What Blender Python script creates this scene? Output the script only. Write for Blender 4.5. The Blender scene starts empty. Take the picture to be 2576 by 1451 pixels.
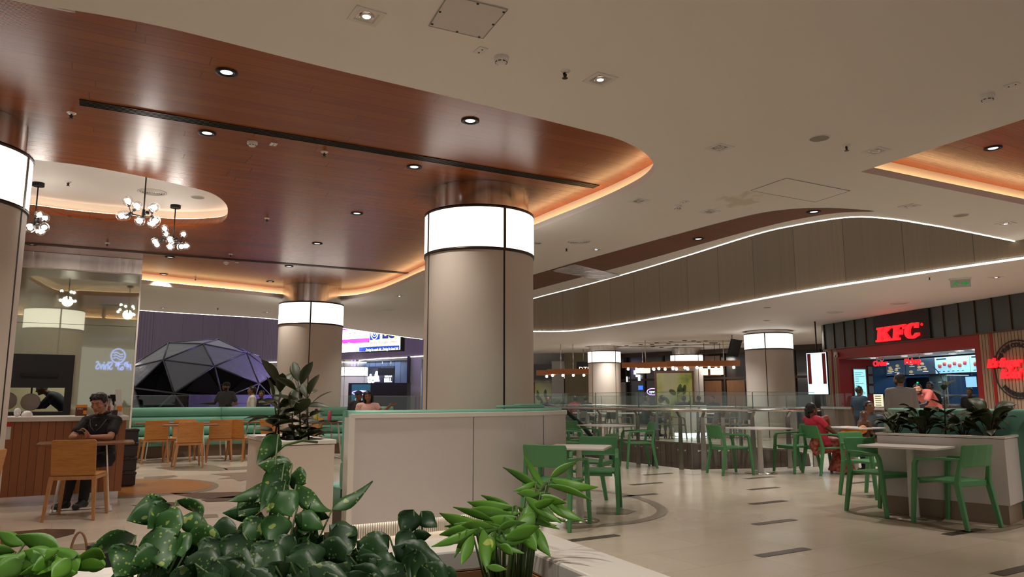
import bpy, bmesh, math, random
from mathutils import Vector, Matrix, geometry
from math import sin, cos, pi, radians, sqrt, atan2
random.seed(7)
S = bpy.context.scene
COL = S.collection
# ---------------------------------------------------------------- camera
FPX, CX, CY, EYE = 1860.0, 1288.0, 725.5, 1.25
PITCH = math.atan(274.5/FPX)
cam_d = bpy.data.cameras.new('camera'); cam = bpy.data.objects.new('camera', cam_d); COL.objects.link(cam)
cam.location = (0, 0, EYE); cam.rotation_euler = (pi/2+PITCH, 0, 0)
cam_d.sensor_width = 36; cam_d.lens = 36*FPX/2576; cam_d.clip_start = .02; cam_d.clip_end = 300
S.camera = cam
# ---------------------------------------------------------------- world, exposure
S.view_settings.view_transform = 'Standard'; S.view_settings.look = 'None'
S.view_settings.exposure = 0.0; S.view_settings.gamma = 1; S.view_settings.use_curve_mapping = False
S.cycles.use_denoising = True
S.cycles.max_bounces = 8; S.cycles.transparent_max_bounces = 24; S.cycles.caustics_reflective = False; S.cycles.caustics_refractive = False
S.cycles.sample_clamp_indirect = 4
W = bpy.data.worlds.new('world'); S.world = W; W.use_nodes = True
W.node_tree.nodes['Background'].inputs[0].default_value = (1.0, .94, .88, 1)
W.node_tree.nodes['Background'].inputs[1].default_value = 0.64
LAMP_E = 0.82     # downlight power factor
# ---------------------------------------------------------------- helpers
def ray(px, py):
    u = (px-CX)/FPX; v = -(py-CY)/FPX
    return Vector((u, cos(PITCH)-v*sin(PITCH), sin(PITCH)+v*cos(PITCH)))
def Pz(px, py, z=0.0):
    d = ray(px, py); t = (z-EYE)/d.z
    return Vector((d.x*t, d.y*t, z))
def PY(px, py, Y):
    d = ray(px, py); t = Y/d.y
    return Vector((d.x*t, Y, EYE+d.z*t))
def proj(p):
    z = p[2]-EYE; dp = p[1]*cos(PITCH)+z*sin(PITCH); up = z*cos(PITCH)-p[1]*sin(PITCH)
    return CX+FPX*p[0]/dp, CY-FPX*up/dp
def lin(c):
    c = [x/255 for x in c]
    return tuple(x/12.92 if x <= .04045 else ((x+.055)/1.055)**2.4 for x in c)
MATS = {}
def mat(name, col=(.8,.8,.8), rough=.5, metal=0, spec=.5, emit=None, es=1.0, trans=0, alpha=1, coat=0):
    m = bpy.data.materials.new(name); m.use_nodes = True
    b = m.node_tree.nodes['Principled BSDF']
    b.inputs['Base Color'].default_value = (*col, 1); b.inputs['Roughness'].default_value = rough
    b.inputs['Metallic'].default_value = metal; b.inputs['Specular IOR Level'].default_value = spec
    b.inputs['Transmission Weight'].default_value = trans; b.inputs['Alpha'].default_value = alpha
    b.inputs['Coat Weight'].default_value = coat
    if emit: b.inputs['Emission Color'].default_value = (*emit, 1); b.inputs['Emission Strength'].default_value = es
    MATS[name] = m; return m
class NT:
    def __init__(s, m): s.t = m.node_tree; s.b = s.t.nodes.get('Principled BSDF'); s.m = m
    def n(s, typ, **kw):
        x = s.t.nodes.new(typ)
        for k, v in kw.items():
            if k.startswith('i_'):
                k2 = k[2:]; x.inputs[int(k2) if k2.isdigit() else k2].default_value = v
            else: setattr(x, k, v)
        return x
    def l(s, a, ao, b, bi): s.t.links.new(a.outputs[ao], b.inputs[bi])
    def math(s, op, a, b=None, **kw):
        x = s.n('ShaderNodeMath', operation=op)
        for i, v in enumerate((a, b)):
            if v is None: continue
            if isinstance(v, (int, float)): x.inputs[i].default_value = v
            else: s.t.links.new(v, x.inputs[i])
        return x.outputs[0]
    def mix(s, f, a, b):
        x = s.n('ShaderNodeMix', data_type='RGBA')
        for i, v in ((0, f), (6, a), (7, b)):
            if isinstance(v, (int, float)): x.inputs[i].default_value = v
            elif isinstance(v, tuple): x.inputs[i].default_value = (*v[:3], 1)
            else: s.t.links.new(v, x.inputs[i])
        return x.outputs[2]
    def coords(s, rot=0, scale=(1,1,1), kind='Object'):
        tc = s.n('ShaderNodeTexCoord'); mp = s.n('ShaderNodeMapping')
        mp.inputs['Rotation'].default_value = rot if isinstance(rot, tuple) else (0, 0, rot); mp.inputs['Scale'].default_value = scale
        s.l(tc, kind, mp, 'Vector'); return mp.outputs[0]
    def noise(s, vec, scale=5, detail=3, rough=.5):
        x = s.n('ShaderNodeTexNoise'); x.inputs['Scale'].default_value = scale; x.inputs['Detail'].default_value = detail; x.inputs['Roughness'].default_value = rough
        if vec is not None: s.t.links.new(vec, x.inputs['Vector'])
        return x.outputs['Fac']
    def ramp(s, f, stops):
        x = s.n('ShaderNodeValToRGB'); e = x.color_ramp.elements
        while len(e) < len(stops): e.new(.5)
        for k, (p, c) in enumerate(stops): e[k].position = p; e[k].color = (*c[:3], 1)
        s.t.links.new(f, x.inputs[0]); return x.outputs[0]
    def bump(s, h, strength=.2, dist=.01):
        x = s.n('ShaderNodeBump'); x.inputs['Strength'].default_value = strength; x.inputs['Distance'].default_value = dist
        s.t.links.new(h, x.inputs['Height']); s.t.links.new(x.outputs[0], s.b.inputs['Normal'])
    def base(s, c): s.t.links.new(c, s.b.inputs['Base Color'])
    def sep(s, v):
        x = s.n('ShaderNodeSeparateXYZ'); s.t.links.new(v, x.inputs[0]); return x.outputs

def plain(name, col, rough=.5, var=.12, scale=6, **kw):
    """a base colour with a little procedural unevenness"""
    m = mat(name, col, rough, **kw); t = NT(m)
    f = t.noise(t.coords(), scale, 4)
    t.base(t.mix(f, tuple(c*(1-var) for c in col), tuple(min(1, c*(1+var)) for c in col)))
    return m

class MB:
    def __init__(s): s.v = []; s.f = []; s.mi = []; s.cur = 0; s.sm = []
    def add(s, vs, fs, smooth=False):
        o = len(s.v); s.v += [Vector(v) for v in vs]
        for f in fs: s.f.append([i+o for i in f]); s.mi.append(s.cur); s.sm.append(smooth)
        return s
    def box(s, c, size, rot=None):
        hx, hy, hz = [a/2 for a in size]; R = rot if rot is not None else Matrix.Identity(3)
        if isinstance(rot, (int, float)): R = Matrix.Rotation(rot, 3, 'Z')
        c = Vector(c)
        vs = [c+R@Vector((x*hx, y*hy, z*hz)) for x, y, z in ((-1,-1,-1),(1,-1,-1),(1,1,-1),(-1,1,-1),(-1,-1,1),(1,-1,1),(1,1,1),(-1,1,1))]
        return s.add(vs, [(0,3,2,1),(4,5,6,7),(0,1,5,4),(1,2,6,5),(2,3,7,6),(3,0,4,7)])
    def rbox(s, a, b, rot=None):
        a, b = Vector(a), Vector(b); return s.box((a+b)/2, b-a, rot)
    def hexa(s, lo, hi):
        """two 4-point loops"""
        return s.add(list(lo)+list(hi), [(0,3,2,1),(4,5,6,7),(0,1,5,4),(1,2,6,5),(2,3,7,6),(3,0,4,7)])
    def bar(s, p0, p1, w, h, up=(0,0,1), w1=None, h1=None):
        """rectangular bar from p0 to p1; w across, h along up"""
        p0, p1 = Vector(p0), Vector(p1); d = (p1-p0).normalized(); u = Vector(up); x = d.cross(u)
        if x.length < 1e-4: x = Vector((1,0,0))
        x.normalize(); u = x.cross(d)
        w1 = w if w1 is None else w1; h1 = h if h1 is None else h1
        q = lambda p, w, h: [p-x*w/2-u*h/2, p+x*w/2-u*h/2, p+x*w/2+u*h/2, p-x*w/2+u*h/2]
        return s.hexa(q(p0, w, h), q(p1, w1, h1))
    def cyl(s, p0, p1, r0, r1=None, seg=16, caps=True, smooth=True):
        p0, p1 = Vector(p0), Vector(p1); r1 = r0 if r1 is None else r1
        d = p1-p0; d.normalize(); a = d.orthogonal().normalized(); b = d.cross(a)
        vs = []
        for p, r in ((p0, r0), (p1, r1)):
            for k in range(seg): t = 2*pi*k/seg; vs.append(p+(a*cos(t)+b*sin(t))*r)
        s.add(vs, [(k, (k+1) % seg, seg+(k+1) % seg, seg+k) for k in range(seg)], smooth)
        if caps: s.add(vs[:seg], [tuple(range(seg))[::-1]]); s.add(vs[seg:], [tuple(range(seg))])
        return s
    def tube(s, pts, r, seg=10, caps=True, closed=False):
        pts = [Vector(p) for p in pts]; n = len(pts); vs = []; a = None
        rr = r if isinstance(r, (list, tuple)) else [r]*n
        for i, p in enumerate(pts):
            if closed: d = pts[(i+1) % n]-pts[i-1]
            else: d = pts[min(i+1, n-1)]-pts[max(i-1, 0)]
            d.normalize()
            a = d.orthogonal().normalized() if a is None else (a-d*a.dot(d)).normalized()
            b = d.cross(a)
            for k in range(seg): t = 2*pi*k/seg; vs.append(p+(a*cos(t)+b*sin(t))*rr[i])
        fs = []
        for i in range(n if closed else n-1):
            j = (i+1) % n
            fs += [(i*seg+k, i*seg+(k+1) % seg, j*seg+(k+1) % seg, j*seg+k) for k in range(seg)]
        if caps and not closed: fs += [tuple(range(seg))[::-1], tuple(range((n-1)*seg, n*seg))]
        return s.add(vs, fs, True)
    def lathe(s, prof, c=(0,0,0), seg=32, a0=0, a1=2*pi, smooth=True):
        c = Vector(c); full = abs(a1-a0-2*pi) < 1e-5; n = seg if full else seg+1; vs = []
        for r, z in prof:
            for k in range(n): t = a0+(a1-a0)*k/seg; vs.append(c+Vector((r*cos(t), r*sin(t), z)))
        fs = []
        for i in range(len(prof)-1):
            for k in range(seg):
                k2 = (k+1) % n; fs.append((i*n+k, i*n+k2, (i+1)*n+k2, (i+1)*n+k))
        return s.add(vs, fs, smooth)
    def sphere(s, c, r, seg=12, rings=8, sc=(1,1,1), rot=None):
        c = Vector(c); vs = []; R = rot if rot is not None else Matrix.Identity(3)
        for i in range(1, rings):
            ph = pi*i/rings
            for k in range(seg):
                t = 2*pi*k/seg; vs.append(c+R@Vector((r*sc[0]*sin(ph)*cos(t), r*sc[1]*sin(ph)*sin(t), r*sc[2]*cos(ph))))
        vs.append(c+R@Vector((0, 0, r*sc[2]))); vs.append(c+R@Vector((0, 0, -r*sc[2]))); T, B = len(vs)-2, len(vs)-1
        fs = [(i*seg+k, (i+1)*seg+k, (i+1)*seg+(k+1) % seg, i*seg+(k+1) % seg) for i in range(rings-2) for k in range(seg)]
        fs += [(T, k, (k+1) % seg) for k in range(seg)] + [(B, (rings-2)*seg+(k+1) % seg, (rings-2)*seg+k) for k in range(seg)]
        return s.add(vs, fs, True)
    def prism(s, poly, z0, z1, smooth=False):
        """poly: 2D points (ccw or not)"""
        P = [Vector((p[0], p[1])) for p in poly]; n = len(P)
        ar = sum(P[i].x*P[(i+1) % n].y-P[(i+1) % n].x*P[i].y for i in range(n))
        if ar < 0: P.reverse()
        lo = [Vector((p.x, p.y, z0)) for p in P]; hi = [Vector((p.x, p.y, z1)) for p in P]
        s.add(lo+hi, [(i, (i+1) % n, n+(i+1) % n, n+i) for i in range(n)], smooth)
        s.add(lo, [tuple(range(n))[::-1]]); s.add(hi, [tuple(range(n))]); return s
    def wallstrip(s, pts, z0, z1, closed=False, smooth=True):
        n = len(pts); vs = [Vector((p[0], p[1], z0)) for p in pts]+[Vector((p[0], p[1], z1)) for p in pts]
        return s.add(vs, [(i, (i+1) % n, n+(i+1) % n, n+i) for i in range(n if closed else n-1)], smooth)
    def sweep(s, path, prof, smooth=False):
        """closed profile [(offset to the left of the path, z)] swept along a 2D path, with end caps"""
        rows = []; n = len(path); m = len(prof)
        nr = []
        for i in range(n):
            a = path[max(0, i-1)]; b = path[min(n-1, i+1)]; t = Vector((b[0]-a[0], b[1]-a[1])).normalized(); nr.append(Vector((-t.y, t.x)))
        vs = [Vector((path[i][0]+nr[i].x*o, path[i][1]+nr[i].y*o, z)) for i in range(n) for o, z in prof]
        s.add(vs, [(i*m+k, i*m+(k+1) % m, (i+1)*m+(k+1) % m, (i+1)*m+k) for i in range(n-1) for k in range(m)], smooth)
        s.add(vs[:m], [tuple(range(m))]); s.add(vs[-m:], [tuple(range(m))[::-1]]); return s
    def quad(s, a, b, c, d): return s.add([a, b, c, d], [(0, 1, 2, 3)])
    def flat(s, poly, z):
        n = len(poly); return s.add([Vector((p[0], p[1], z)) for p in poly], [tuple(range(n))])
    def build(s, name, m, parent=None, world=False, bevel=0, bseg=2, smooth=None):
        vs = s.v
        if world and parent is not None:
            inv = WM[parent.name].inverted(); vs = [inv@v for v in vs]
        me = bpy.data.meshes.new(name); me.from_pydata([tuple(v) for v in vs], [], s.f)
        ms = m if isinstance(m, (list, tuple)) else [m]
        for k in ms: me.materials.append(MATS[k] if isinstance(k, str) else k)
        me.polygons.foreach_set('material_index', s.mi)
        me.polygons.foreach_set('use_smooth', s.sm if smooth is None else [smooth]*len(s.f))
        me.update()
        bm = bmesh.new(); bm.from_mesh(me)
        if len(bm.verts) < 60000: bmesh.ops.remove_doubles(bm, verts=bm.verts, dist=1e-5)
        bm.to_mesh(me); bm.free()
        o = bpy.data.objects.new(name, me); COL.objects.link(o)
        if parent is not None: o.parent = parent; WM[o.name] = WM[parent.name]
        else: WM[o.name] = Matrix.Identity(4)
        if bevel:
            b = o.modifiers.new('b', 'BEVEL'); b.width = bevel; b.segments = bseg; b.limit_method = 'ANGLE'; b.angle_limit = radians(40)
            b.harden_normals = False
        return o
WM = {}
LABELS = {}
def tag(o, label, cat, group=None, kind=None):
    o['label'] = label; o['category'] = cat
    if group: o['group'] = group
    if kind: o['kind'] = kind
    LABELS.setdefault(label, []).append(o.name)
    return o
def thing(name, label, cat, loc=(0,0,0), rz=0, group=None):
    o = bpy.data.objects.new(name, None); COL.objects.link(o); o.location = loc; o.rotation_euler = (0, 0, rz)
    o.empty_display_size = .1
    WM[o.name] = Matrix.Translation(Vector(loc)) @ Matrix.Rotation(rz, 4, 'Z')
    return tag(o, label, cat, group)
def struct(o): o['kind'] = 'structure'; return o
def dup(root, loc, rz, label, group=None):
    r = root.copy(); COL.objects.link(r); r.location = loc; r.rotation_euler = (0, 0, rz)
    WM[r.name] = Matrix.Translation(Vector(loc)) @ Matrix.Rotation(rz, 4, 'Z')
    def kids(a, b):
        for ch in list(a.children):
            c = ch.copy(); COL.objects.link(c); c.parent = b; WM[c.name] = WM[r.name]; kids(ch, c)
    kids(root, r); r['label'] = label
    LABELS.setdefault(label, []).append(r.name)
    if group: r['group'] = group
    elif 'group' in r.keys(): del r['group']
    return r
def smooth_poly(pts, n=6, closed=False):
    P = [Vector(p[:2]) for p in pts]; N = len(P); out = []
    for i in range(N if closed else N-1):
        g = lambda k: P[k % N] if closed else P[max(0, min(N-1, k))]
        a, b, c, d = g(i-1), g(i), g(i+1), g(i+2)
        for k in range(n):
            t = k/n
            out.append(.5*((2*b)+(c-a)*t+(2*a-5*b+4*c-d)*t*t+(3*b-a-3*c+d)*t**3))
    if not closed: out.append(P[-1])
    return out
def offset(pts, d, closed=False):
    """offset a 2D polyline to its left by d"""
    out = []; n = len(pts)
    for i in range(n):
        a = pts[(i-1) % n] if closed else pts[max(0, i-1)]; b = pts[(i+1) % n] if closed else pts[min(n-1, i+1)]
        t = Vector((b[0]-a[0], b[1]-a[1])); 
        if t.length < 1e-6: t = Vector((1, 0))
        t.normalize(); out.append(Vector((pts[i][0]-t.y*d, pts[i][1]+t.x*d)))
    return out
def sheet(name, outer, holes, z, m, th=.0):
    """horizontal sheet with holes, filled as a 2D curve and turned into a mesh"""
    cu = bpy.data.curves.new(name, 'CURVE'); cu.dimensions = '2D'; cu.fill_mode = 'BOTH'; cu.extrude = th/2
    for loop in [outer]+list(holes):
        sp = cu.splines.new('POLY'); sp.points.add(len(loop)-1); sp.use_cyclic_u = True
        for q, p in zip(sp.points, loop): q.co = (p[0], p[1], 0, 1)
    o = bpy.data.objects.new(name+'_c', cu); COL.objects.link(o)
    dg = bpy.context.evaluated_depsgraph_get(); me = bpy.data.meshes.new_from_object(o.evaluated_get(dg))
    bpy.data.objects.remove(o); bpy.data.curves.remove(cu)
    me.transform(Matrix.Translation((0, 0, z))); me.name = name
    me.materials.clear(); me.materials.append(MATS[m] if isinstance(m, str) else m)
    r = bpy.data.objects.new(name, me); COL.objects.link(r); WM[r.name] = Matrix.Identity(4); return r
def frame_m(o, right, up):
    r = Vector(right).normalized(); n = r.cross(Vector(up)).normalized(); u = n.cross(r)
    M = Matrix((( r.x, u.x, n.x, o[0]), (r.y, u.y, n.y, o[1]), (r.z, u.z, n.z, o[2]), (0,0,0,1))); return M
def text(name, s, size, m, M, parent=None, ext=.005, bold=0, shear=0, align='LEFT', sx=1.0, space=1.0, curve_r=None, fit=None):
    """lettering as a mesh; M places its baseline frame in the world"""
    cu = bpy.data.curves.new(name, 'FONT'); cu.body = s; cu.size = size; cu.extrude = ext; cu.offset = bold; cu.shear = shear
    cu.align_x = align; cu.space_character = space; cu.resolution_u = 3
    o = bpy.data.objects.new(name+'_t', cu); COL.objects.link(o)
    dg = bpy.context.evaluated_depsgraph_get(); me = bpy.data.meshes.new_from_object(o.evaluated_get(dg))
    bpy.data.objects.remove(o); bpy.data.curves.remove(cu)
    if fit and len(me.vertices):   # (width, height): stretched to fill, starting at the origin
        xs = [v.co.x for v in me.vertices]; ys = [v.co.y for v in me.vertices]; x0, y0 = min(xs), min(ys)
        me.transform(Matrix.Diagonal((fit[0]/(max(xs)-x0), fit[1]/(max(ys)-y0), 1, 1)) @ Matrix.Translation((-x0, -y0, 0)))
    if sx != 1: me.transform(Matrix.Diagonal((sx, 1, 1, 1)))
    if curve_r:   # wrap round a circle of radius curve_r (baseline), negative: reading along the bottom
        for v in me.vertices:
            x, y = v.co.x, v.co.y; R = abs(curve_r)
            if curve_r > 0: a = x/R; v.co.x = sin(a)*(R+y); v.co.y = cos(a)*(R+y)
            else: a = x/R; v.co.x = sin(a)*(R-y); v.co.y = -cos(a)*(R-y)
    if parent is not None: M = WM[parent.name].inverted() @ M
    me.transform(M); me.materials.clear(); me.materials.append(MATS[m]); me.name = name
    r = bpy.data.objects.new(name, me); COL.objects.link(r)
    if parent is not None: r.parent = parent; WM[r.name] = WM[parent.name]
    else: WM[r.name] = Matrix.Identity(4)
    return r
class Wall:
    """a vertical plane: origin o (xy), right direction r (xy); normal faces the viewer's side"""
    def __init__(s, a, b):
        s.o = Vector((a[0], a[1], 0)); s.r = (Vector((b[0], b[1], 0))-s.o); s.len = s.r.length; s.r.normalize()
        s.n = Vector((s.r.y, -s.r.x, 0))
    def st(s, px, py, d=0):
        D = ray(px, py); o = s.o+s.n*d; E = Vector((0, 0, EYE)); t = (o-E).dot(s.n)/D.dot(s.n); p = E+D*t
        return (p-o).dot(s.r), p.z
    def p(s, a, z, d=0): q = s.o+s.r*a+s.n*d; return Vector((q.x, q.y, z))
    def M(s, a, z, d=0): return frame_m(s.p(a, z, d), s.r, (0, 0, 1))
    def box(s, mb, a0, a1, z0, z1, d0, d1):
        lo = [s.p(a0, z0, d0), s.p(a1, z0, d0), s.p(a1, z0, d1), s.p(a0, z0, d1)]
        hi = [s.p(a0, z1, d0), s.p(a1, z1, d0), s.p(a1, z1, d1), s.p(a0, z1, d1)]
        return mb.hexa(lo, hi)
def lamp(kind, loc, power, col=(1, .915, .82), size=.1, spot=None, blend=.5, direction=None, name='light'):
    l = bpy.data.lights.new(name, kind); l.energy = power; l.color = col
    if kind == 'SPOT': l.spot_size = spot; l.spot_blend = blend; l.shadow_soft_size = size
    elif kind == 'POINT': l.shadow_soft_size = size
    elif kind == 'AREA': l.size = size
    o = bpy.data.objects.new(name, l); COL.objects.link(o); o.location = loc
    if direction: o.rotation_euler = Vector(direction).to_track_quat('-Z', 'Y').to_euler()
    return o
# ================================================================ materials
H_MAIN, H_WOOD, H_LOW, H_OVAL = 3.70, 3.96, 3.40, 4.22
slotA, slotB = Pz(200, 255, H_WOOD), Pz(1500, 470, H_WOOD)
WANG = atan2(slotB.y-slotA.y, slotB.x-slotA.x)
def m_wood_ceiling(name, dark, light, rough=.3):
    m = mat(name, light, rough, spec=.38); t = NT(m)
    c = t.coords(-WANG); x, y, z = t.sep(c)
    g = t.n('ShaderNodeMapping'); g.inputs['Scale'].default_value = (.5, 60, 1); t.t.links.new(c, g.inputs[0])
    f = t.noise(g.outputs[0], 2.2, 5, .6)
    row = t.math('FLOOR', t.math('DIVIDE', y, .16))
    off = t.math('MULTIPLY', t.math('FRACT', t.math('MULTIPLY', t.math('SINE', t.math('MULTIPLY', row, 12.9898)), 437.5)), 2.4)
    cell = t.math('FLOOR', t.math('DIVIDE', t.math('ADD', x, off), 2.4))
    rnd = t.math('FRACT', t.math('MULTIPLY', t.math('SINE', t.math('ADD', t.math('MULTIPLY', row, 7.13), t.math('MULTIPLY', cell, 3.71))), 917.3))
    f2 = t.math('ADD', t.math('MULTIPLY', f, .85), t.math('MULTIPLY', rnd, .15))
    col = t.ramp(f2, [(.25, dark), (.75, light)])
    fy = t.math('FRACT', t.math('DIVIDE', y, .16)); fx = t.math('FRACT', t.math('DIVIDE', t.math('ADD', x, off), 2.4))
    j = t.math('MAXIMUM', t.math('LESS_THAN', fy, .035), t.math('LESS_THAN', fx, .0035))
    t.base(t.mix(t.math('MULTIPLY', j, .55), col, tuple(a*.35 for a in dark)))
    rib = t.math('SINE', t.math('MULTIPLY', y, 2*pi/.02))
    t.bump(t.math('SUBTRACT', rib, t.math('MULTIPLY', j, 3)), .10, .002)
    return m
m_wood_ceiling('ceiling_wood', lin((118, 50, 8)), lin((148, 75, 20)), .27)
m_wood_ceiling('strip_wood', lin((104, 62, 38)), lin((126, 78, 50)), .6)
plain('ceiling_white', (.80, .755, .71), .7, .03, .6)
plain('ceiling_far', (.80, .75, .71), .6, .03, .6)
plain('cove_white', (.80, .74, .66), .6, .03, 2)
mat('led_warm', (1, .9, .7), emit=(1, .66, .34), es=9)
mat('led_white', (1, 1, 1), emit=(1, .95, .86), es=5)
mat('drum_glow', (1, 1, 1), .3, emit=(1, .93, .84), es=2.3)
mat('bronze', (.06, .045, .035), .35, metal=.8)
def m_brushed(name, col, rough):
    m = mat(name, col, rough, metal=1); t = NT(m); c = t.coords(0, (7, 7, .05))
    f = t.noise(c, 2, 2); t.t.links.new(t.ramp(f, [(.3, (rough*.75,)*3), (.7, (rough*1.25,)*3)]), t.b.inputs['Roughness'])
m_brushed('steel', (.62, .57, .53), .22)
m_brushed('steel_dark', (.36, .33, .30), .32)
def m_linen(name, col, var=.06, rough=.55):
    m = mat(name, col, rough); t = NT(m)
    f = t.math('ADD', t.noise(t.coords(0, (200, 200, 6)), 1, 2), t.noise(t.coords(0, (8, 8, 200)), 1, 2))
    t.base(t.mix(t.math('MULTIPLY', f, .5), tuple(a*(1-var) for a in col), tuple(a*(1+var) for a in col)))
m_linen('column_panel', (.60, .525, .455))
m_linen('partition_panel', (.60, .56, .54), .05)
m_linen('planter_side', (.66, .58, .50), .05)
plain('gap_dark', (.02, .018, .016), .7)
plain('solid_white', (.74, .70, .64), .3, .03, 3)
plain('table_white', (.70, .66, .62), .35, .03, 3)
# floor: pale tiles with thin joints
def m_floor():
    m = mat('floor_tile', (.6, .55, .48), .22, spec=.5); t = NT(m)
    c = t.coords(-radians(31)); x, y, z = t.sep(c)
    r = t.math('FLOOR', t.math('DIVIDE', y, .6)); xo = t.math('ADD', x, t.math('MULTIPLY', r, .6))
    cx = t.math('FLOOR', t.math('DIVIDE', xo, 1.2))
    rnd = t.math('FRACT', t.math('MULTIPLY', t.math('SINE', t.math('ADD', t.math('MULTIPLY', r, 7.13), t.math('MULTIPLY', cx, 3.71))), 917.3))
    f = t.noise(c, 1.3, 5)
    col = t.mix(t.math('ADD', t.math('MULTIPLY', f, .6), t.math('MULTIPLY', rnd, .4)), lin((190, 176, 158)), lin((206, 194, 176)))
    j = t.math('MAXIMUM', t.math('LESS_THAN', t.math('FRACT', t.math('DIVIDE', y, .6)), .006), t.math('LESS_THAN', t.math('FRACT', t.math('DIVIDE', xo, 1.2)), .003))
    t.base(t.mix(t.math('MULTIPLY', j, .5), col, lin((110, 98, 86))))
    fr = t.noise(c, .9, 3); t.t.links.new(t.ramp(fr, [(.3, (.17,)*3), (.7, (.3,)*3)]), t.b.inputs['Roughness'])
m_floor()
plain('inlay_brown', lin((92, 71, 57)), .28, .1, 4)
plain('inlay_grey', lin((140, 126, 110)), .28, .08, 4)
plain('inlay_dark', lin((78, 66, 58)), .3, .12, 20)
def m_grain(name, dark, light, rough=.4, axis='x', sc=1.0, spec=.4):
    m = mat(name, light, rough, spec=spec); t = NT(m)
    s = {'x': (1.2*sc, 9*sc, 9*sc), 'y': (9*sc, 1.2*sc, 9*sc), 'z': (9*sc, 9*sc, 1.2*sc)}[axis]
    f = t.noise(t.coords(0, s), 2.0, 6, .62); w = t.n('ShaderNodeTexNoise'); w.inputs['Scale'].default_value = 7
    t.t.links.new(t.coords(0, s), w.inputs['Vector'])
    t.base(t.ramp(t.math('ADD', t.math('MULTIPLY', f, .7), t.math('MULTIPLY', w.outputs['Fac'], .3)), [(.3, dark), (.7, light)]))
m_grain('chair_wood', lin((168, 108, 52)), lin((204, 146, 80)), .4, 'x', 2)
m_grain('chair_leg_wood', lin((160, 108, 64)), lin((190, 138, 90)), .45, 'z', 2)
m_grain('table_wood', lin((112, 72, 46)), lin((140, 96, 64)), .3, 'x', 2)
m_grain('floor_wood', lin((140, 92, 46)), lin((186, 130, 72)), .3, 'x', 1.5)
def m_panels(name, dark, light, pitch, depth=.5, ang=0, rough=.5, groove=.06, tone=.5, gw=.08):
    """upright boards: grooves every pitch along the local run, each board a little different"""
    m = mat(name, light, rough); t = NT(m)
    c = t.coords(-ang); x, y, z = t.sep(c)
    q = t.math('DIVIDE', x, pitch); k = t.math('FLOOR', q); fr = t.math('FRACT', q)
    rnd = t.math('FRACT', t.math('MULTIPLY', t.math('SINE', t.math('MULTIPLY', k, 12.9898)), 437.5))
    g = t.n('ShaderNodeMapping'); g.inputs['Scale'].default_value = (25, 25, 1.0); t.t.links.new(c, g.inputs[0])
    f = t.noise(g.outputs[0], 1.5, 4)
    col = t.mix(t.math('ADD', t.math('MULTIPLY', rnd, tone), t.math('MULTIPLY', f, 1-tone)), dark, light)
    j = t.math('LESS_THAN', fr, gw)
    t.base(t.mix(t.math('MULTIPLY', j, .85), col, tuple(a*groove for a in dark)))
    t.bump(t.math('MULTIPLY', j, -1), depth, .01)
    return m
KA = atan2(-.983, .184)
# ---------------------------------------------------------------- the room
def pts(lst, z): return [Pz(x, y, z).to_2d() for x, y in lst]
near1 = pts([(0,-5),(150,20),(420,70),(800,165),(1200,260),(1470,327),(1560,352),(1618,382),(1643,410),(1640,438),(1600,470),(1500,517),(1345,578),(1200,638),(1060,692),(1005,716),(950,737),(905,748),(860,753),(780,752),(700,748),(600,738),(470,726),(350,713),(200,694)], H_MAIN)
wood1 = smooth_poly([Vector((-14, 1)), Vector((-7, 2.2))]+near1+[Vector((-12.5, 10.5)), Vector((-16, 6))], 5, True)
wood2 = [Pz(2165,432,H_MAIN).to_2d(), Pz(2576,515,H_MAIN).to_2d(), Pz(3100,620,H_MAIN).to_2d(), Vector((13, 5)), Vector((8.2,4.6)), Pz(2900,200,H_MAIN).to_2d(), Pz(2576,300,H_MAIN).to_2d()]
strip_pts = pts([(1345,690),(1500,645),(1700,590),(1850,550),(1950,530),(2050,523),(2130,525),(2200,531)], H_MAIN)+pts([(2130,533),(2060,541),(1950,563),(1800,603),(1600,660),(1480,692),(1345,728)], H_MAIN)
strip_pts = [Pz(1230, 725, H_MAIN).to_2d()]+strip_pts+[Pz(1230, 762, H_MAIN).to_2d()]
void_near = smooth_poly(pts([(1230,784),(1345,750),(1500,710),(1700,652),(1900,590),(2000,567),(2080,553),(2130,547),(2180,546),(2250,552),(2320,563),(2400,577),(2576,612),(2760,648)], H_MAIN), 4)
edge_left = smooth_poly(pts([(-60,740),(340,779),(520,791),(700,803),(860,825),(1006,846),(1062,853)], H_MAIN), 4)
R_far = [Vector((-1.0, 31)), Vector((-1.2, 24)), Vector((-.6, 20.6))]
outer = [Vector((-34, -9)), Vector((-34, 8)), Vector((-18, 16))]+edge_left+R_far+void_near+[Vector((22, 19)), Vector((30, 19)), Vector((30, -9))]
ceil = struct(sheet('ceiling', outer, [wood1, wood2], H_MAIN+.04, 'ceiling_white', .08))
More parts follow.
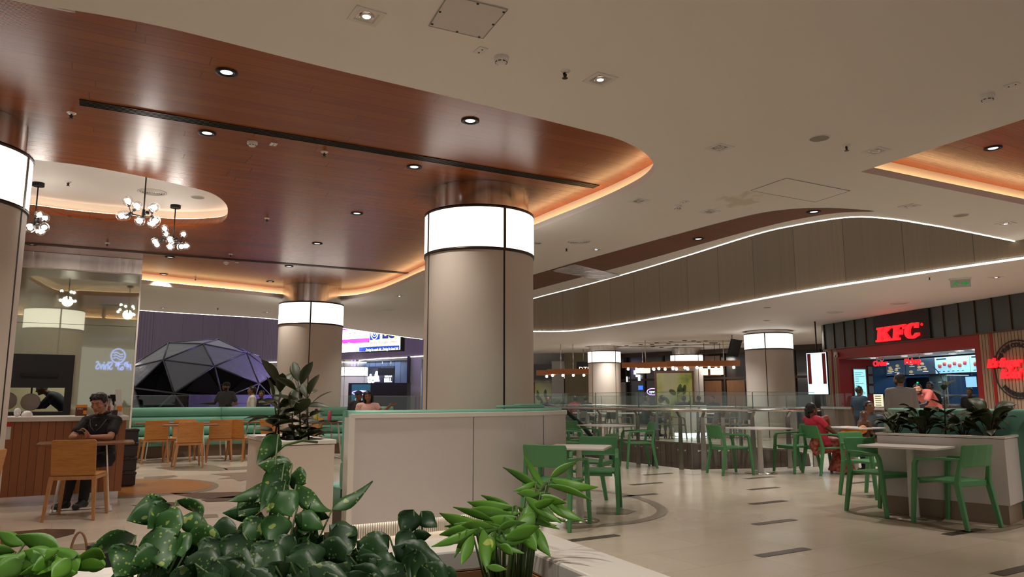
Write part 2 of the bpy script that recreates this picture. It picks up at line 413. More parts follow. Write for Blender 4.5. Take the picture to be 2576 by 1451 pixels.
def stain():
    m = MATS['ceiling_white']; t = NT(m); p = Pz(1865, 505, H_MAIN)
    tc = t.n('ShaderNodeTexCoord'); mp = t.n('ShaderNodeMapping'); mp.inputs['Location'].default_value = (-p.x*2.2, -p.y*1.6, 0); mp.inputs['Scale'].default_value = (2.2, 1.6, 0)
    t.l(tc, 'Object', mp, 0)
    ln = t.n('ShaderNodeVectorMath', operation='LENGTH'); t.t.links.new(mp.outputs[0], ln.inputs[0])
    r = t.math('ADD', ln.outputs['Value'], t.math('MULTIPLY', t.math('SUBTRACT', t.noise(mp.outputs[0], 2.2, 5), .5), 2.2))
    mr = t.n('ShaderNodeMapRange', interpolation_type='SMOOTHSTEP'); mr.inputs[1].default_value = .25; mr.inputs[2].default_value = .62; mr.inputs[3].default_value = .5; mr.inputs[4].default_value = 0; t.t.links.new(r, mr.inputs[0]); k = mr.outputs[0]
    old = t.b.inputs['Base Color'].links[0].from_socket
    t.base(t.mix(k, old, (.52, .40, .24)))
stain()
def cove(hole, z_lip, z_up, name, mat_up, lip_h=.10, back=.16, lip_m='cove_white', up_outer=None):
    """recess over a hole: lip, shelf, back wall and LED strip lying on the shelf"""
    ar = sum(hole[i].x*hole[(i+1) % len(hole)].y-hole[(i+1) % len(hole)].x*hole[i].y for i in range(len(hole)))
    H = list(hole) if ar > 0 else list(hole)[::-1]          # ccw: left is inward
    o1 = offset(H, -back, True); o2 = offset(H, -back*.5, True); o3 = offset(H, -back*.75, True)
    n = len(H); mb = MB(); hc = offset(H, -lip_h*.45, True)
    mb.add([Vector((*p, z_lip)) for p in H]+[Vector((*p, z_lip+lip_h)) for p in hc], [(i, (i+1) % n, n+(i+1) % n, n+i) for i in range(n)], True)
    mb.add([Vector((*p, z_lip+lip_h)) for p in hc]+[Vector((*p, z_lip+lip_h)) for p in o1], [(i, (i+1) % n, n+(i+1) % n, n+i) for i in range(n)])
    lip = struct(mb.build('trim_'+name, lip_m))
    mb = MB(); mb.wallstrip(o1, z_lip+lip_h, z_up, True); struct(mb.build('wall_'+name, 'cove_white'))
    mb = MB(); za = z_lip+lip_h+.012
    mb.add([Vector((*p, za)) for p in o2]+[Vector((*p, za)) for p in o3], [(i, (i+1) % n, n+(i+1) % n, n+i) for i in range(n)])
    return H, o1, mb
# recess 1
oval_px = [(-60,372),(80,400),(200,415),(340,440),(450,464),(530,485),(566,510),(573,532),(566,552),(540,563),(450,567),(340,560),(200,548),(80,533),(-60,516)]
ov = [Pz(x, y, H_WOOD).to_2d() for x, y in oval_px]
oval = smooth_poly(ov, 5, True)
H1, o1, led1 = cove(wood1, H_MAIN, H_WOOD, 'recess', 'ceiling_wood')
tag(led1.build('cove_strip_light', 'led_warm'), 'warm strip light glowing along the rim of the large recessed timber ceiling', 'strip light')
wood_sheet = struct(sheet('ceiling_timber', o1, [oval], H_WOOD+.01, 'ceiling_wood', .02))
HO, oo, led = cove(oval, H_WOOD, H_OVAL, 'oval', 'ceiling_white', .12, .15, 'ceiling_wood')
mat('led_oval', (1, .9, .7), emit=(1, .74, .5), es=4)
tag(led.build('cove_strip_light', 'led_oval'), 'warm strip light around the rounded white recess over the globe chandeliers', 'strip light')
struct(sheet('ceiling_oval', oo, [], H_OVAL+.01, 'ceiling_far', .02))
H2, o2, led = cove(wood2, H_MAIN, H_WOOD, 'corner_recess', 'ceiling_wood')
tag(led.build('cove_strip_light', 'led_warm'), 'warm strip light in the angular timber recess cut off by the picture edge', 'strip light')
struct(sheet('ceiling_timber_corner', o2, [], H_WOOD+.01, 'ceiling_wood', .02))
mb = MB(); mb.flat(smooth_poly(strip_pts, 3, True), H_MAIN-.004)
struct(mb.build('ceiling_timber_strip', 'strip_wood'))
mb = MB(); mb.flat([Pz(x, y, H_MAIN-.008).to_2d() for x, y in ((1385,681),(1445,664),(1568,694),(1512,705))], H_MAIN-.008)
def m_film():
    m = mat('film', (.3, .2, .15), .15, spec=.8); t = NT(m); t.bump(t.noise(t.coords(0, (1, 4, 1)), 3, 4), .8, .05)
    t.base(t.mix(t.noise(t.coords(), 4, 4), lin((84, 54, 42)), lin((150, 120, 104))))
m_film()
tag(mb.build('covered_hatch', 'film'), 'hatch covered in crinkled film in the brown timber ceiling strip', 'hatch')
# brown and purple-lit brown walls over the void
def m_void(name, dark, light, pitch):
    m = mat(name, light, .5); t = NT(m); c = t.coords(-.0); x, y, z = t.sep(c)
    u = t.math('ADD', t.math('MULTIPLY', x, .8), t.math('MULTIPLY', y, -.6))
    k = t.math('FLOOR', t.math('DIVIDE', u, pitch)); rnd = t.math('FRACT', t.math('MULTIPLY', t.math('SINE', t.math('MULTIPLY', k, 12.9898)), 437.5))
    g = t.n('ShaderNodeMapping'); g.inputs['Scale'].default_value = (16, 16, .25); t.t.links.new(c, g.inputs[0])
    f = t.noise(g.outputs[0], 1.5, 5)
    fine = t.math('MULTIPLY', t.math('GREATER_THAN', rnd, .5 if name == 'purple_lit_panels' else 2), t.math('MULTIPLY', t.math('ADD', t.math('SINE', t.math('MULTIPLY', u, 2*pi/.12)), 1), .18))
    col = t.mix(t.math('ADD', t.math('MULTIPLY', f, .55), t.math('MULTIPLY', rnd, .45)), dark, light)
    j = t.math('LESS_THAN', t.math('FRACT', t.math('DIVIDE', u, pitch)), .012)
    t.base(t.mix(t.math('MAXIMUM', t.math('MULTIPLY', j, .8), fine), col, tuple(a*.3 for a in dark)))
m_void('void_panels', lin((100, 82, 60)), lin((128, 106, 80)), 1.1)
m_void('purple_lit_panels', lin((84, 72, 88)), lin((120, 106, 124)), 1.25)  # brown cladding with the purple light mixed into its colour
far_bot = smooth_poly(pts([(1200,834),(1345,834),(1430,833),(1500,825),(1700,793),(2000,737),(2300,690),(2576,650),(2800,616)], H_LOW), 4)
mb = MB(); mb.wallstrip(far_bot, H_LOW, 8.5); struct(mb.build('wall_atrium', 'void_panels'))
def ribbon(path, z0, z1, m, label, off=0):
    mb = MB(); p2 = offset(path, off) if off else path; mb.wallstrip(p2, z0, z1); p3 = offset(path, off+.022)
    mb.wallstrip(p3, z0, z1); n = len(path)
    for z in (z0, z1): mb.add([Vector((*p, z)) for p in p2]+[Vector((*p, z)) for p in p3], [(i, i+1, n+i+1, n+i) for i in range(n-1)])
    o = mb.build('edge_strip_light', m); return tag(o, label, 'strip light')
ribbon(void_near, H_MAIN-.008, H_MAIN+.03, 'led_white', 'white light line on the upper edge of the atrium opening above the brown panels', -.03)
ribbon(far_bot, H_LOW-.012, H_LOW+.016, 'led_white', 'white light line along the bottom of the brown panelled atrium wall', -.05)
ribbon(edge_left, H_MAIN-.01, H_MAIN+.03, 'led_white', 'thin white light line where the ceiling ends before the purple-lit wall', -.02)
pw = [Vector((-44, 34)), Pz(330,915,H_LOW).to_2d(), Pz(690,911,H_LOW).to_2d(), Pz(860,908,H_LOW).to_2d(), Pz(960,902,H_LOW).to_2d(), Pz(1060,896,H_LOW).to_2d(), Pz(1180,884,H_LOW).to_2d(), Pz(1260,858,H_LOW).to_2d(), far_bot[0]]
pws = smooth_poly(pw, 5)
mb = MB(); mb.wallstrip(pws, H_LOW, 11); struct(mb.build('wall_purple_lit', 'purple_lit_panels'))
ribbon(pws, H_LOW-.02, H_LOW+.02, 'led_white', 'white light line under the purple-lit wall and its big screen', -.05)
# far ceiling
fo = [p for p in pws]+list(far_bot)+[Vector((20, 14)), Vector((40, 14)), Vector((40, 62)), Vector((-30, 62))]
struct(sheet('ceiling_far', fo, [], H_LOW+.03, 'ceiling_far', .06))
# floor with the atrium void
vn = [Vector((-2.2,22.5)), Vector((-.2,19.0)), Pz(1500,1152).to_2d(), Pz(1740,1181).to_2d(), Pz(1900,1178).to_2d(), Pz(2040,1172).to_2d()]
vf = [Pz(2035,1141).to_2d(), Pz(1990,1131).to_2d(), Pz(1745,1114).to_2d(), Pz(1610,1106).to_2d(), Pz(1430,1098).to_2d(), Vector((-1.0,25.5))]
void = vn+vf
flo = struct(sheet('floor', [Vector((-40,-9)), Vector((40,-9)), Vector((40,62)), Vector((-40,62))], [void], -.02, 'floor_tile', .04))
mb = MB(); mb.wallstrip(void, -3.6, -.001, True, False); struct(mb.build('wall_void', m_panels('slab_panels', lin((98, 80, 68)), lin((124, 102, 86)), .12, .4)))
mb = MB(); mb.flat([Vector((-6,10)), Vector((12,10)), Vector((12,30)), Vector((-6,30))], -3.6); struct(mb.build('floor_below', 'floor_tile'))
# floor inlays
def inlays():
    mb = MB(); Z = .003
    def px(l): return [Pz(x, y, Z).to_2d() for x, y in l]
    mb.cur = 0
    for cx_, cy_ in ((1911,1201),(1921,1228),(1933,1263),(1949,1312),(1971,1388),(2425,1337),(2560,1432),(1488,1353),(1607,1245),(1627,1216),(1655,1192),(2165,1213),(2220,1243)):
        p = Pz(cx_, cy_, Z); a = radians(31); R = Matrix.Rotation(a, 2)
        mb.flat([p.to_2d()+R@Vector(q) for q in ((-.3,-.05),(.3,-.05),(.3,.05),(-.3,.05))], Z)
    mb.cur = 1
    for l in (((0,1340),(115,1330),(190,1331),(186,1342),(100,1364),(92,1368),(0,1380)),
              ((425,1240),(650,1236),(655,1250),(500,1254)), ((505,1256),(590,1247),(615,1248),(580,1260),(520,1262)),
              ((330,1271),(430,1262),(480,1266),(420,1275)),):
        mb.flat(px(l), Z)
    mb.cur = 2
    for l in (((180,1370),(320,1354),(345,1362),(330,1380),(180,1382)), ((455,1298),(545,1292),(550,1300),(450,1308)),
              ((362,1199),(440,1195),(448,1198),(400,1204),(362,1204)), ((528,1192),(620,1187),(640,1203),(600,1210),(585,1203),(545,1205),(585,1198)),
              ((388,1176),(540,1170),(575,1180),(555,1184),(440,1183)), ((330,1175),(350,1174),(348,1179),(330,1180)),
              ((560,1176),(620,1173),(625,1180),(570,1182)), ((1500,1275),(1555,1277),(1602,1285),(1575,1293),(1500,1292))):
        mb.flat(px(l), Z)
    arc = smooth_poly(px([(1440,1228),(1520,1235),(1580,1245),(1632,1260),(1662,1277),(1664,1290),(1640,1302),(1590,1313),(1500,1322),(1420,1327)]), 4)
    a2 = offset(arc, .06); a3 = offset(arc, -.06); n = len(arc)
    mb.add([Vector((*p, Z)) for p in a2]+[Vector((*p, Z)) for p in a3], [(i, i+1, n+i+1, n+i) for i in range(n-1)])
    arc = smooth_poly(px([(2576,1318),(2480,1338),(2390,1330),(2300,1312),(2170,1293),(2140,1285),(2180,1275),(2260,1268)]), 4)
    a2 = offset(arc, .05); a3 = offset(arc, -.05); n = len(arc)
    mb.add([Vector((*p, Z)) for p in a2]+[Vector((*p, Z)) for p in a3], [(i, i+1, n+i+1, n+i) for i in range(n-1)])
    el = smooth_poly(px([(250,1206),(340,1204),(440,1204),(510,1208),(546,1216),(546,1226),(510,1236),(430,1244),(330,1251),(250,1254)]), 4)
    mb.flat(el, Z)
    mb.cur = 3
    el = smooth_poly(px([(250,1209),(340,1207),(440,1207),(500,1211),(530,1217),(528,1226),(490,1234),(420,1241),(330,1247),(250,1250)]), 4)
    mb.flat(el, Z+.002)
    o = mb.build('floor_inlay', ['inlay_dark', 'inlay_brown', 'inlay_grey', 'floor_wood']); struct(o)
inlays()
# ---------------------------------------------------------------- columns
def column(cx_, cy_, D, zt, z_drum_hi, z_drum_lo, ang, label, seams=(0,)):
    r = D/2
    mb = MB(); mb.lathe([(r*.985, 0), (r*.985, z_drum_lo-.02)], (cx_, cy_, 0), 64)
    mb.lathe([(r*.89, z_drum_hi), (r*.89, zt+.02)], (cx_, cy_, 0), 8)
    for k in range(4):   # dark joints
        a = ang+k*pi/2; c, s_ = cos(a), sin(a)
        mb.cur = 1; mb.bar((cx_+c*r*.984, cy_+s_*r*.984, 0), (cx_+c*r*.984, cy_+s_*r*.984, z_drum_lo-.02), .022, .008, up=(c, s_, 0))
    struct(mb.build('column', ['column_panel', 'gap_dark']))
    t = thing('column_lamp', label, 'lamp', (cx_, cy_, z_drum_lo))
    mb = MB(); mb.lathe([(r*.905, z_drum_hi-.01), (r*.905, zt-.002)], (cx_, cy_, 0), 64); mb.build('metal_collar', 'steel', t, True)
    for k in range(4):
        a0 = ang+k*pi/2+.018; a1 = ang+(k+1)*pi/2-.018
        mb = MB(); mb.lathe([(r*.95, z_drum_lo), (r, z_drum_lo), (r, z_drum_hi), (r*.93, z_drum_hi)], (cx_, cy_, 0), 24, a0, a1)
        mb.build('glowing_panel', 'drum_glow', t, True)
    mb = MB()
    for zz in (z_drum_lo, z_drum_hi):
        mb.lathe([(r*.9, zz-.02), (r*1.008, zz-.02), (r*1.008, zz+.015), (r*.9, zz+.015)], (cx_, cy_, 0), 64)
    for k in range(4):
        a = ang+k*pi/2; c, s_ = cos(a), sin(a); mb.bar((cx_+c*r*.99, cy_+s_*r*.99, z_drum_lo), (cx_+c*r*.99, cy_+s_*r*.99, z_drum_hi), .035, .03, up=(c, s_, 0))
    mb.build('bronze_frame', 'bronze', t, True)
    return t
def zat(py, Y): return PY(CX, py, Y).z
C1 = (PY(1204, 900, 9.65).x, 9.65)
column(*C1, 1.45, H_WOOD, zat(515, 8.93), zat(622, 8.93), atan2(-.99, .3)+.20, 'glowing drum lamp round the head of the large column behind the pale partition')
C2 = (PY(780, 880, 18.2).x, 18.2)
column(*C2, 1.55, H_WOOD, zat(757, 17.4), zat(812, 17.4), -pi/2+.24, 'glowing drum lamp on the middle column beyond the rubber plant')
C0 = (-5.50, 6.9)
column(*C0, 1.45, H_WOOD, 3.62, 3.08, -1.35, 'glowing drum lamp on the column cut by the picture edge at the wooden counter')
C3 = (PY(1935, 900, 24.2).x, 24.2)
column(*C3, 1.52, H_LOW, zat(836, 23.4), zat(876, 23.4), -pi/2-.62+.15, 'glowing drum lamp on the column beside the fast food shop with the red front')
C4 = (PY(1520, 900, 31.5).x, 31.5)
column(*C4, 1.38, H_LOW, zat(882, 30.8), zat(911, 30.8), -pi/2+.62, 'glowing drum lamp on the far column behind the glass railing corner')
C5 = (PY(1727, 900, 32.5).x, 32.5)
column(*C5, 1.38, H_LOW, zat(891, 31.8), zat(911, 31.8), -pi/2+.55, 'glowing drum lamp on the far column behind the leaf mural')
C6 = (PY(890, 930, 43.2).x, 43.2)
column(*C6, 1.6, H_LOW, zat(922, 42.4), zat(945, 42.4), -pi/2-.5, 'smallest glowing drum lamp, far off beyond the middle column under the big screen')
# ================================================================ joinery: partitions, planters, benches, counter, railings
U = Vector((.855, .518)); V2 = Vector((-.518, .855))
plain('mint_vinyl', lin((114, 170, 148)), .42, .04, 5)
plain('mint_dark', lin((96, 150, 126)), .45, .05, 5)
def m_ribbed():
    m = mat('ribbed_metal', (.6, .55, .5), .3, metal=.7); t = NT(m); x, y, z = t.sep(t.coords(-radians(31)))
    r = t.math('SINE', t.math('MULTIPLY', x, 2*pi/.022)); t.bump(r, 1, .004)
    t.base(t.mix(t.math('ADD', t.math('MULTIPLY', r, .5), .5), (.25, .21, .18), (.75, .7, .64)))
m_ribbed()
plain('soil', (.018, .013, .01), .95, .5, 40)
m_panels('counter_slats', lin((150, 92, 56)), lin((172, 112, 72)), .085, .8, atan2(U.y, U.x), .5, .25, .7, .07)
plain('kick_brown', lin((112, 92, 74)), .5, .06, 6)
plain('kick_beige', lin((140, 122, 104)), .4, .06, 6)
plain('lining_tan', lin((150, 108, 70)), .5, .1, 6)
# partition with a bench behind it
pp = smooth_poly([Vector((-1.46, 6.76)), Vector((-.66, 7.23)), Vector((.14, 7.86)), Vector((.61, 8.52))], 6)
t = thing('partition', 'waist-high pale linen panel partition in front of the large column', 'partition', (*pp[0], 0))
mb = MB(); mb.sweep(pp, [(0, .135), (0, 1.065), (.11, 1.065), (.11, .135)]); mb.build('panel', 'partition_panel', t, True)
mb = MB(); mb.sweep(pp, [(-.014, 1.065), (-.014, 1.105), (.12, 1.105), (.12, 1.065)])
a, b = pp[0], pp[1]; d = (b-a).normalized(); nl = Vector((-d.y, d.x))
q = a-d*.012
mb.sweep([q, a+d*.045], [(-.014, .12), (-.014, 1.07), (.12, 1.07), (.12, .12)])
mb.build('edge_frame', 'solid_white', t, True, bevel=.003)
mb = MB(); mb.sweep(pp, [(.05, 0), (.05, .135), (.1, .135), (.1, 0)]); mb.build('ribbed_plinth', 'ribbed_metal', t, True)
mb = MB(); mb.sweep(pp, [(.02, .1335), (.02, .1348), (.045, .1348), (.045, .1335)]); mb.build('strip_light', mat('led_plinth', (1,1,1), emit=(1, .93, .8), es=16), t, True)
mb = MB()
for i in (8, 14): 
    p = pp[i]; e = (pp[i+1]-pp[i-1]).normalized(); mb.bar((*(p-Vector((-e.y, e.x))*.001), .14), (*(p-Vector((-e.y, e.x))*.001), 1.06), .005, .004, up=(e.y, -e.x, 0))
mb.build('panel_joint', 'gap_dark', t, True)
def bench(path, label, hi=1.04, seat=.43, plinth=.24, depth=.58, splits=(), name='banquette', front=1, rolls=3):
    """upholstered bench; path = toe line, seat runs to the path's left"""
    t = thing(name, label, 'bench', (*path[0], 0))
    mb = MB(); mb.sweep(path, [(.07, 0), (.07, plinth), (depth+.1, plinth), (depth+.1, 0)]); mb.build('plinth', 'kick_brown', t, True)
    mb = MB(); mb.sweep(path, [(0, plinth), (-.012, (plinth+seat)/2), (0, seat-.03), (.03, seat), (depth, seat-.01), (depth, plinth)], True); mb.build('seat', 'mint_vinyl', t, True)
    mb = MB(); mb.sweep(path, [(depth+.105, .04), (depth+.105, hi-.004), (depth+.165, hi-.004), (depth+.175, hi-.03), (depth+.165, .04)], True); mb.build('back_panel', 'mint_vinyl', t, True)
    h = (hi-seat)/rolls
    n = len(path); cuts = [0]+list(splits)+[n-1]
    for i in range(len(cuts)-1):
        seg = path[cuts[i]:cuts[i+1]+1]; mb = MB()
        for k in range(rolls):
            z0 = seat+k*h; o = depth-.03+k*.012
            mb.sweep(seg, [(o+.03, z0+.004), (o+.004, z0+.02), (o-.008, z0+h*.5), (o+.006, z0+h-.02), (o+.03, z0+h-.002), (o+.13, z0+h-.002), (o+.13, z0+.004)], True)
        mb.build('back_cushion', 'mint_vinyl', t, True)
    return t
bp = offset(pp, .80)[::-1]      # toe line behind the partition, facing the column
bench(bp, 'mint green bench whose back rises just above the pale partition', hi=1.135, depth=.58)
lp = smooth_poly([Pz(x, y).to_2d() for x, y in ((322,1156),(400,1152),(480,1148.5),(560,1145.5),(640,1143),(720,1142),(800,1141),(880,1140),(1000,1137))], 3)
bench(lp, 'long mint green channelled bench in front of the dark dome tent', splits=(9, 16))
# planter box with rubber plants at the partition's end
def planter(label, P, w_u, d_v, u, v, z1, side, kick, kz, rim=.04, over=.012, wall=.06, soil_z=None, name='planter_box', kin=.05):
    """box with corner P, running w_u along u and d_v along v"""
    t = thing(name, label, 'planter', (*P, 0)); c = lambda a, b: P+u*a+v*b
    def ring(a, ia, z0, z1_, m, nm, bev=0):
        o = [c(-a, -a), c(w_u+a, -a), c(w_u+a, d_v+a), c(-a, d_v+a)]; i = [c(ia, ia), c(w_u-ia, ia), c(w_u-ia, d_v-ia), c(ia, d_v-ia)]
        mb = MB(); vs = [Vector((*p, z0)) for p in o+i]+[Vector((*p, z1_)) for p in o+i]; fs = []
        for k in range(4):
            j = (k+1) % 4; fs += [(k, j, 8+j, 8+k), (4+j, 4+k, 12+k, 12+j), (8+k, 8+j, 12+j, 12+k), (j, k, 4+k, 4+j)]
        mb.add(vs, fs); return mb.build(nm, m, t, True, bevel=bev)
    ring(0, .02, kz, z1-rim, side, 'body')
    ring(over, wall, z1-rim+.006, z1, 'solid_white', 'rim', .004)
    ring(-kin, kin+.02, 0, kz, kick, 'plinth')
    if soil_z is None: soil_z = z1-.06
    mb = MB(); mb.flat([c(.02, .02), c(w_u-.02, .02), c(w_u-.02, d_v-.02), c(.02, d_v-.02)], soil_z); mb.build('soil', 'soil', t, True)
    return t
PL = Vector((-1.93, 6.30))
pbox = planter('pale box planter with two rubber plants at the end of the partition', PL, .46, 1.25, U, V2, .89, 'planter_side', 'ribbed_metal', .12, wall=.07)
mb = MB(); c = lambda a, b: PL+U*a+V2*b
mb.flat([c(.03, .012), c(.44, .012), c(.44, .035), c(.03, .035)], .119); mb.build('strip_light', 'led_plinth', pbox, True); mb = MB()
mb.flat([c(.0, .75), c(.46, .75), c(.46, 1.25), c(0, 1.25)], .8935); o = mb.build('cover_board', 'table_white'); tag(o, 'flat pale board covering the back half of the rubber plant box', 'board')
# foreground planter trough
FB, FR = Vector((.085, 2.10)), Vector((.355, 1.515)); fv = (FR-FB).normalized(); fu = Vector((fv.y, -fv.x)); 
fl = Vector((-fv.y*-1, fv.x*-1)); fl = Vector((fv.y, -fv.x)); fl = fl if fl.x < 0 else -fl     # runs off to the left
def fore_planter():
    t = thing('planter_trough', 'pale solid-surface planter trough full of pothos, nearest the viewer', 'planter', (*FB, 0))
    L, Wd, rw = 2.6, (FR-FB).length, .15
    c = lambda a, b: FB+fl*a+fv*b
    def ring(o0, i0, z0, z1, m, nm, bev=0):
        o = [c(-o0, -o0), c(L, -o0), c(L, Wd+o0), c(-o0, Wd+o0)]; i = [c(i0, i0), c(L-i0, i0), c(L-i0, Wd-i0), c(i0, Wd-i0)]
        mb = MB(); vs = [Vector((*p, z0)) for p in o+i]+[Vector((*p, z1)) for p in o+i]; fs = []
        for k in range(4):
            j = (k+1) % 4; fs += [(k, j, 8+j, 8+k), (4+j, 4+k, 12+k, 12+j), (8+k, 8+j, 12+j, 12+k), (j, k, 4+k, 4+j)]
        mb.add(vs, fs); return mb.build(nm, m, t, True, bevel=bev)
    ring(0, rw, .84, .89, 'solid_white', 'rim', .006); ring(-.05, rw-.015, .06, .84, 'planter_side', 'body'); ring(-.08, rw, 0, .06, 'ribbed_metal', 'plinth')
    ring(-rw+.012, rw+.002, .60, .839, 'lining_tan', 'lining')
    mb = MB(); mb.flat([c(rw, rw), c(L-rw, rw), c(L-rw, Wd-rw), c(rw, Wd-rw)], .70); mb.build('soil', 'soil', t, True)
fore_planter()
# right hand planter and bench
RP0, RP1 = Vector((4.08, 8.42)), Vector((4.93, 7.55)); ru = (RP1-RP0).normalized(); rv = Vector((-ru.y, ru.x))
planter('pale box planter of dark leafy plants beside the white table and two green chairs', RP0, (RP1-RP0).length, .62, ru, rv, .865, 'partition_panel', 'kick_beige', .19, rim=.03, kin=.02, wall=.05)
rb = [RP0+ru*-.05+rv*1.32, RP0+ru*.7+rv*1.32, RP0+ru*1.34+rv*1.32][::-1]
bench(rb, 'mint green bench behind the box planter near the red shop front', hi=1.13, depth=.6)
o = MB().sweep([RP0+ru*-.11+rv*.6, RP0+ru*-.06+rv*.6], [(0, 0), (0, 1.08), (.7, 1.08), (.7, 0)]).build('bench_end_panel', 'solid_white'); tag(o, 'pale end panel closing the bench behind the box planter', 'panel')
# ---------------------------------------------------------------- wooden service counter
CR = Pz(303, 1253).to_2d(); CL = CR-U*3.6
t = thing('service_counter', 'timber slatted service counter with a pale top behind the seated man', 'counter', (*CR, 0))
cp = [CL, CR, CR+V2*.75]
def mit(path, off): return offset(path, off)
mb = MB(); mb.prism([CL, CR, CR+V2*.75, CL+V2*.75], .09, .965); mb.build('slatted_front', 'counter_slats', t, True)
mb = MB(); mb.prism([CL-U*.0-V2*.03, CR+U*.03-V2*.03, CR+U*.03+V2*.8, CL+V2*.8], .965, 1.02); mb.build('counter_top', 'solid_white', t, True, bevel=.004)
mb = MB(); mb.prism([CL+V2*.03, CR-U*.03+V2*.03, CR-U*.03+V2*.7, CL+V2*.7], 0, .09); mb.build('steel_plinth', 'steel', t, True)
p = CR-U*1.28-V2*.006
mb = MB(); mb.box((p.x, p.y, .87), (.13, .012, .22), atan2(U.y, U.x)); o = mb.build('notice', plain('paper', (.75, .75, .74), .6, .03, 8)); tag(o, 'white notice with a red head fixed to the timber counter by the column', 'notice')
mb = MB(); mb.box((p.x-V2.x*.007, p.y-V2.y*.007, .945), (.13, .004, .07), atan2(U.y, U.x)); mb.build('red_head', mat('sign_red_matt', lin((190, 60, 30)), .5), o, True)
# dark bin stack at the end of the counter
p = PY(319, 1140, 10.9); bx = Vector((p.x, p.y))
t = thing('crate_stack', 'tall glossy dark brown stacked high-chair crates at the end of the timber counter', 'crate', (*bx, 0), atan2(U.y, U.x))
mat('dark_gloss', lin((44, 20, 18)), .25)
for k in range(4):
    mb = MB(); z = .02+k*.2; mb.rbox((-.2, -.2, z), (.12, .2, z+.17)); mb.rbox((-.21, -.21, z+.15), (.13, .21, z+.185)); mb.build('crate', 'dark_gloss', t, bevel=.012)
# ---------------------------------------------------------------- mirror-clad kitchen pillar
mw = Wall((-7.36-2.3*.883, 14.45-2.3*.469), (-7.36, 14.45))
def m_mirror():
    m = mat('tinted_mirror', lin((112, 112, 92)), .03, spec=.5); t = NT(m)
    g = t.n('ShaderNodeBsdfGlossy'); g.inputs['Color'].default_value = (.52, .54, .44, 1); g.inputs['Roughness'].default_value = .02
    d = t.n('ShaderNodeBsdfDiffuse'); d.inputs['Color'].default_value = (.30, .31, .23, 1)
    x = t.n('ShaderNodeMixShader'); x.inputs[0].default_value = .45
    t.l(d, 0, x, 1); t.l(g, 0, x, 2); t.t.links.new(x.outputs[0], t.t.nodes['Material Output'].inputs['Surface'])
m_mirror()
t = thing('mirror_wall', 'grey-green mirrored kitchen wall with a steel head band behind the timber counter', 'wall panel', mw.p(0, 0))
so0, _ = mw.st(20, 930); so1, zo1 = mw.st(189, 893); sL = -1.2
mb = MB(); mw.box(mb, sL, mw.len, zo1, 3.66, -.1, 0); mw.box(mb, so1, mw.len, 0, zo1, -.1, 0); mb.build('mirror_panel', 'tinted_mirror', t, True)
mb = MB(); mw.box(mb, sL, mw.len+.02, 3.66, 3.955, -.1, .02); mb.build('head_band', 'steel', t, True)
mb = MB(); mw.box(mb, mw.len, mw.len+.03, 0, 3.66, -.12, .015); mw.box(mb, sL, mw.len+.03, 3.645, 3.665, -.1, .025); mb.build('edge_trim', 'solid_white', t, True)
mb = MB()
for z in (2.62,): mw.box(mb, sL, mw.len, z, z+.006, -.001, .002)
mb.build('panel_joint', 'gap_dark', t, True)
mat('black_satin', (.010, .009, .009), .5, spec=.25)
_, zh = mw.st(100, 975)
t = thing('serving_hatch', 'black framed serving hatch in the mirrored wall showing the kitchen', 'hatch', mw.p(so0, 0))
mb = MB(); mw.box(mb, sL, so1, zh, zo1, -.14, .03); mw.box(mb, so1-.12, so1+.0, 0, zh, -.14, .03); mb.build('frame', 'black_satin', t, True)
mb = MB(); mw.box(mb, so0+.2, so1-.25, zh+.2, zo1-.35, .03, .045); mb.build('hood_panel', mat('black_gloss', (.008, .008, .009), .12), t, True)
mb = MB(); mw.box(mb, sL, so1, 0, .99, -.6, 0); mb.build('counter_base', 'black_satin', t, True)
# kitchen behind the hatch
mb = MB(); mw.box(mb, sL-.5, mw.len-.1, 0, 3.6, -2.4, -2.3); struct(mb.build('wall_kitchen', plain('kitchen_cream', lin((206, 200, 170)), .6, .03, 3)))
mb = MB(); mw.box(mb, mw.len-.12, mw.len, 0, 3.95, -2.4, -.12); struct(mb.build('wall_kitchen_side', 'kitchen_cream'))
mb = MB(); mw.box(mb, sL-.5, mw.len-.1, 2.8, 2.85, -2.3, -.15); struct(mb.build('ceiling_kitchen', 'kitchen_cream'))
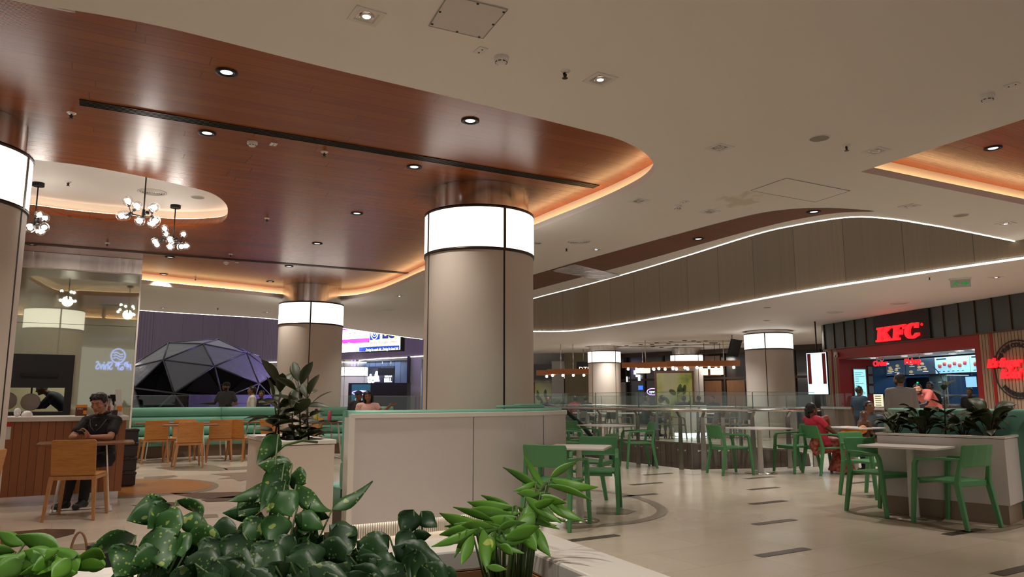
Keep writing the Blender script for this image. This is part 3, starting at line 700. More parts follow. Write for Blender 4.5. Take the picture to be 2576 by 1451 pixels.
# ---------------------------------------------------------------- glass railings round the atrium
def m_glass():
    m = mat('rail_glass', (.9, .95, .93), .02, trans=0); t = NT(m)
    tr = t.n('ShaderNodeBsdfTransparent'); tr.inputs[0].default_value = (.93, .96, .95, 1)
    g = t.n('ShaderNodeBsdfGlossy'); g.inputs['Roughness'].default_value = .02; g.inputs[0].default_value = (.9, .95, .95, 1)
    lw = t.n('ShaderNodeLayerWeight'); lw.inputs[0].default_value = .5
    x = t.n('ShaderNodeMixShader'); t.t.links.new(t.math('ADD', t.math('MULTIPLY', t.math('POWER', lw.outputs['Facing'], 4), .4), .03), x.inputs[0]); t.l(tr, 0, x, 1); t.l(g, 0, x, 2)
    t.t.links.new(x.outputs[0], t.t.nodes['Material Output'].inputs['Surface'])
m_glass()
mat('glass_edge', lin((90, 120, 112)), .2)
def railing(path, label, top, hand, posts, npan, inset=.12, edge='glass_edge', hr=.028):
    t = thing('glass_railing', label, 'railing', (*path[0], 0)); n = len(path)
    L = [0]
    for i in range(n-1): L.append(L[-1]+(path[i+1]-path[i]).length)
    def at(s):
        for i in range(n-1):
            if s <= L[i+1] or i == n-2:
                f = (s-L[i])/(L[i+1]-L[i]); d = (path[i+1]-path[i]).normalized(); return path[i].lerp(path[i+1], f), d
    cuts = [0]
    for i in range(n-1):
        k = max(1, round((L[i+1]-L[i])/npan))
        for j in range(k): cuts.append(L[i]+(L[i+1]-L[i])*(j+1)/k)
    for a, b in zip(cuts[:-1], cuts[1:]):
        g = .012; p, d = at(a+g); q, _ = at(b-g); w = Vector((-d.y, d.x))*.006
        mb = MB(); mb.hexa([Vector((*(p-w), .03)), Vector((*(q-w), .03)), Vector((*(q+w), .03)), Vector((*(p+w), .03))], [Vector((*(p-w), top)), Vector((*(q-w), top)), Vector((*(q+w), top)), Vector((*(p+w), top))])
        o = mb.build('glass_pane', 'rail_glass', t, True)
        mb = MB(); mb.bar((*p, top), (*q, top), .014, .006); mb.bar((*p, .03), (*p, top), .014, .008, up=(d.x, d.y, 0)); mb.build('pane_edge', edge, o, True)
    if hand:
        hp = [Vector((*p, hand)) for p in offset(path, -.10)]
        mb = MB(); mb.tube(hp, hr, 10); mb.build('handrail', 'steel', t, True)
        for s in posts(L):
            p, d = at(s); w = Vector((d.y, -d.x))
            mb = MB(); b0 = p+w*.03; b1 = p+w*.10
            mb.bar((*b0, 0), (*b0, hand-.12), .11, .02, up=(w.x, w.y, 0), w1=.07); mb.bar((*b0, hand-.12), (*b1, hand-.03), .05, .02, up=(w.x, w.y, 0)); mb.build('post', 'steel_dark', t, True)
            mb = MB(); mb.cyl((*(p-d*.09+w*.0), .33), (*(p+d*.09+w*.0), .33), .009, seg=8); mb.cyl((*(p-d*.09), .33), (*(p-d*.09+w*.03), .33), .016, seg=8); mb.cyl((*(p+d*.09), .33), (*(p+d*.09+w*.03), .33), .016, seg=8); mb.build('glass_clamp', 'steel', t, True)
    return t
nr = [q for q in offset(vn, 0)]
nr = [Vector((-.1, 18.6)), Pz(1500,1154).to_2d(), Pz(1740,1183).to_2d(), Pz(1900,1180).to_2d(), Pz(2060,1173).to_2d()]
nr2 = [nr[-1], Pz(2120,1150).to_2d()]
railing(nr, 'near glass balustrade with a steel handrail around the atrium opening', 1.35, 1.03, lambda L: [L[1]+.2, L[1]+(L[2]-L[1])*.5, L[1]+(L[2]-L[1])*.66, L[2]-.22, L[2]+.22, L[2]+.6, L[3]-.03, L[3]+.75, L[4]-.1], 1.35)
fr_ = [Pz(2050,1137).to_2d()]+[q+Vector((0, .12)) for q in vf[1:]]
railing(fr_, 'far glass balustrade on the other side of the atrium opening', 1.30, 1.0, lambda L: [L[1]+k*1.5 for k in range(6)], 1.4)
lr = [Vector((-9.5, 18.2)), Vector((-7.2, 20.4)), Vector((-5.4, 22.2)), Vector((-3.0, 23.6)), Vector((-1.0, 24.8))]
railing(lr, 'glass balustrade behind the long mint bench', 1.30, 0, None, 2.3, edge='steel')

# the lit shop sign that the mirrored wall shows reversed; it hangs on a wall behind the viewer
def mirror_sign():
    def hit(px, py, Y):
        s, z = mw.st(px, py); P = mw.p(s, z); d = (P-Vector((0,0,EYE))).normalized(); n = Vector((mw.n.x, mw.n.y, 0)); r = d-n*(2*d.dot(n)); t = (Y-P.y)/r.y; return P+r*t
    Y = -3.0; a = hit(333, 915, Y); b = hit(238, 915, Y)
    if b.x > a.x: lo, hi = a, b
    else: lo, hi = b, a
    z = (a.z+b.z)/2-.25; w = hi.x-lo.x
    mb = MB(); mb.rbox((-14, Y-.3, 0), (-1, Y-.1, H_MAIN)); struct(mb.build('wall_rear', plain('rear_paint', lin((126, 120, 100)), .6, .04, 2)))
    t = thing('reflected_shop_sign', 'blue glowing shop sign with a ring emblem, seen reversed in the mirrored wall', 'sign', (lo.x, Y, z))
    mat('sign_blue', (.4,.5,1), emit=(.36, .46, 1), es=3.5)
    M = frame_m((hi.x, Y-.05, z), (-1, 0, 0), (0, 0, 1)) if True else None
    text('lettering', 'ಶಿವ್ ShivS', .5, 'sign_blue', M, t, .02, .008, sx=w/2.3)
    c = hit(299, 895, Y); mb = MB(); mb.tube([(c.x+.3*cos(q), Y-.05, c.z+.3*sin(q)) for q in [k*pi/16 for k in range(32)]], .03, 8, closed=True)
    for k in (-1, 0, 1): mb.tube([(c.x+(-.2+j*.1), Y-.05, c.z+k*.11+.05*sin(j*1.5)) for j in range(5)], .025, 6)
    mb.build('ring_emblem', 'sign_blue', t, True)
mirror_sign()
# ================================================================ fast food shop with the red front
K = Wall((9.2, 22.38), (10.56, 15.1)); KL = 9.5
m_panels('fascia_dark', lin((50, 54, 52)), lin((66, 70, 66)), .5, .1, 0, .22, .5, .5, .0)
MATS['fascia_dark'].node_tree.nodes['Principled BSDF'].inputs['Roughness'].default_value = .25
plain('shop_red', lin((150, 26, 16)), .45, .05, 3)
m_panels('oak_slats', lin((150, 122, 98)), lin((176, 148, 122)), .085, .8, KA, .6, .15, .6, .22)
m_panels('plank_front', lin((104, 88, 76)), lin((142, 122, 106)), .23, .5, KA, .6, .3, .7, .03)
plain('blue_wall', lin((44, 92, 140)), .3, .06, 2)
mat('brass_dark', lin((92, 72, 54)), .35, metal=.7)
mat('sign_red', (1, .02, .03), emit=(1, .012, .018), es=1.5)
mat('black_matt', (.012, .012, .012), .6)
t = thing('storefront', 'fast food shop front with a red band, dark fascia and slatted sides', 'shop front', K.p(0, 0))
mb = MB(); K.box(mb, .45, KL, 2.655, H_LOW-.005, -.3, .0)
cpts = [K.p(.45, 0).to_2d()+Vector((K.r.x*-.45*(1-cos(a))*0, 0)) for a in (0,)]
for k in range(6):   # rounded corner
    pass
c0 = K.p(.45, 0, -.5).to_2d(); arc = [c0+(K.n.to_2d()*cos(a)-K.r.to_2d()*sin(a))*.5 for a in [i*pi/12 for i in range(7)]]
mb.wallstrip(arc, 2.655, H_LOW-.005); mb.build('fascia', 'fascia_dark', t, True)
mb = MB()
for k in range(20):
    s = .46+k*.47
    K.box(mb, s-.012, s+.012, 2.655, H_LOW-.005, 0, .03)
K.box(mb, .45, KL, 2.635, 2.66, 0, .04)
mb.build('mullions', 'brass_dark', t, True)
mb = MB(); K.box(mb, 2.72, 4.75, 2.66, 3.38, 0, .045); mb.build('sign_backing', 'black_matt', t, True)
mb = MB(); K.box(mb, .97, 6.0, 2.345, 2.635, -.2, 0); K.box(mb, .97, 1.07, .0, 2.345, -.2, 0); K.box(mb, 6.0, 6.14, 0, 2.635, -.2, .0); mb.build('red_band', 'shop_red', t, True)
mb = MB(); mb.wallstrip([c0+(K.n.to_2d()*cos(a)-K.r.to_2d()*sin(a))*.48 for a in [i*pi/12 for i in range(7)]], 0, 2.65); K.box(mb, .45, .97, 1.0, 2.635, -.2, -.01); mb.build('slatted_side', 'oak_slats', t, True)
mb = MB(); K.box(mb, .7, .76, 1.0, 2.635, -.01, .004); K.box(mb, 6.42, 6.5, 0, 2.635, -.05, .004); mb.build('red_stripe', 'shop_red', t, True)
mb = MB(); K.box(mb, 6.14, KL, 0, 2.635, -.2, -.01); mb.build('slatted_panel', 'oak_slats', t, True)
mb = MB(); K.box(mb, .2, 6.0, .0, .93, -.25, .02); mb.build('plank_counter_front', 'plank_front', t, True)
mb = MB(); K.box(mb, .2, 6.0, .93, .99, -.7, .10); mb.build('counter_top', 'table_white', t, True)
# illuminated shop name, slanted slab letters drawn as outlines
def poly_letters(parent):
    def put(polys, nm):
        cu = bpy.data.curves.new(nm, 'CURVE'); cu.dimensions = '2D'; cu.fill_mode = 'BOTH'; cu.extrude = .03; cu.bevel_depth = .006
        for P in polys:
            sp = cu.splines.new('POLY'); sp.points.add(len(P)-1); sp.use_cyclic_u = True
            for q, (x, y) in zip(sp.points, P): q.co = (x+.12*y, y, 0, 1)
        o = bpy.data.objects.new(nm+'_c', cu); COL.objects.link(o); dg = bpy.context.evaluated_depsgraph_get()
        me = bpy.data.meshes.new_from_object(o.evaluated_get(dg)); bpy.data.objects.remove(o)
        me.transform(WM[parent.name].inverted() @ K.M(2.86, 2.70, .08) @ Matrix.Diagonal((1.55/2.62, .37, 1, 1)))
        me.materials.clear(); me.materials.append(MATS['sign_red']); r = bpy.data.objects.new(nm, me); COL.objects.link(r); r.parent = parent; WM[r.name] = WM[parent.name]
    put([[(0,0),(.42,0),(.42,.14),(.33,.14),(.33,.40),(.38,.46),(.56,.14),(.5,.14),(.5,0),(.98,0),(.98,.14),(.88,.14),(.58,.62),(.82,.86),(.92,.86),(.92,1),(.5,1),(.5,.86),(.56,.86),(.33,.6),(.33,.86),(.42,.86),(.42,1),(0,1),(0,.86),(.09,.86),(.09,.14),(0,.14)]], 'letter')
    put([[(1.02,0),(1.48,0),(1.48,.14),(1.36,.14),(1.36,.42),(1.5,.42),(1.5,.34),(1.6,.34),(1.6,.66),(1.5,.66),(1.5,.57),(1.36,.57),(1.36,.85),(1.66,.85),(1.66,.7),(1.78,.7),(1.78,1),(1.02,1),(1.02,.86),(1.11,.86),(1.11,.14),(1.02,.14)]], 'letter')
    a = [(2.22+.42*cos(radians(d)), .5+.52*sin(radians(d))) for d in range(52, 309, 8)]
    b = [(2.24+.19*cos(radians(d)), .5+.38*sin(radians(d))) for d in range(308, 51, -8)]
    put([[(2.6,.28),(2.5,.34)][:0]+a+[(2.62,.16),(2.6,.33),(2.46,.33)][:3]+b+[(2.36,.68),(2.44,.66),(2.52,.66),(2.52,1.0),(2.44,1.0)]], 'letter')
sg = thing('shop_sign', 'big glowing red letters KFC on the dark fascia over the shop', 'sign', K.p(2.86, 2.7, .08))
poly_letters(sg)
text('registered_mark', '®', .1, 'sign_red', K.M(4.47, 2.98, .05), sg)
# interior
mb = MB(); K.box(mb, .9, 6.6, 0, 2.6, -4.1, -4.0); struct(mb.build('wall_shop_back', 'blue_wall'))
SW = Wall(K.p(1.07, 0, -.2).to_2d(), K.p(1.07, 0, -4).to_2d())
mb = MB(); SW.box(mb, 0, .85, 0, 2.345, -.05, 0); struct(mb.build('wall_shop_red', 'shop_red'))
mb = MB(); SW.box(mb, .85, 3.8, 0, 2.345, -.05, 0); struct(mb.build('wall_shop_side', 'blue_wall'))
mb = MB(); K.box(mb, 6.05, 6.1, 0, 2.345, -4, -.2); struct(mb.build('wall_shop_near', 'kitchen_cream'))
mb = MB(); K.box(mb, 1.0, 6.1, 2.345, 2.4, -4.05, -.05); struct(mb.build('ceiling_shop', 'ceiling_far'))
plain('screen_dark', lin((40, 52, 64)), .3)
mat('screen_cyan', (.5, .9, 1), .3, emit=lin((150, 224, 236)), es=1.1)
mat('screen_blue', (.5, .9, 1), .3, emit=lin((126, 190, 226)), es=.95)
mat('screen_navy', (.05, .08, .12), .3, emit=lin((52, 72, 96)), es=.55)
mat('food_tan', (.6, .45, .25), .5, emit=lin((196, 176, 128)), es=.5)
mat('food_red', (.6, .1, .1), .5, emit=lin((150, 34, 52)), es=.7)
mat('ink', (.03, .03, .04), .6); mat('white_ink', (.9, .9, .9), .5, emit=(.8, .9, 1), es=.6)
# standing menu on the red side wall
t = thing('menu_screen', 'upright lit menu screen on the red side wall inside the shop', 'screen', SW.p(.2, 1.2))
q0, z0 = SW.st(2127, 1008); q1, z1 = SW.st(2150, 924); z1 = 2.05; z0 = 1.1
mb = MB(); SW.box(mb, .2, .62, z0-.03, z1+.03, 0, .04); mb.build('frame', 'steel_dark', t, True)
mb = MB(); SW.box(mb, .225, .595, z0, z1, .04, .045); mb.build('screen', 'screen_cyan', t, True)
mb = MB()
for k in range(16):
    z = z1-.1-k*.05; SW.box(mb, .25, .25+random.choice((.12, .2, .26, .3)), z, z+.012, .045, .047)
mb.build('menu_lines', 'ink', t, True)
mb = MB(); SW.box(mb, .25, .43, z0+.02, z0+.07, .045, .048); SW.box(mb, .46, .58, z0+.02, z0+.14, .045, .048); mb.build('red_footer', 'food_red', t, True)
for k in range(3):
    mb = MB(); SW.box(mb, .68, .86, 1.35+k*.28, 1.6+k*.28, 0, .02); o = mb.build('framed_notice', 'black_satin')
    tag(o, ('lowest', 'middle', 'topmost')[k]+' black framed notice beside the upright menu screen', 'notice')
    WM[o.name] = Matrix.Identity(4); mb = MB(); SW.box(mb, .695, .845, 1.365+k*.28, 1.585+k*.28, .02, .022); mb.build('sheet', plain('notice_grey', lin((120, 128, 130)), .5) if k == 0 else 'notice_grey', o, True)
# ceiling lights in the shop
k = 0
for s, d in ((1.9, -.5), (2.9, -.7), (4.0, -.5), (4.1, -1.1), (5.0, -.5), (5.3, -1.0), (5.6, -.4)):
    p = K.p(s, 2.338, d); t = thing('downlight', ('round white downlight in the shop ceiling, number %d counted from the far end' % (k+1)), 'downlight', p, 0, 'shop ceiling downlights')
    t['label'] = 'round white downlight glowing in the low ceiling of the red fronted shop'
    mb = MB(); mb.lathe([(.13, .004), (.13, -.012), (.10, -.014), (.10, .003)], seg=20); mb.build('trim_ring', 'solid_white', t)
    mb = MB(); mb.lathe([(.10, -.004), (.0, -.004)], seg=20); mb.build('lens', mat('lamp_white', (1,1,1), emit=(.9, .95, 1), es=9) if k == 0 else 'lamp_white', t)
    k += 1
lamp('AREA', K.p(3.4, 2.3, -2.4), 55, (.62, .82, 1), 2.2, direction=(0, 0, -1), name='shop_light')
# menu boards
t = thing('menu_board', 'row of lit menu screens hung inside the red fronted shop', 'menu board', K.p(.8, 1.9, -1.5))
D = -1.5
cuts = [(.72, 1.85, 'screen_navy'), (1.88, 2.98, 'screen_navy'), (3.0, 4.16, 'screen_blue'), (4.18, 4.75, 'screen_blue')]
mb = MB(); K.box(mb, .6, 5.0, 1.84, 2.34, D-.08, D-.012); mb.build('backing', 'black_satin', t, True)
for i, (a, b, mm) in enumerate(cuts):
    mb = MB(); K.box(mb, a, b, 1.88, 2.3, D-.012, D); sc_ = mb.build('screen', mm, t, True)
    mb = MB(); mr = MB(); mw_ = MB(); R_ = random.Random(i)
    if mm == 'screen_navy':
        for j in range(5):
            s = a+.15+R_.random()*(b-a-.3); z = 1.95+R_.random()*.26; p = K.p(s, z, D+.006); m1 = MB(); m1.sphere(p, .055, 10, 6, (1, 1, .75)); m1.build('food_print', 'food_tan', sc_, True)
            K.box(mw_, s-.1, s+.1, z-.075, z-.06, D, D+.004)
        K.box(mw_, a+.06, a+.5, 2.2, 2.24, D, D+.004)
    else:
        for j in range(6 if i == 2 else 3):
            s = a+.18+j*.17; z = 2.02+.05*(j % 2); p = K.p(s, z, D+.005)
            m1 = MB(); m1.cyl(p, p+Vector((0, 0, .07)), .04, .055, 10); m1.build('bucket_print', 'food_red', sc_, True)
            m1 = MB(); m1.sphere(p+Vector((0, 0, .09)), .05, 10, 6, (1, 1, .6)); m1.build('food_print', 'food_tan', sc_, True)
        K.box(mw_, a+.06, a+.4, 2.23, 2.27, D, D+.004)
        for j in range(6): K.box(mw_, a+.1+j*.16, a+.17+j*.16, 1.92, 1.935, D, D+.004)
    mw_.build('menu_lines', 'white_ink' if mm == 'screen_navy' else 'ink', sc_, True)
for word, px, py, lab in (('Order', 2197, 921, 'glowing red hanging sign reading Order'), ('Pickup', 2276, 916, 'glowing red hanging sign reading Pickup')):
    s, z = K.st(px, py, -.35); t = thing('hanging_sign', lab, 'sign', K.p(s, z, -.35))
    text('lettering', word, .2, 'sign_red', K.M(s, z, -.35) , t, .012, .006, sx=1.15, space=.95)
    mb = MB(); w = .5 if word == 'Order' else .62
    for f in (.15, w-.08): mb.cyl(K.p(s+f, z+.13, -.35), K.p(s+f, 2.345, -.35), .012, seg=6)
    mb.build('hanger', 'steel', t, True)
# kitchen gear
GD = -2.1
def gs(px, dd=GD): return K.st(px, 975, dd)[0]
t = thing('oven', 'tall steel oven cabinet inside the shop kitchen', 'oven', K.p(gs(2338), 0, GD)); a, b = gs(2338), gs(2384)
mb = MB(); K.box(mb, a, b, 0, 1.86, GD-.7, GD); mb.build('body', 'steel', t, True, bevel=.01)
for k in range(3): mb = MB(); K.box(mb, a+.06, b-.06, .5+k*.42, .86+k*.42, GD, GD+.03); dd = mb.build('door', 'steel_dark', t, True); mb = MB(); mb.cyl(K.p(a+.12, .82+k*.42, GD+.06), K.p(b-.12, .82+k*.42, GD+.06), .014, seg=8); mb.build('handle', 'steel', dd, True)
a, b = gs(2283), gs(2335)
t = thing('warmer', 'black food warmer beside the steel oven', 'warmer', K.p(a, 0, GD))
mb = MB(); K.box(mb, a, b, 0, 1.82, GD-.6, GD); mb.build('body', 'black_satin', t, True, bevel=.01)
mb = MB(); K.box(mb, a+.4, a+.45, 1.66, 1.69, GD, GD+.01); mb.build('indicator', mat('green_led', (0,1,.2), emit=(0,1,.3), es=3), t, True)
mb = MB(); K.box(mb, a+.1, b-.1, .9, 1.5, GD, GD+.02); mb.build('door', 'steel_dark', t, True)
a, b = gs(2430, -1.9), gs(2460, -1.9)
t = thing('order_monitor', 'pale blue order monitor hung at the near end of the shop kitchen', 'monitor', K.p(a, 1.4, -1.9))
mb = MB(); K.box(mb, a, b, 1.50, 1.80, -1.95, -1.9); mb.build('casing', 'black_satin', t, True)
mb = MB(); K.box(mb, a+.02, b-.02, 1.52, 1.78, -1.9, -1.89); mb.build('screen', 'screen_blue', t, True)
mb = MB(); mb.cyl(K.p(a+.2, 1.8, -1.93), K.p(a+.2, 2.345, -1.93), .015, seg=8); mb.build('hanger', 'steel_dark', t, True)
t = thing('steel_counter', 'steel work counter with trays inside the shop kitchen', 'counter', K.p(4.5, 0, -1.6)); a, b = gs(2386, -1.6), 5.3
mb = MB(); K.box(mb, a, b, 0, 1.05, -1.9, -1.35); mb.build('body', 'steel_dark', t, True); mb = MB(); K.box(mb, a-.03, b+.05, 1.05, 1.09, -1.95, -1.3); K.box(mb, a, b-.4, 1.3, 1.33, -1.95, -1.5); mb.build('shelf', 'steel', t, True)
for k, (s, d) in enumerate(((4.0, -1.42), (4.45, -1.42), (4.9, -1.42))):
    p = K.p(s, 1.09, d); mb = MB(); mb.cyl(p, p+Vector((0,0,.16)), .07, .09, 14); o = mb.build('food_bucket', 'table_white'); tag(o, ('farthest', 'middle', 'nearest')[k]+' white paper bucket on the steel work counter', 'bucket')
# counter-top price board
s, z = K.st(2201, 1028, -.3); t = thing('price_board', 'small lit cream price board standing on the shop counter', 'sign', K.p(s, .99, -.3))
mb = MB(); K.box(mb, s-.02, s+.4, .99, 1.36, -.32, -.29); mb.build('frame', 'black_satin', t, True)
mb = MB(); K.box(mb, s, s+.38, 1.01, 1.34, -.29, -.285); mb.build('face', mat('cream_lit', (1, .95, .7), emit=(1, .9, .6), es=.8), t, True)
mb = MB()
for k in range(5): K.box(mb, s+.06, s+.3, 1.04+k*.06, 1.06+k*.06, -.285, -.283)
mb.build('lines', 'ink', t, True)
# slogan roundel on the slatted wall
cs, cz = 7.1, 1.83
t = thing('slogan_sign', "black ring sign with glowing red script reading it's finger lickin' good", 'sign', K.p(cs, cz, 0))
mb = MB(); P = [K.p(cs+.62*cos(a), cz+.6*sin(a), .015) for a in [radians(x) for x in range(0, 360, 5)]]
mb.tube([p for i, p in enumerate(P) if not 34 < i < 41], .014, 6); mb.build('ring', 'black_matt', t, True)
text('upper_lettering', 'MADE THE COLONEL WAY', .115, 'black_matt', K.M(cs, cz, .012), t, .003, .008, align='CENTER', curve_r=.47)
text('lower_lettering', 'HANDMADE WITH CARE'[:8]+' WITH', .115, 'black_matt', K.M(cs, cz, .012), t, .003, .008, align='CENTER', curve_r=-.56)
text('red_script', "it's finger", .25, 'sign_red', K.M(6.36, 1.90, .05), t, .02, .012, .25, sx=1.05, space=.92)
text('red_script', "lickin' good", .25, 'sign_red', K.M(6.68, 1.66, .05), t, .02, .012, .25, sx=1.05, space=.92)
# blade screen at the shop corner
bo = PY(2030, 940, 21.2).to_2d(); bw = Wall(bo, bo+Vector((.62, -.78)))
t = thing('blade_sign', 'upright white lit sign with two red stripes at the corner of the shop', 'sign', bw.p(.3, 1.3))
zb, zt_ = 1.33, 2.52; w = .62
mb = MB(); bw.box(mb, 0, w, zb, zt_, -.08, 0); mb.build('casing', 'black_satin', t, True, bevel=.02)
mb = MB(); bw.box(mb, .015, w-.015, zb+.015, zt_-.015, 0, .004); mb.build('lit_face', mat('sign_white', (1,1,1), emit=(.62, .86, 1), es=1.15), t, True)
mb = MB(); bw.box(mb, .04, .14, zb+.3, zt_-.04, .004, .006); bw.box(mb, w-.14, w-.04, zb+.3, zt_-.04, .004, .006); mb.build('red_stripe', 'shop_red', t, True)
mb = MB(); p = bw.p(.31, zt_, -.04); mb.bar(p-Vector((0,0,.02)), Vector((p.x, p.y, H_LOW)), .03, .03, up=(1,0,0)); mb.build('hanger', 'black_satin', t, True)
# two dome cameras
for s, z, d, lab in ((1.02, 2.45, .05, 'small white camera on the red band at the far corner of the shop'), (1.6, 2.3, -.9, 'small white dome camera under the shop ceiling')):
    t = thing('security_camera', lab, 'camera', K.p(s, z, d))
    mb = MB(); mb.sphere((0, 0, 0), .06); mb.build('dome', 'table_white', t); mb = MB(); mb.cyl((0, 0, .0), (0, 0, .1), .05, seg=12); mb.build('base', 'table_white', t); mb = MB(); mb.sphere((-.03, -.045, -.02), .022, 8, 6); mb.build('lens', 'black_satin', t)
# acrylic stand by the counter's far end
p = PY(2110, 1000, 19.2)
t = thing('acrylic_stand', 'clear acrylic stand with leaflets beside the plank counter', 'stand', (p.x, p.y, 0))
for k in range(3): mb = MB(); mb.box((-.3+k*.3, 0, 1.15), (.24, .04, .42), -.4); mb.build('pocket', 'rail_glass', t); 
mb = MB(); mb.box((0, .05, .66), (.9, .02, 1.32), 0); mb.build('back_panel', 'rail_glass', t); mb = MB(); mb.box((0, .05, .02), (.95, .4, .04)); mb.build('base', 'steel_dark', t)
# ================================================================ far side of the atrium
plain('olive_wall', lin((112, 104, 78)), .5, .04, 2)
plain('grey_wall', lin((150, 150, 146)), .5, .04, 2)
mat('dark_glass', lin((34, 26, 20)), .12, spec=.6)
mat('beam_wood', lin((168, 104, 58)), .45)
mat('bulb_glow', (1, 1, 1), emit=(1, .93, .82), es=14)
FW = Wall(PY(1490, 950, 38).to_2d(), PY(2110, 950, 29.5).to_2d())
mb = MB(); FW.box(mb, 0, FW.len+3, 0, H_LOW, -.1, 0); struct(mb.build('wall_far_shops', 'dark_glass'))
t = thing('shop_mullions', 'dark framed glass shop fronts on the far side behind the mural', 'shop front', FW.p(0, 0))
mb = MB()
for k in range(13): FW.box(mb, k*1.05, k*1.05+.07, 0, H_LOW, 0, .08)
FW.box(mb, 0, FW.len+3, 2.05, 2.15, 0, .07); FW.box(mb, 0, FW.len+3, H_LOW-.2, H_LOW, 0, .1)
mb.build('mullions', mat('bronze_frame', lin((62, 50, 40)), .4, metal=.4), t, True)
mb = MB()
for a, b, z0, z1 in ((6.3, 7.2, .1, 2.0), (7.45, 8.3, .1, 2.0), (6.3, 7.2, 2.2, 3.1), (8.5, 9.3, 2.2, 3.1)): FW.box(mb, a, b, z0, z1, .0, .03)
mb.build('timber_panel', m_grain('dark_wood', lin((92, 62, 40)), lin((116, 80, 54)), .4, 'z') or 'dark_wood', t, True)
mb = MB(); FW.box(mb, 1.6, 2.1, 0, 2.0, .02, .06); mb.build('door_panel', 'grey_wall', t, True)
for px, py, lab, w, h in ((1600, 950, 'left', .09, .3), (1598, 945, '', .3, .1)): pass
mat('glow_white', (1,1,1), emit=(.85, .95, 1), es=3)
s, z = FW.st(1600, 947); t = thing('wall_sign', 'small white glowing arrow shaped sign on the dark far shop front', 'sign', FW.p(s, z, .1))
mb = MB(); FW.box(mb, s-.06, s+.06, z+.1, z+.3, .08, .1); FW.box(mb, s+.05, s+.3, z-.02, z+.08, .08, .1); FW.box(mb, s+.18, s+.3, z-.2, z, .08, .1); FW.box(mb, s-.5, s-.44, z-.25, z, .08, .1); mb.build('strokes', 'glow_white', t, True)
s, z = FW.st(1645, 985); t = thing('neon_sign', 'small violet oval lit sign on the dark far shop front', 'sign', FW.p(s, z, .1))
mb = MB(); P = [FW.p(s+.32*cos(a), z+.15*sin(a), .1) for a in [k*pi/12 for k in range(24)]]; mb.tube(P, .02, 6, closed=True); mb.build('outline', mat('violet_glow', (.5,.3,1), emit=(.45, .3, 1), es=2.5), t, True)
text('lettering', 'open', .17, 'glow_white', FW.M(s-.2, z-.05, .1), t, .003)
s, z = FW.st(1614, 975); t = thing('blue_sticker', 'small blue lit sticker on the dark far shop front', 'sticker', FW.p(s, z, .1)); mb = MB(); FW.box(mb, s-.13, s+.13, z-.1, z+.1, .08, .09); mb.build('face', mat('blue_glow', (.05,.2,1), emit=(.06, .22, .9), es=1), t, True)
# box lanterns in the far shop
for i, (px, py, w, h, lab) in enumerate(((1773, 935, .2, .26, 'leftmost'), (1799, 934, .3, .26, 'middle'), (1813, 934, .16, .26, 'rightmost'))):
    p = PY(px, py, 29.5); t = thing('box_lantern', lab+' of the three warm box lanterns in front of the far dark shops', 'lantern', p)
    mb = MB(); mb.box((0, 0, 0), (w, w, h)); mb.build('shade', mat('lantern_glow', (1,.8,.6), emit=(1, .78, .52), es=1.5) if i == 0 else 'lantern_glow', t); mb = MB(); mb.cyl((0, 0, h/2), (0, 0, H_LOW-p.z), .01, seg=6); mb.build('cord', 'black_satin', t)
s0 = PY(1617, 930, 30); t = thing('drum_pendant', 'cream oval drum pendant under the far beam chandelier', 'pendant lamp', s0)
mb = MB(); mb.lathe([(0, -.13), (.28, -.13), (.3, -.1), (.3, .12), (0, .12)], seg=24); mb.build('shade', 'lantern_glow', t); mb = MB(); mb.cyl((0,0,.12), (0,0,H_LOW-s0.z), .012, seg=6); mb.build('rod', 'steel', t)
# leaf mural
def mural(a, b, z0, z1, label, seed, leaves=True):
    w = Wall(a, b); t = thing('mural_panel', label, 'mural', w.p(0, 0))
    mb = MB(); w.box(mb, -.08, w.len+.08, z0, z1+.08, -.12, -.02); mb.build('frame', 'dark_wood', t, True)
    mb = MB(); w.box(mb, 0, w.len, z0, z1, -.03, 0); mb.build('picture', 'mural_green', t, True)
    if leaves:
        mb = MB(); R_ = random.Random(seed)
        st = w.len*.55
        mb.cyl(w.p(st, z0, .004), w.p(st+.05, z1*.72, .004), .014, seg=5)
        for k in range(13):
            s = st+R_.uniform(-.7, .7); z = z0+.35+R_.random()*(z1-z0)*.6; a_ = R_.uniform(0, 2*pi); L = R_.uniform(.16, .3)
            ring = [w.p(s+L*.5*cos(q)*cos(a_)-L*.26*sin(q)*sin(a_), z+L*.7*cos(q)*sin(a_)+L*.36*sin(q)*cos(a_), .004) for q in [j*pi/6 for j in range(12)]]
            mb.add(ring, [tuple(range(12))])
        mb.build('leaf_print', plain('leaf_print', lin((74, 96, 44)), .5, .2, 8) if seed == 3 else 'leaf_print', t, True)
def m_mural():
    m = mat('mural_green', (.4, .5, .2), .5); t = NT(m); f = t.noise(t.coords(0, (1, 1, 1)), 1.6, 3); g = t.noise(t.coords(.4, (1, 1, .6)), .8, 2)
    c1 = t.ramp(f, [(.35, lin((96, 122, 50))), (.5, lin((170, 182, 84))), (.66, lin((200, 204, 150)))])
    t.base(t.mix(t.ramp(g, [(.45, (0,0,0)), (.6, (1,1,1))]), c1, lin((184, 188, 166))))
m_mural()
mural(PY(1653, 990, 29.2).to_2d(), PY(1742, 990, 29.0).to_2d(), .1, 2.2, 'green leaf mural panel on the far side between two columns', 3)
mural(PY(1346, 990, 36.38).to_2d(), PY(1418, 990, 36.38).to_2d(), .5, 2.1, 'yellow green mural beside the large column on the far wall', 4)
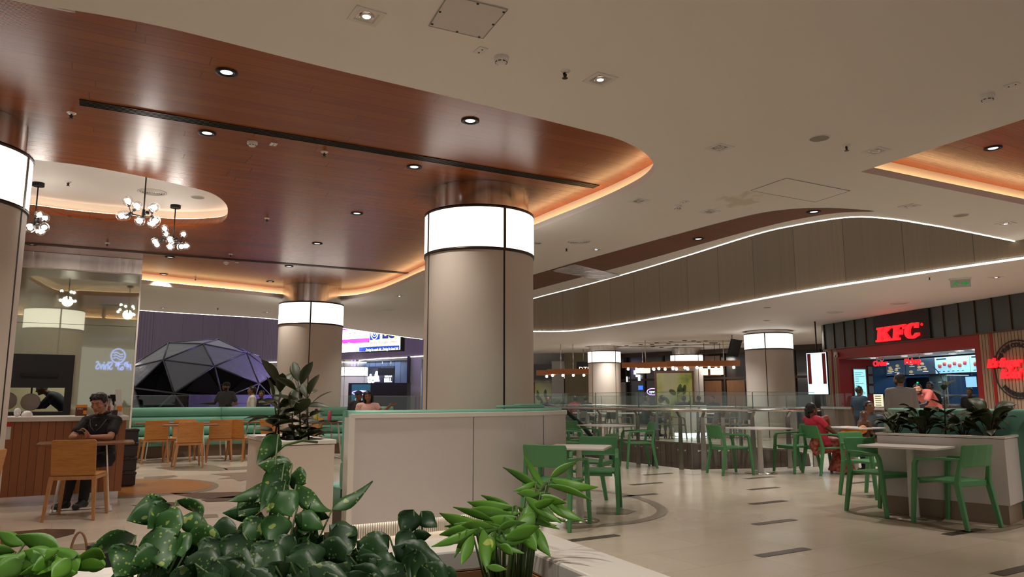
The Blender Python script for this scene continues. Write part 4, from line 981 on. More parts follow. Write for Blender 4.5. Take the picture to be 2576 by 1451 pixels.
# left part of the far wall
GW = Wall(PY(1300, 950, 36).to_2d(), PY(1500, 950, 36).to_2d())
mb = MB(); s1, _ = GW.st(1421, 950); GW.box(mb, s1, GW.len, 0, H_LOW, -.1, 0); struct(mb.build('wall_olive', 'olive_wall'))
mb = MB(); GW.box(mb, -2, s1, 0, H_LOW, -.6, -.5); struct(mb.build('wall_far_left', 'grey_wall'))
mb = MB(); a, _ = GW.st(1388, 950); GW.box(mb, a, s1-.05, 1.2, 3.0, -.5, .1); o = mb.build('wall_cabinet', 'grey_wall'); tag(o, 'pale grey boxed cabinet above the yellow green mural', 'cabinet')
mb = MB(); a0, _ = GW.st(1340, 950); GW.box(mb, a0, a, 2.0, 2.85, -.5, 0); o = mb.build('dark_shelf', 'dark_glass'); tag(o, 'dark open shelf high on the far wall beside the pale boxed cabinet', 'shelf')
p = PY(1468, 924, 33); t = thing('wall_screen', 'tilted black display with amber letters beside the far column', 'screen', p)
mb = MB(); mb.box((0, 0, 0), (.62, .06, .5)); mb.build('casing', 'black_satin', t); text('lettering', 'DTI', .28, 'lantern_glow', Matrix.Translation((p.x-.22, p.y-.034, p.z-.17)) @ Matrix.Rotation(pi/2, 4, 'X'), t, .002)
mb = MB(); mb.cyl((0, 0, .25), (0, 0, H_LOW-p.z), .015, seg=6); mb.build('hanger', 'steel_dark', t)
# timber beam chandeliers with bare bulbs
def beams(label, segs, Y0, z):
    t = thing('beam_chandelier', label, 'chandelier', PY(segs[0][0], 940, Y0))
    for px0, px1, Y, zz, nb in segs:
        a = PY(px0, 940, Y); b = PY(px1, 940, Y-.4); a.z = b.z = zz
        mb = MB(); mb.bar(a, b, .14, .2); bm_ = mb.build('beam', 'beam_wood', t, True)
        for k in range(nb):
            p = a.lerp(b, (k+.5)/nb)
            mb = MB(); mb.sphere(p-Vector((0, 0, .15)), .05, 10, 7); mb.cyl(p-Vector((0, 0, .1)), p-Vector((0, 0, .16)), .03, seg=8); mb.build('bulb', 'bulb_glow', bm_, True)
    p = PY((segs[0][0]+segs[-1][1])/2, 940, Y0); mb = MB()
    for px in (segs[0][0]+60, segs[-1][1]-40): q = PY(px, 940, Y0); mb.cyl((q.x, q.y, z), (q.x, q.y, H_LOW), .015, seg=6)
    mb.build('rod', 'steel', t, True)
beams('stepped timber beam chandelier with many bare bulbs between the far columns', [(1565, 1660, 28.5, 2.48, 3), (1603, 1745, 28, 2.45, 5), (1640, 1820, 27.5, 2.46, 5), (1678, 1862, 27, 2.47, 6)], 28, 2.5)
beams('shorter timber beam chandelier with bare bulbs beside the large column', [(1351, 1400, 30, 2.24, 1), (1377, 1482, 29.6, 2.27, 4)], 30, 2.3)
# ceiling television seen from behind
p = PY(1848, 875, 25.5); t = thing('ceiling_television', 'black television hung from the ceiling by a pole beside the lit column', 'television', p, .9)
mb = MB(); mb.box((0, 0, 0), (.9, .05, .6), Matrix.Rotation(.3, 3, 'X')); mb.build('casing', 'black_satin', t, bevel=.01); mb = MB(); mb.cyl((.1, .12, -.05), (.1, .12, H_LOW-p.z), .022, seg=8); mb.box((.1, .1, 0), (.16, .16, .2)); mb.build('bracket', 'steel_dark', t)
# far left: counter under the purple-lit wall
TW = Wall(PY(850, 950, 46).to_2d(), PY(1075, 950, 42).to_2d())
m_panels('shop_grey', lin((70, 84, 108)), lin((96, 112, 140)), .5, .2, atan2(-4, 5), .3, .3, .4, .1)
mb = MB(); TW.box(mb, -2.0, TW.len+.5, 0, H_LOW, -.1, 0); struct(mb.build('wall_far_counter', 'shop_grey'))
t = thing('far_shop_sign', 'white glowing far sign in curly script under the big screen, with a bell mark', 'sign', TW.p(1, 2, .1))
mat('sign_glow', (1,1,1), emit=(.9, .96, 1), es=3)
s, z = TW.st(896, 963); s2, _ = TW.st(985, 960)
mb = MB(); TW.box(mb, s-.2, s2+.2, z-.25, z+.95, .0, .05); mb.build('backing', mat('sign_navy', lin((16, 22, 44)), .4), t, True)
def tfit(s_, px0, px1, py0, py1, bold, line=0):
    a, za = TW.st(px0, py1, .08); b, zb = TW.st(px1, py1, .08); _, zt = TW.st(px1, py0, .08)
    text('lettering', s_, .4, 'sign_glow', TW.M(a, (za+zb)/2, .08), t, .02, bold, fit=(b-a, zt-zb))
tfit('ಟಾಕೊ', 896, 921, 940, 963, .012); tfit('ಬೆಲ್', 925, 946, 940, 963, .012)
tfit('TACO', 967, 985, 940, 949, .012); tfit('BELL', 967, 985, 951, 961, .012)
bx_ = s+(s2-s)*.61
mb = MB(); prof = [(0, .62), (.1, .6), (.18, .45), (.22, .2), (.32, .05), (.3, 0), (-.3, 0), (-.32, .05), (-.22, .2), (-.18, .45), (-.1, .6)]
mb.add([TW.p(bx_+x*.8, z+.05+y, .09) for x, y in prof], [tuple(range(11))]); mb.build('bell_mark', 'sign_glow', t, True)
mb = MB(); mb.add([TW.p(bx_+x, z+.05+y, .10) for x, y in ((-.05, 0), (.24, 0), (.2, .35), (.06, .12))], [(0, 1, 2, 3)]); mb.build('bell_shade', 'violet_glow', t, True)
p = PY(972, 935, 42.6); t = thing('hanging_monitor', 'dark monitor hung by rods over the far counter', 'monitor', p); mb = MB(); mb.box((0,0,0), (1.0, .08, .42), -.2); mb.build('casing', 'black_satin', t); mb = MB(); mb.cyl((-.25,0,.2), (-.25,0,H_LOW-p.z), .015, seg=6); mb.cyl((.25,0,.2), (.25,0,H_LOW-p.z), .015, seg=6); mb.build('rod', 'steel', t)
kw = Wall(PY(876, 985, 36).to_2d(), PY(1024, 985, 35.4).to_2d())
t = thing('dark_kiosk', 'dark kiosk wall with a teal poster panel in front of the far counter', 'kiosk', kw.p(0, 0))
mb = MB(); kw.box(mb, 0, kw.len, 0, 1.95, -.5, 0); mb.build('body', 'black_satin', t, True)
a, _ = kw.st(885, 985); b, _ = kw.st(932, 985)
mb = MB(); kw.box(mb, a, b, .2, 1.88, 0, .02); pn = mb.build('teal_poster', mat('teal_lit', lin((40, 90, 100)), .4, emit=lin((30, 84, 96)), es=.5), t, True)
mb = MB(); m_ = (a+b)/2
for r in (.44, .26): mb.tube([kw.p(m_+r*cos(q), 1.48+r*.22*sin(q), .03) for q in [k*pi/14 for k in range(28)]], .022, 6, closed=True)
mb.build('ellipse_mark', 'violet_glow', pn, True)
text('lettering', 'ODI', .17, 'white_ink', kw.M(m_-.3, 1.1, .025), pn, .002, space=1.4)
mb = MB(); q = PY(1045, 950, 37); mb.box((q.x, q.y, 1.6), (.6, .4, 3.2)); o = mb.build('wall_pier', 'grey_wall'); struct(o)
mb = MB(); q = PY(1028, 935, 36.5); mb.box((q.x, q.y, 2.6), (.1, .5, 1.3)); o = mb.build('edge_screen', 'black_satin'); tag(o, 'thin black screen seen edge on beside the pale pier', 'screen')
lamp('AREA', (-8.5, 43, 3.3), 160, (.6, .75, 1), 4, direction=(0, 0, -1), name='counter_light')
# the big advertising screen on the purple-lit wall
bwall = Wall(PY(700, 860, 37).to_2d(), PY(1006, 860, 32.5).to_2d())
t = thing('advert_screen', 'bright advertising screen on the purple-lit wall reading LIC, cut off by the ceiling', 'screen', bwall.p(0, 3))
sL_, z0 = bwall.st(858, 888); sR, z1 = bwall.st(1006, 878); zb = (z0+z1)/2; sL_ -= 1.6; ht = 2.2; w = sR-sL_
mb = MB(); bwall.box(mb, sL_-.05, sR+.05, zb-.05, zb+ht, -.25, -.02); mb.build('casing', 'black_satin', t, True)
mb = MB(); bwall.box(mb, sL_, sR, zb, zb+ht, -.02, 0); mb.build('screen', mat('ad_cream', (1,1,.8), emit=(1, 1, .78), es=1.25), t, True)
def adbox(px0, px1, py0, py1, col, nm, d=.01, e=1.0):
    a, za = bwall.st(px0, py1, d); b, _ = bwall.st(px1, py1, d); _, zb_ = bwall.st((px0+px1)/2, py0, d)
    mb = MB(); bwall.box(mb, a, b, za, zb_, d-.006, d)
    if nm not in MATS: mat(nm, col, emit=col, es=e)
    return mb.build('colour_block', nm, t, True), a, za
adbox(700, 928, 857, 874, lin((196, 50, 196)), 'ad_magenta'); adbox(700, 902, 875, 886, lin((240, 220, 110)), 'ad_yellow'); adbox(903, 1004, 871, 884, lin((22, 60, 190)), 'ad_blue')
adbox(700, 893, 826, 842, lin((150, 40, 190)), 'ad_purple'); adbox(700, 893, 843, 851, lin((22, 80, 200)), 'ad_blue'); adbox(930, 955, 820, 855, lin((16, 50, 190)), 'ad_blue'); adbox(961, 996, 815, 852, lin((250, 240, 140)), 'ad_yellow')
mat('ad_white', (1,1,1), emit=(1,1,1), es=1.4); mat('ad_ink', (.02,.04,.3), emit=(.02,.05,.35), es=.6); mat('ad_grey', (.3,.3,.3), emit=(.4,.45,.35), es=.7)
def adtext(s_, px0, px1, py0, py1, m, bold=.0, shear=0):
    a, za = bwall.st(px0, py1, .012); b, zb_ = bwall.st(px1, py1, .012); _, zt_ = bwall.st(px1, py0, .012)
    text('advert_text', s_, .3, m, bwall.M(a, zb_, .014), t, .002, bold, shear, fit=(b-a, zt_-zb_))
adtext('TARUN', 822, 890, 828, 841, 'ad_white', .02); adtext('Policy for Children', 834, 892, 844, 851, 'ad_white', .006)
adtext('in Tarun Plan.', 852, 887, 861, 867, 'ad_white', .006); adtext('Secure the future of your child.', 832, 897, 867.5, 873.5, 'ad_white', .006)
adtext('LIC', 962, 992, 826, 850.5, 'ad_ink', .02); adtext('भारतीय जीवन बीमा निगम', 930, 994, 855, 864, 'ad_grey', .004); adtext('LIFE INSURANCE CORPORATION OF INDIA', 930, 994, 866, 869.5, 'ad_grey')
adtext('Zindagi ke saath bhi, Zindagi ke baad bhi', 919, 1002, 872.5, 881.5, 'ad_white', .004, .25)
a, z = bwall.st(942, 842, .02)
mb = MB(); mb.tube([bwall.p(a+.22*cos(q), z+.1+.3*sin(q), .02) for q in [radians(x) for x in range(180, 361, 12)]], .02, 6); mb.tube([bwall.p(a+.14*cos(q), z+.12+.2*sin(q), .02) for q in [radians(x) for x in range(180, 361, 12)]], .02, 6)
mb.add([bwall.p(a+x, z+y, .02) for x, y in ((-.1, .3), (-.1, .12), (0, .0), (.1, .12), (.1, .3))], [(0, 1, 2, 3, 4)]); mb.build('hands_emblem', 'ad_white', t, True)
# geodesic dome tent
def m_dome():
    m = mat('dome_fabric', lin((72, 72, 82)), .32, spec=.5); t = NT(m); f = t.noise(t.coords(), 3, 5); t.bump(f, .5, .05)
m_dome()
dc = PY(508, 990, 27); RD = 2.75; HD = 2.05; ZD = 1.35
t = thing('dome_tent', 'dark geodesic dome tent with a purple lit edge behind the glass balustrade', 'tent', (dc.x, dc.y, 0))
bm = bmesh.new(); bmesh.ops.create_icosphere(bm, subdivisions=2, radius=1)
rot = Matrix.Rotation(.35, 3, 'Z') @ Matrix.Rotation(radians(31.7), 3, 'X')
cover, inner = MB(), MB(); bars = MB(); done = set()
def dv(v): q = rot @ v.co; return Vector((q.x*RD, q.y*RD, ZD+q.z*HD))
for f in bm.faces:
    P = [dv(v) for v in f.verts]; c = sum(P, Vector())/3
    if c.z < .25: continue
    front = c.y < -.2 and c.z < 2.0
    if front and not (c.x < -1.3): continue
    cover.add(P, [(0, 1, 2)])
for e in bm.edges:
    a, b = dv(e.verts[0]), dv(e.verts[1])
    if min(a.z, b.z) < -.3: continue
    bars.cyl(Vector((a.x, a.y, max(a.z, 0))), Vector((b.x, b.y, max(b.z, 0))), .03, seg=5)
bm.free()
cover.build('cover', 'dome_fabric', t); bars.build('frame', mat('dome_frame', lin((40, 40, 48)), .4), t)
mb = MB(); mb.lathe([(RD*.9, 0), (RD*.97, 1.3)], seg=24, a0=.1*pi, a1=.95*pi); mb.build('back_lining', 'black_matt', t)
mb = MB(); mb.lathe([(RD*.96, 0), (RD*1.0, 1.35)], seg=20, a0=-.42*pi, a1=.15*pi); mb.build('side_curtain', mat('violet_cloth', lin((84, 74, 140)), .6), t)
lamp('SPOT', (dc.x+6.0, dc.y+.6, 4.6), 1500, (.42, .30, 1), .3, radians(60), .5, (-5.0, -.3, -2.6), 'stage_light')
lamp('AREA', (dc.x+3, dc.y+6, 5.2), 300, (.5, .38, 1), 6, direction=(.1, 1, .5), name='wall_wash')
lamp('AREA', (-7, 33, 5.5), 220, (.5, .36, 1), 5, direction=(-.1, 1, .3), name='wall_wash')
# far furniture: pale tables, grey chairs (built with the green chair shape further down)
# ================================================================ chairs and tables
plain('green_plastic', lin((76, 140, 88)), .45, .04, 5)
plain('grey_plastic', lin((128, 120, 112)), .5, .04, 5)
plain('white_metal', (.72, .69, .65), .35, .02, 5)
def rplate(mb, c, w, d, h, r, rot=None, seg=4):
    """flat plate with rounded corners, centred on c"""
    P = []
    for k, (sx, sy) in enumerate(((1,1), (-1,1), (-1,-1), (1,-1))):
        for j in range(seg+1):
            a = k*pi/2+j*pi/2/seg; P.append(Vector((sx*(w/2-r)+r*cos(a), sy*(d/2-r)+r*sin(a), 0)))
    R = rot if rot is not None else Matrix.Identity(3); c = Vector(c); n = len(P)
    lo = [c+R@(p-Vector((0,0,h/2))) for p in P]; hi = [c+R@(p+Vector((0,0,h/2))) for p in P]
    mb.add(lo+hi, [(i, (i+1) % n, n+(i+1) % n, n+i) for i in range(n)]); mb.add(lo, [tuple(range(n))[::-1]]); mb.add(hi, [tuple(range(n))])
def arm_chair(label, m, name='armchair'):
    t = thing(name, label, 'chair')
    mb = MB(); rplate(mb, (0, .0, .438), .47, .45, .026, .05); 
    mb.bar((-.2, -.21, .415), (.2, -.21, .415), .03, .04); mb.bar((-.2, .2, .415), (.2, .2, .415), .03, .04); mb.build('seat', m, t, bevel=.006)
    mb = MB(); pth = [(-.225, 0), (-.2, -.008), (-.1, -.026), (0, -.03), (.1, -.026), (.2, -.008), (.225, 0)]
    n = len(pth); rows = []
    for z, y0 in ((.585, -.232), (.60, -.238), (.775, -.275), (.80, -.283)):
        w = 1 if .59 < z < .79 else .965
        rows.append([Vector((x*w, y0+dy, z)) for x, dy in pth]+[Vector((x*w, y0+dy-.024, z)) for x, dy in pth[::-1]])
    m2 = 2*n; vs = [v for r in rows for v in r]
    mb.add(vs, [(i*m2+k, i*m2+(k+1) % m2, (i+1)*m2+(k+1) % m2, (i+1)*m2+k) for i in range(3) for k in range(m2)]); mb.add(vs[:m2], [tuple(range(m2))[::-1]]); mb.add(vs[-m2:], [tuple(range(m2))])
    mb.build('backrest', m, t, bevel=.006)
    for s in (-1, 1):
        mb = MB(); mb.bar((s*.25, -.295, 0), (s*.235, -.215, .44), .034, .038, up=(0, 1, 0), w1=.042, h1=.055); mb.bar((s*.235, -.215, .42), (s*.215, -.255, .66), .04, .05, up=(0, 1, 0), h1=.03, w1=.03); mb.build('leg', m, t, bevel=.005)
        mb = MB(); mb.bar((s*.262, .262, 0), (s*.252, .222, .44), .034, .036, up=(0, 1, 0), w1=.044, h1=.046); mb.bar((s*.252, .222, .43), (s*.256, .205, .60), .042, .042, up=(0, 1, 0)); mb.build('leg', m, t, bevel=.005)
        mb = MB(); mb.bar((s*.256, .207, .585), (s*.254, .178, .645), .042, .042, up=(0, 1, .3), h1=.034); mb.bar((s*.254, .185, .638), (s*.232, -.06, .655), .044, .026, w1=.04); mb.bar((s*.232, -.06, .655), (s*.216, -.25, .655), .04, .026); mb.build('armrest', m, t, bevel=.005)
    return t
def wood_chair(label):
    t = thing('wooden_chair', label, 'chair')
    mb = MB(); rplate(mb, (0, .02, .452), .43, .42, .014, .05); mb.build('seat', 'chair_wood', t, bevel=.003)
    mb = MB(); R = Matrix.Rotation(radians(90+9), 3, 'X'); rplate(mb, (0, -.225, .635), .42, .37, .014, .02, R); mb.build('backrest', 'chair_wood', t, bevel=.003)
    mb = MB()
    for s in (-1, 1): mb.bar((s*.2, -.2, .425), (s*.2, .2, .425), .03, .035)
    for y in (-.2, .2): mb.bar((-.2, y, .425), (.2, y, .425), .03, .035)
    mb.build('frame', 'chair_leg_wood', t)
    for s in (-1, 1):
        for y in (-1, 1):
            mb = MB(); mb.bar((s*.235, y*.25, 0), (s*.2, y*.2, .44), .026, .026, up=(0, 1, 0), w1=.042, h1=.042); mb.build('leg', 'chair_leg_wood', t, bevel=.003)
    return t
def pose_px(bl, br, fl, fr):
    P = [Pz(*q) for q in (bl, br, fl, fr)]; b = (P[0]+P[1])/2; f = (P[2]+P[3])/2; d = f-b
    c = (b+f)/2; return (c.x, c.y, 0), atan2(-d.x, d.y)
def face(dx, dy): return atan2(-dx, dy)
def at_px(px, py): p = Pz(px, py); return (p.x, p.y, 0)
used = {}
def put(kind, make, loc, rz, label, group=None):
    if kind not in used: o = make(label); used[kind] = o; o.location = loc; o.rotation_euler = (0, 0, rz); WM_set(o, loc, rz); 
    else: o = dup(used[kind], loc, rz, label, group)
    if group: o['group'] = group
    return o
def WM_set(o, loc, rz):
    M = Matrix.Translation(Vector(loc)) @ Matrix.Rotation(rz, 4, 'Z'); WM[o.name] = M
    for c in o.children_recursive: WM[c.name] = M
GC = lambda loc, rz, label, group=None: put('green', lambda l: arm_chair(l, 'green_plastic'), loc, rz, label, group)
WC = lambda loc, rz, label, group=None: put('wood', wood_chair, loc, rz, label, group)
GG = 'green plastic armchairs'
GC((.435, 7.55, 0), face(.42, .9), 'green plastic armchair seen from behind at the partition end, nearest the viewer on this side', GG)
GC((.95, 8.58, 0), face(-.22, -.97), 'green plastic armchair facing the viewer across the small white table by the partition', GG)
GC((1.02, 9.75, 0), face(-.85, .45), 'green plastic armchair side on behind the small white table by the partition', GG)
GC((2.28, 13.75, 0), face(-.93, -.1), 'green plastic armchair on the shop side of the white table at the balustrade', GG)
GC((.98, 13.9, 0), face(.9, .4), 'darker looking green plastic armchair half hidden by the partition top at the balustrade', GG)
GC((1.35, 14.6, 0), face(.7, -.7), 'green plastic armchair behind the white table top near the balustrade corner', GG)
GC((3.62, 12.55, 0), face(.93, .25), 'green plastic armchair facing the shop at the white table in mid floor', GG)
GC((4.83, 12.85, 0), face(-.9, -.3), 'green plastic armchair back to back with the woman in the sari', GG)
GC((5.22, 12.55, 0), face(.95, .2), 'green plastic armchair under the woman in the sari', GG)
loc, rz = pose_px((2152,1284), (2222,1280), (2180,1275), (2247,1300))
GC((4.08, 8.36, 0), face(.37, -.93), 'green plastic armchair at the white table beside the box planter, seat turned to the planter', GG)
GC((4.40, 7.60, 0), face(-.42, .9), 'green plastic armchair nearest the picture edge in front of the box planter', GG)
GC((4.62, 9.75, 0), face(.45, -.9), 'green plastic armchair partly hidden behind the one with its seat to the planter', GG)
GC((6.35, 13.15, 0), face(-.95, -.1), 'green plastic armchair under the woman in the denim jacket', GG)
WC((-4.60, 8.06, 0), .25, 'light wooden chair with its back to the viewer across from the man with the phone', 'wooden chairs')
WC(*pose_px((364,1166), (423,1170), (345,1162), (401,1159)), 'light wooden chair nearest the timber counter at the long mint bench', 'wooden chairs')
WC(*pose_px((443,1182), (512,1180), (436,1172), (490,1170)), 'light wooden chair with its back turned, nearest of those by the mint bench', 'wooden chairs')
WC(at_px(452, 1160), face(.2, -.95), 'light wooden chair across the small table from the one with its back turned', 'wooden chairs')
WC(at_px(549, 1160), face(-.4, .9), 'light wooden chair before the bench at the seam of the mint cushions', 'wooden chairs')
WC(at_px(612, 1158), face(.45, .88), 'light wooden chair just beside the rubber plant box', 'wooden chairs')
WC(at_px(692, 1157), face(.45, .88), 'light wooden chair behind the rubber plant box, half hidden by its leaves', 'wooden chairs')
WC(at_px(770, 1150), face(-.6, -.75), 'light wooden chair turned to the table with the bottles', 'wooden chairs')
WC(at_px(722, 1166), face(.8, .6), 'light wooden chair under the person in white behind the rubber plants', 'wooden chairs')
WC((-4.57, 6.25, 0), face(-.96, -.1), 'light wooden chair cut by the picture edge in front of the near column', 'wooden chairs')
def square_table(label, w=.78):
    t = thing('white_table', label, 'table')
    mb = MB(); rplate(mb, (0, 0, .738), w, w, .022, .02); mb.build('tabletop', 'table_white', t, bevel=.004)
    mb = MB(); mb.lathe([(.055, .012), (.05, .03), (.036, .72), (.06, .726)], seg=20); mb.build('pedestal', 'white_metal', t)
    mb = MB(); mb.lathe([(0, .0), (.26, 0), (.265, .006), (.05, .016), (0, .016)], seg=32); mb.build('base_plate', 'steel', t)
    return t
ST = lambda loc, rz, label, w=.78: put('st', square_table, loc, rz, label, 'white pedestal tables')
A31 = radians(31)
ST0 = ST((.70, 7.88, 0), radians(75)-pi/2, 'white square pedestal table beside the partition end with two green chairs')
ST((1.75, 14.0, 0), A31, 'white square pedestal table near the corner of the balustrade')
ST((4.17, 12.7, 0), A31, 'white square pedestal table in mid floor between two facing green chairs')
ST((5.85, 12.9, 0), A31, 'white square pedestal table in front of the woman in the sari')
ST((4.24, 8.05, 0), -.85, 'white square pedestal table between two green chairs at the box planter')
ST0.scale = (.78, .78, 1)
def wood_table(label):
    t = thing('wooden_table', label, 'table')
    mb = MB(); rplate(mb, (0, 0, .738), .96, .6, .024, .07, seg=6); mb.build('tabletop', 'table_wood', t, bevel=.004)
    for s in (-1, 1):
        mb = MB()
        mb.bar((s*.27, -.26, 0.02), (s*.2, -.2, .725), .06, .014, up=(1, 0, 0)); mb.bar((s*.27, .26, 0.02), (s*.2, .2, .725), .06, .014, up=(1, 0, 0)); mb.bar((s*.27, -.29, .012), (s*.27, .29, .012), .06, .014)
        mb.build('sled_leg', 'white_metal', t)
    mb = MB(); mb.bar((-.27, 0, .014), (.27, 0, .014), .04, .012); mb.bar((-.2, 0, .715), (.2, 0, .715), .06, .014); mb.build('stretcher', 'white_metal', t)
    return t
WT = lambda loc, rz, label: put('wt', wood_table, loc, rz, label, 'wooden tables')
WT((-4.86, 8.62, 0), .5, 'brown wooden table where the man with the phone sits')
WT(at_px(396, 1157), .6, 'brown wooden table nearest the timber counter along the mint bench')
WT(at_px(474, 1169), .45, 'brown wooden table between two wooden chairs in front of the mint bench')
WT(at_px(528, 1154), .6, 'brown wooden table at the bench by the seam of the mint cushions')
WT(at_px(652, 1150), .7, 'brown wooden table at the bench just before the rubber plants')
TB = at_px(815, 1152)
WT(TB, .6, 'brown wooden table with bottles and a tray behind the rubber plants')
def bottle(label, px, m, mc, h=.24):
    p = PY(px, 1075, TB[1]-.1); t = thing('water_bottle', label, 'bottle', (p.x, p.y, .752))
    mb = MB(); mb.lathe([(0, 0), (.04, 0), (.042, .02), (.042, h*.62), (.028, h*.8), (.024, h*.82)], seg=16); mb.build('body', m, t)
    mb = MB(); mb.lathe([(.03, h*.8), (.03, h*.95), (.012, h), (0, h)], seg=16); mb.build('cap', mc, t)
mat('bottle_yellow', lin((190, 190, 70)), .35); mat('bottle_pink', lin((190, 74, 100)), .35)
bottle('yellow green water bottle with a black cap on the table behind the rubber plants', 794, 'bottle_yellow', 'black_satin', .27)
bottle('pink water bottle on the table behind the rubber plants', 828, 'bottle_pink', 'bottle_pink', .22)
p = PY(810, 1080, TB[1]-.02); t = thing('tray', 'black serving tray under the pink bottle', 'tray', (p.x+.12, p.y, .751)); mb = MB(); rplate(mb, (0,0,.006), .36, .26, .01, .03); mb.build('base', 'black_satin', t); mb = MB(); mb.tube([(x, y, .016) for x, y in ((-.18,-.13),(.18,-.13),(.18,.13),(-.18,.13))], .008, 6, closed=True); mb.build('rim', 'black_satin', t)
# clutter on the timber counter
def on_counter(px, back=.35):
    """point on the counter top seen at picture column px"""
    best = None
    for k in range(400):
        p = CR-U*(k*.01)+V2*back
        x, y = proj((p.x, p.y, 1.02))
        if best is None or abs(x-px) < best[0]: best = (abs(x-px), p)
    return Vector((best[1].x, best[1].y, 1.021))
ca = atan2(U.y, U.x)
p = on_counter(203, .3); t = thing('display_box', 'brown and orange printed box standing on the timber counter behind the man', 'box', p, ca)
mb = MB(); mb.rbox((-.09, -.04, 0), (.09, .04, .21)); mb.build('carton', mat('brown_print', lin((96, 44, 20)), .5), t); mb = MB(); mb.rbox((-.09, -.0425, .16), (.09, -.0405, .21)); mb.rbox((.03, -.0425, .03), (.085, -.0405, .1)); mb.build('orange_print', mat('orange_print', lin((226, 140, 40)), .5), t)
text('lettering', 'DBU', .045, 'table_white', Matrix.Translation((p.x, p.y, p.z)) @ Matrix.Rotation(ca, 4, 'Z') @ Matrix.Translation((-.07, -.045, .12)) @ Matrix.Rotation(pi/2, 4, 'X'), t, .001)
t.scale = (.7, .7, .66)
p = on_counter(261, .35); t = thing('blender_jug', 'grey blender jug on the timber counter beside the man', 'blender', p)
mb = MB(); mb.lathe([(0, 0), (.07, 0), (.06, .06), (.05, .07), (.075, .21), (.07, .22), (0, .22)], seg=18); mb.build('jug', 'steel_dark', t); mb = MB(); mb.cyl((0,0,.22), (0,0,.25), .06, seg=16); mb.build('lid', 'black_satin', t)
p = on_counter(272, .42); t = thing('juicer', 'small juicer with a red part on the timber counter', 'juicer', p)
mb = MB(); mb.lathe([(0,0),(.06,0),(.06,.12),(.03,.15),(.03,.2),(0,.2)], seg=16); mb.build('body', 'table_white', t); mb = MB(); mb.cyl((.02,-.06,.06), (.02,-.075,.12), .04, seg=12); mb.build('red_front', mat('red_plastic', lin((170, 40, 36)), .4), t); mb = MB(); mb.cyl((0,0,.2),(0,0,.24),.02,seg=10); mb.build('knob', 'black_satin', t)
p = on_counter(284, .5); t = thing('card_reader', 'black card reader on a stand on the timber counter', 'card reader', p, ca); mb = MB(); mb.rbox((-.05,-.02,.18),(.05,.02,.27)); mb.build('reader', 'black_satin', t); mb = MB(); mb.rbox((-.01,-.01,0),(.01,.01,.18)); mb.rbox((-.05,-.05,0),(.05,.05,.012)); mb.build('stand', 'black_satin', t)
p = on_counter(296, .3); t = thing('leaflet_stand', 'tall clear leaflet stand at the end of the timber counter', 'stand', p, ca); mb = MB(); mb.box((0,0,.17),(.07,.012,.34),Matrix.Rotation(-.12,3,'Y')); mb.build('sheet', 'paper', t); mb = MB(); mb.rbox((-.05,-.04,0),(.05,.04,.015)); mb.build('base', 'table_white', t); mb = MB(); mb.rbox((-.02,-.02,.05),(.04,-.008,.12)); mb.build('picture', 'orange_print', t)
p = on_counter(287, .18); t = thing('sauce_pot', 'small dark pot on the timber counter', 'pot', p); mb = MB(); mb.lathe([(0,0),(.035,0),(.04,.07),(.0,.075)],seg=12); mb.build('pot', 'dark_gloss', t)
p = on_counter(66, .3); t = thing('cloche', 'white domed cloche on the timber counter', 'lid', p); mb = MB(); mb.lathe([(.062,0),(.062,.02),(.052,.045),(.03,.065),(0,.07)],seg=20); mb.build('dome', 'table_white', t)
p = on_counter(42, .3); t = thing('tape_roll', 'small white roll with a dark core on the timber counter by the column', 'roll', p); mb = MB(); mb.tube([(.0, .035*cos(a), .05+.035*sin(a)) for a in [k*pi/8 for k in range(16)]], .02, 8, closed=True); mb.build('roll', 'paper', t)
# frying pans hanging in the hatch
for px, py, lab in ((77, 1011, 'round grey pan hanging by its handle in the hatch beside the cook'), (18, 1008, 'round grey pan in the hatch half hidden by the column')):
    s, z = mw.st(px, py, -.5); q = mw.p(s, z, -.5); t = thing('frying_pan', lab, 'pan', q); n3 = Vector((mw.n.x, mw.n.y, 0))
    mb = MB(); mb.cyl(q, q+n3*.03, .15, .165, 28); mb.build('pan', 'steel_dark', t, True, bevel=.008)
    mb = MB(); mb.bar(q+Vector((0,0,.15)), q+Vector((0,0,.36)), .028, .012, up=tuple(n3)); mb.build('handle', 'black_satin', t, True)
    mb = MB(); mb.bar(q+Vector((0,0,.36)), q+Vector((0,0,.40)), .006, .006, up=tuple(n3)); mb.bar(q+Vector((0,0,.40))+n3*.02, q+Vector((0,0,.40))-n3*.04, .02, .01); mb.build('hook', 'steel', t, True)
mb = MB(); s0_, _ = mw.st(-60, 1000, -.5); s1_, _ = mw.st(110, 1000, -.5); mw.box(mb, s0_, s1_, 1.56, 1.58, -.55, -.53); o = mb.build('hanging_bar', 'steel'); tag(o, 'steel bar the pans hang from inside the hatch', 'bar')
lamp('AREA', mw.p(1.2, 2.78, -1.2), 22, (1, .94, .78), 1.2, direction=(0, 0, -1), name='kitchen_light')
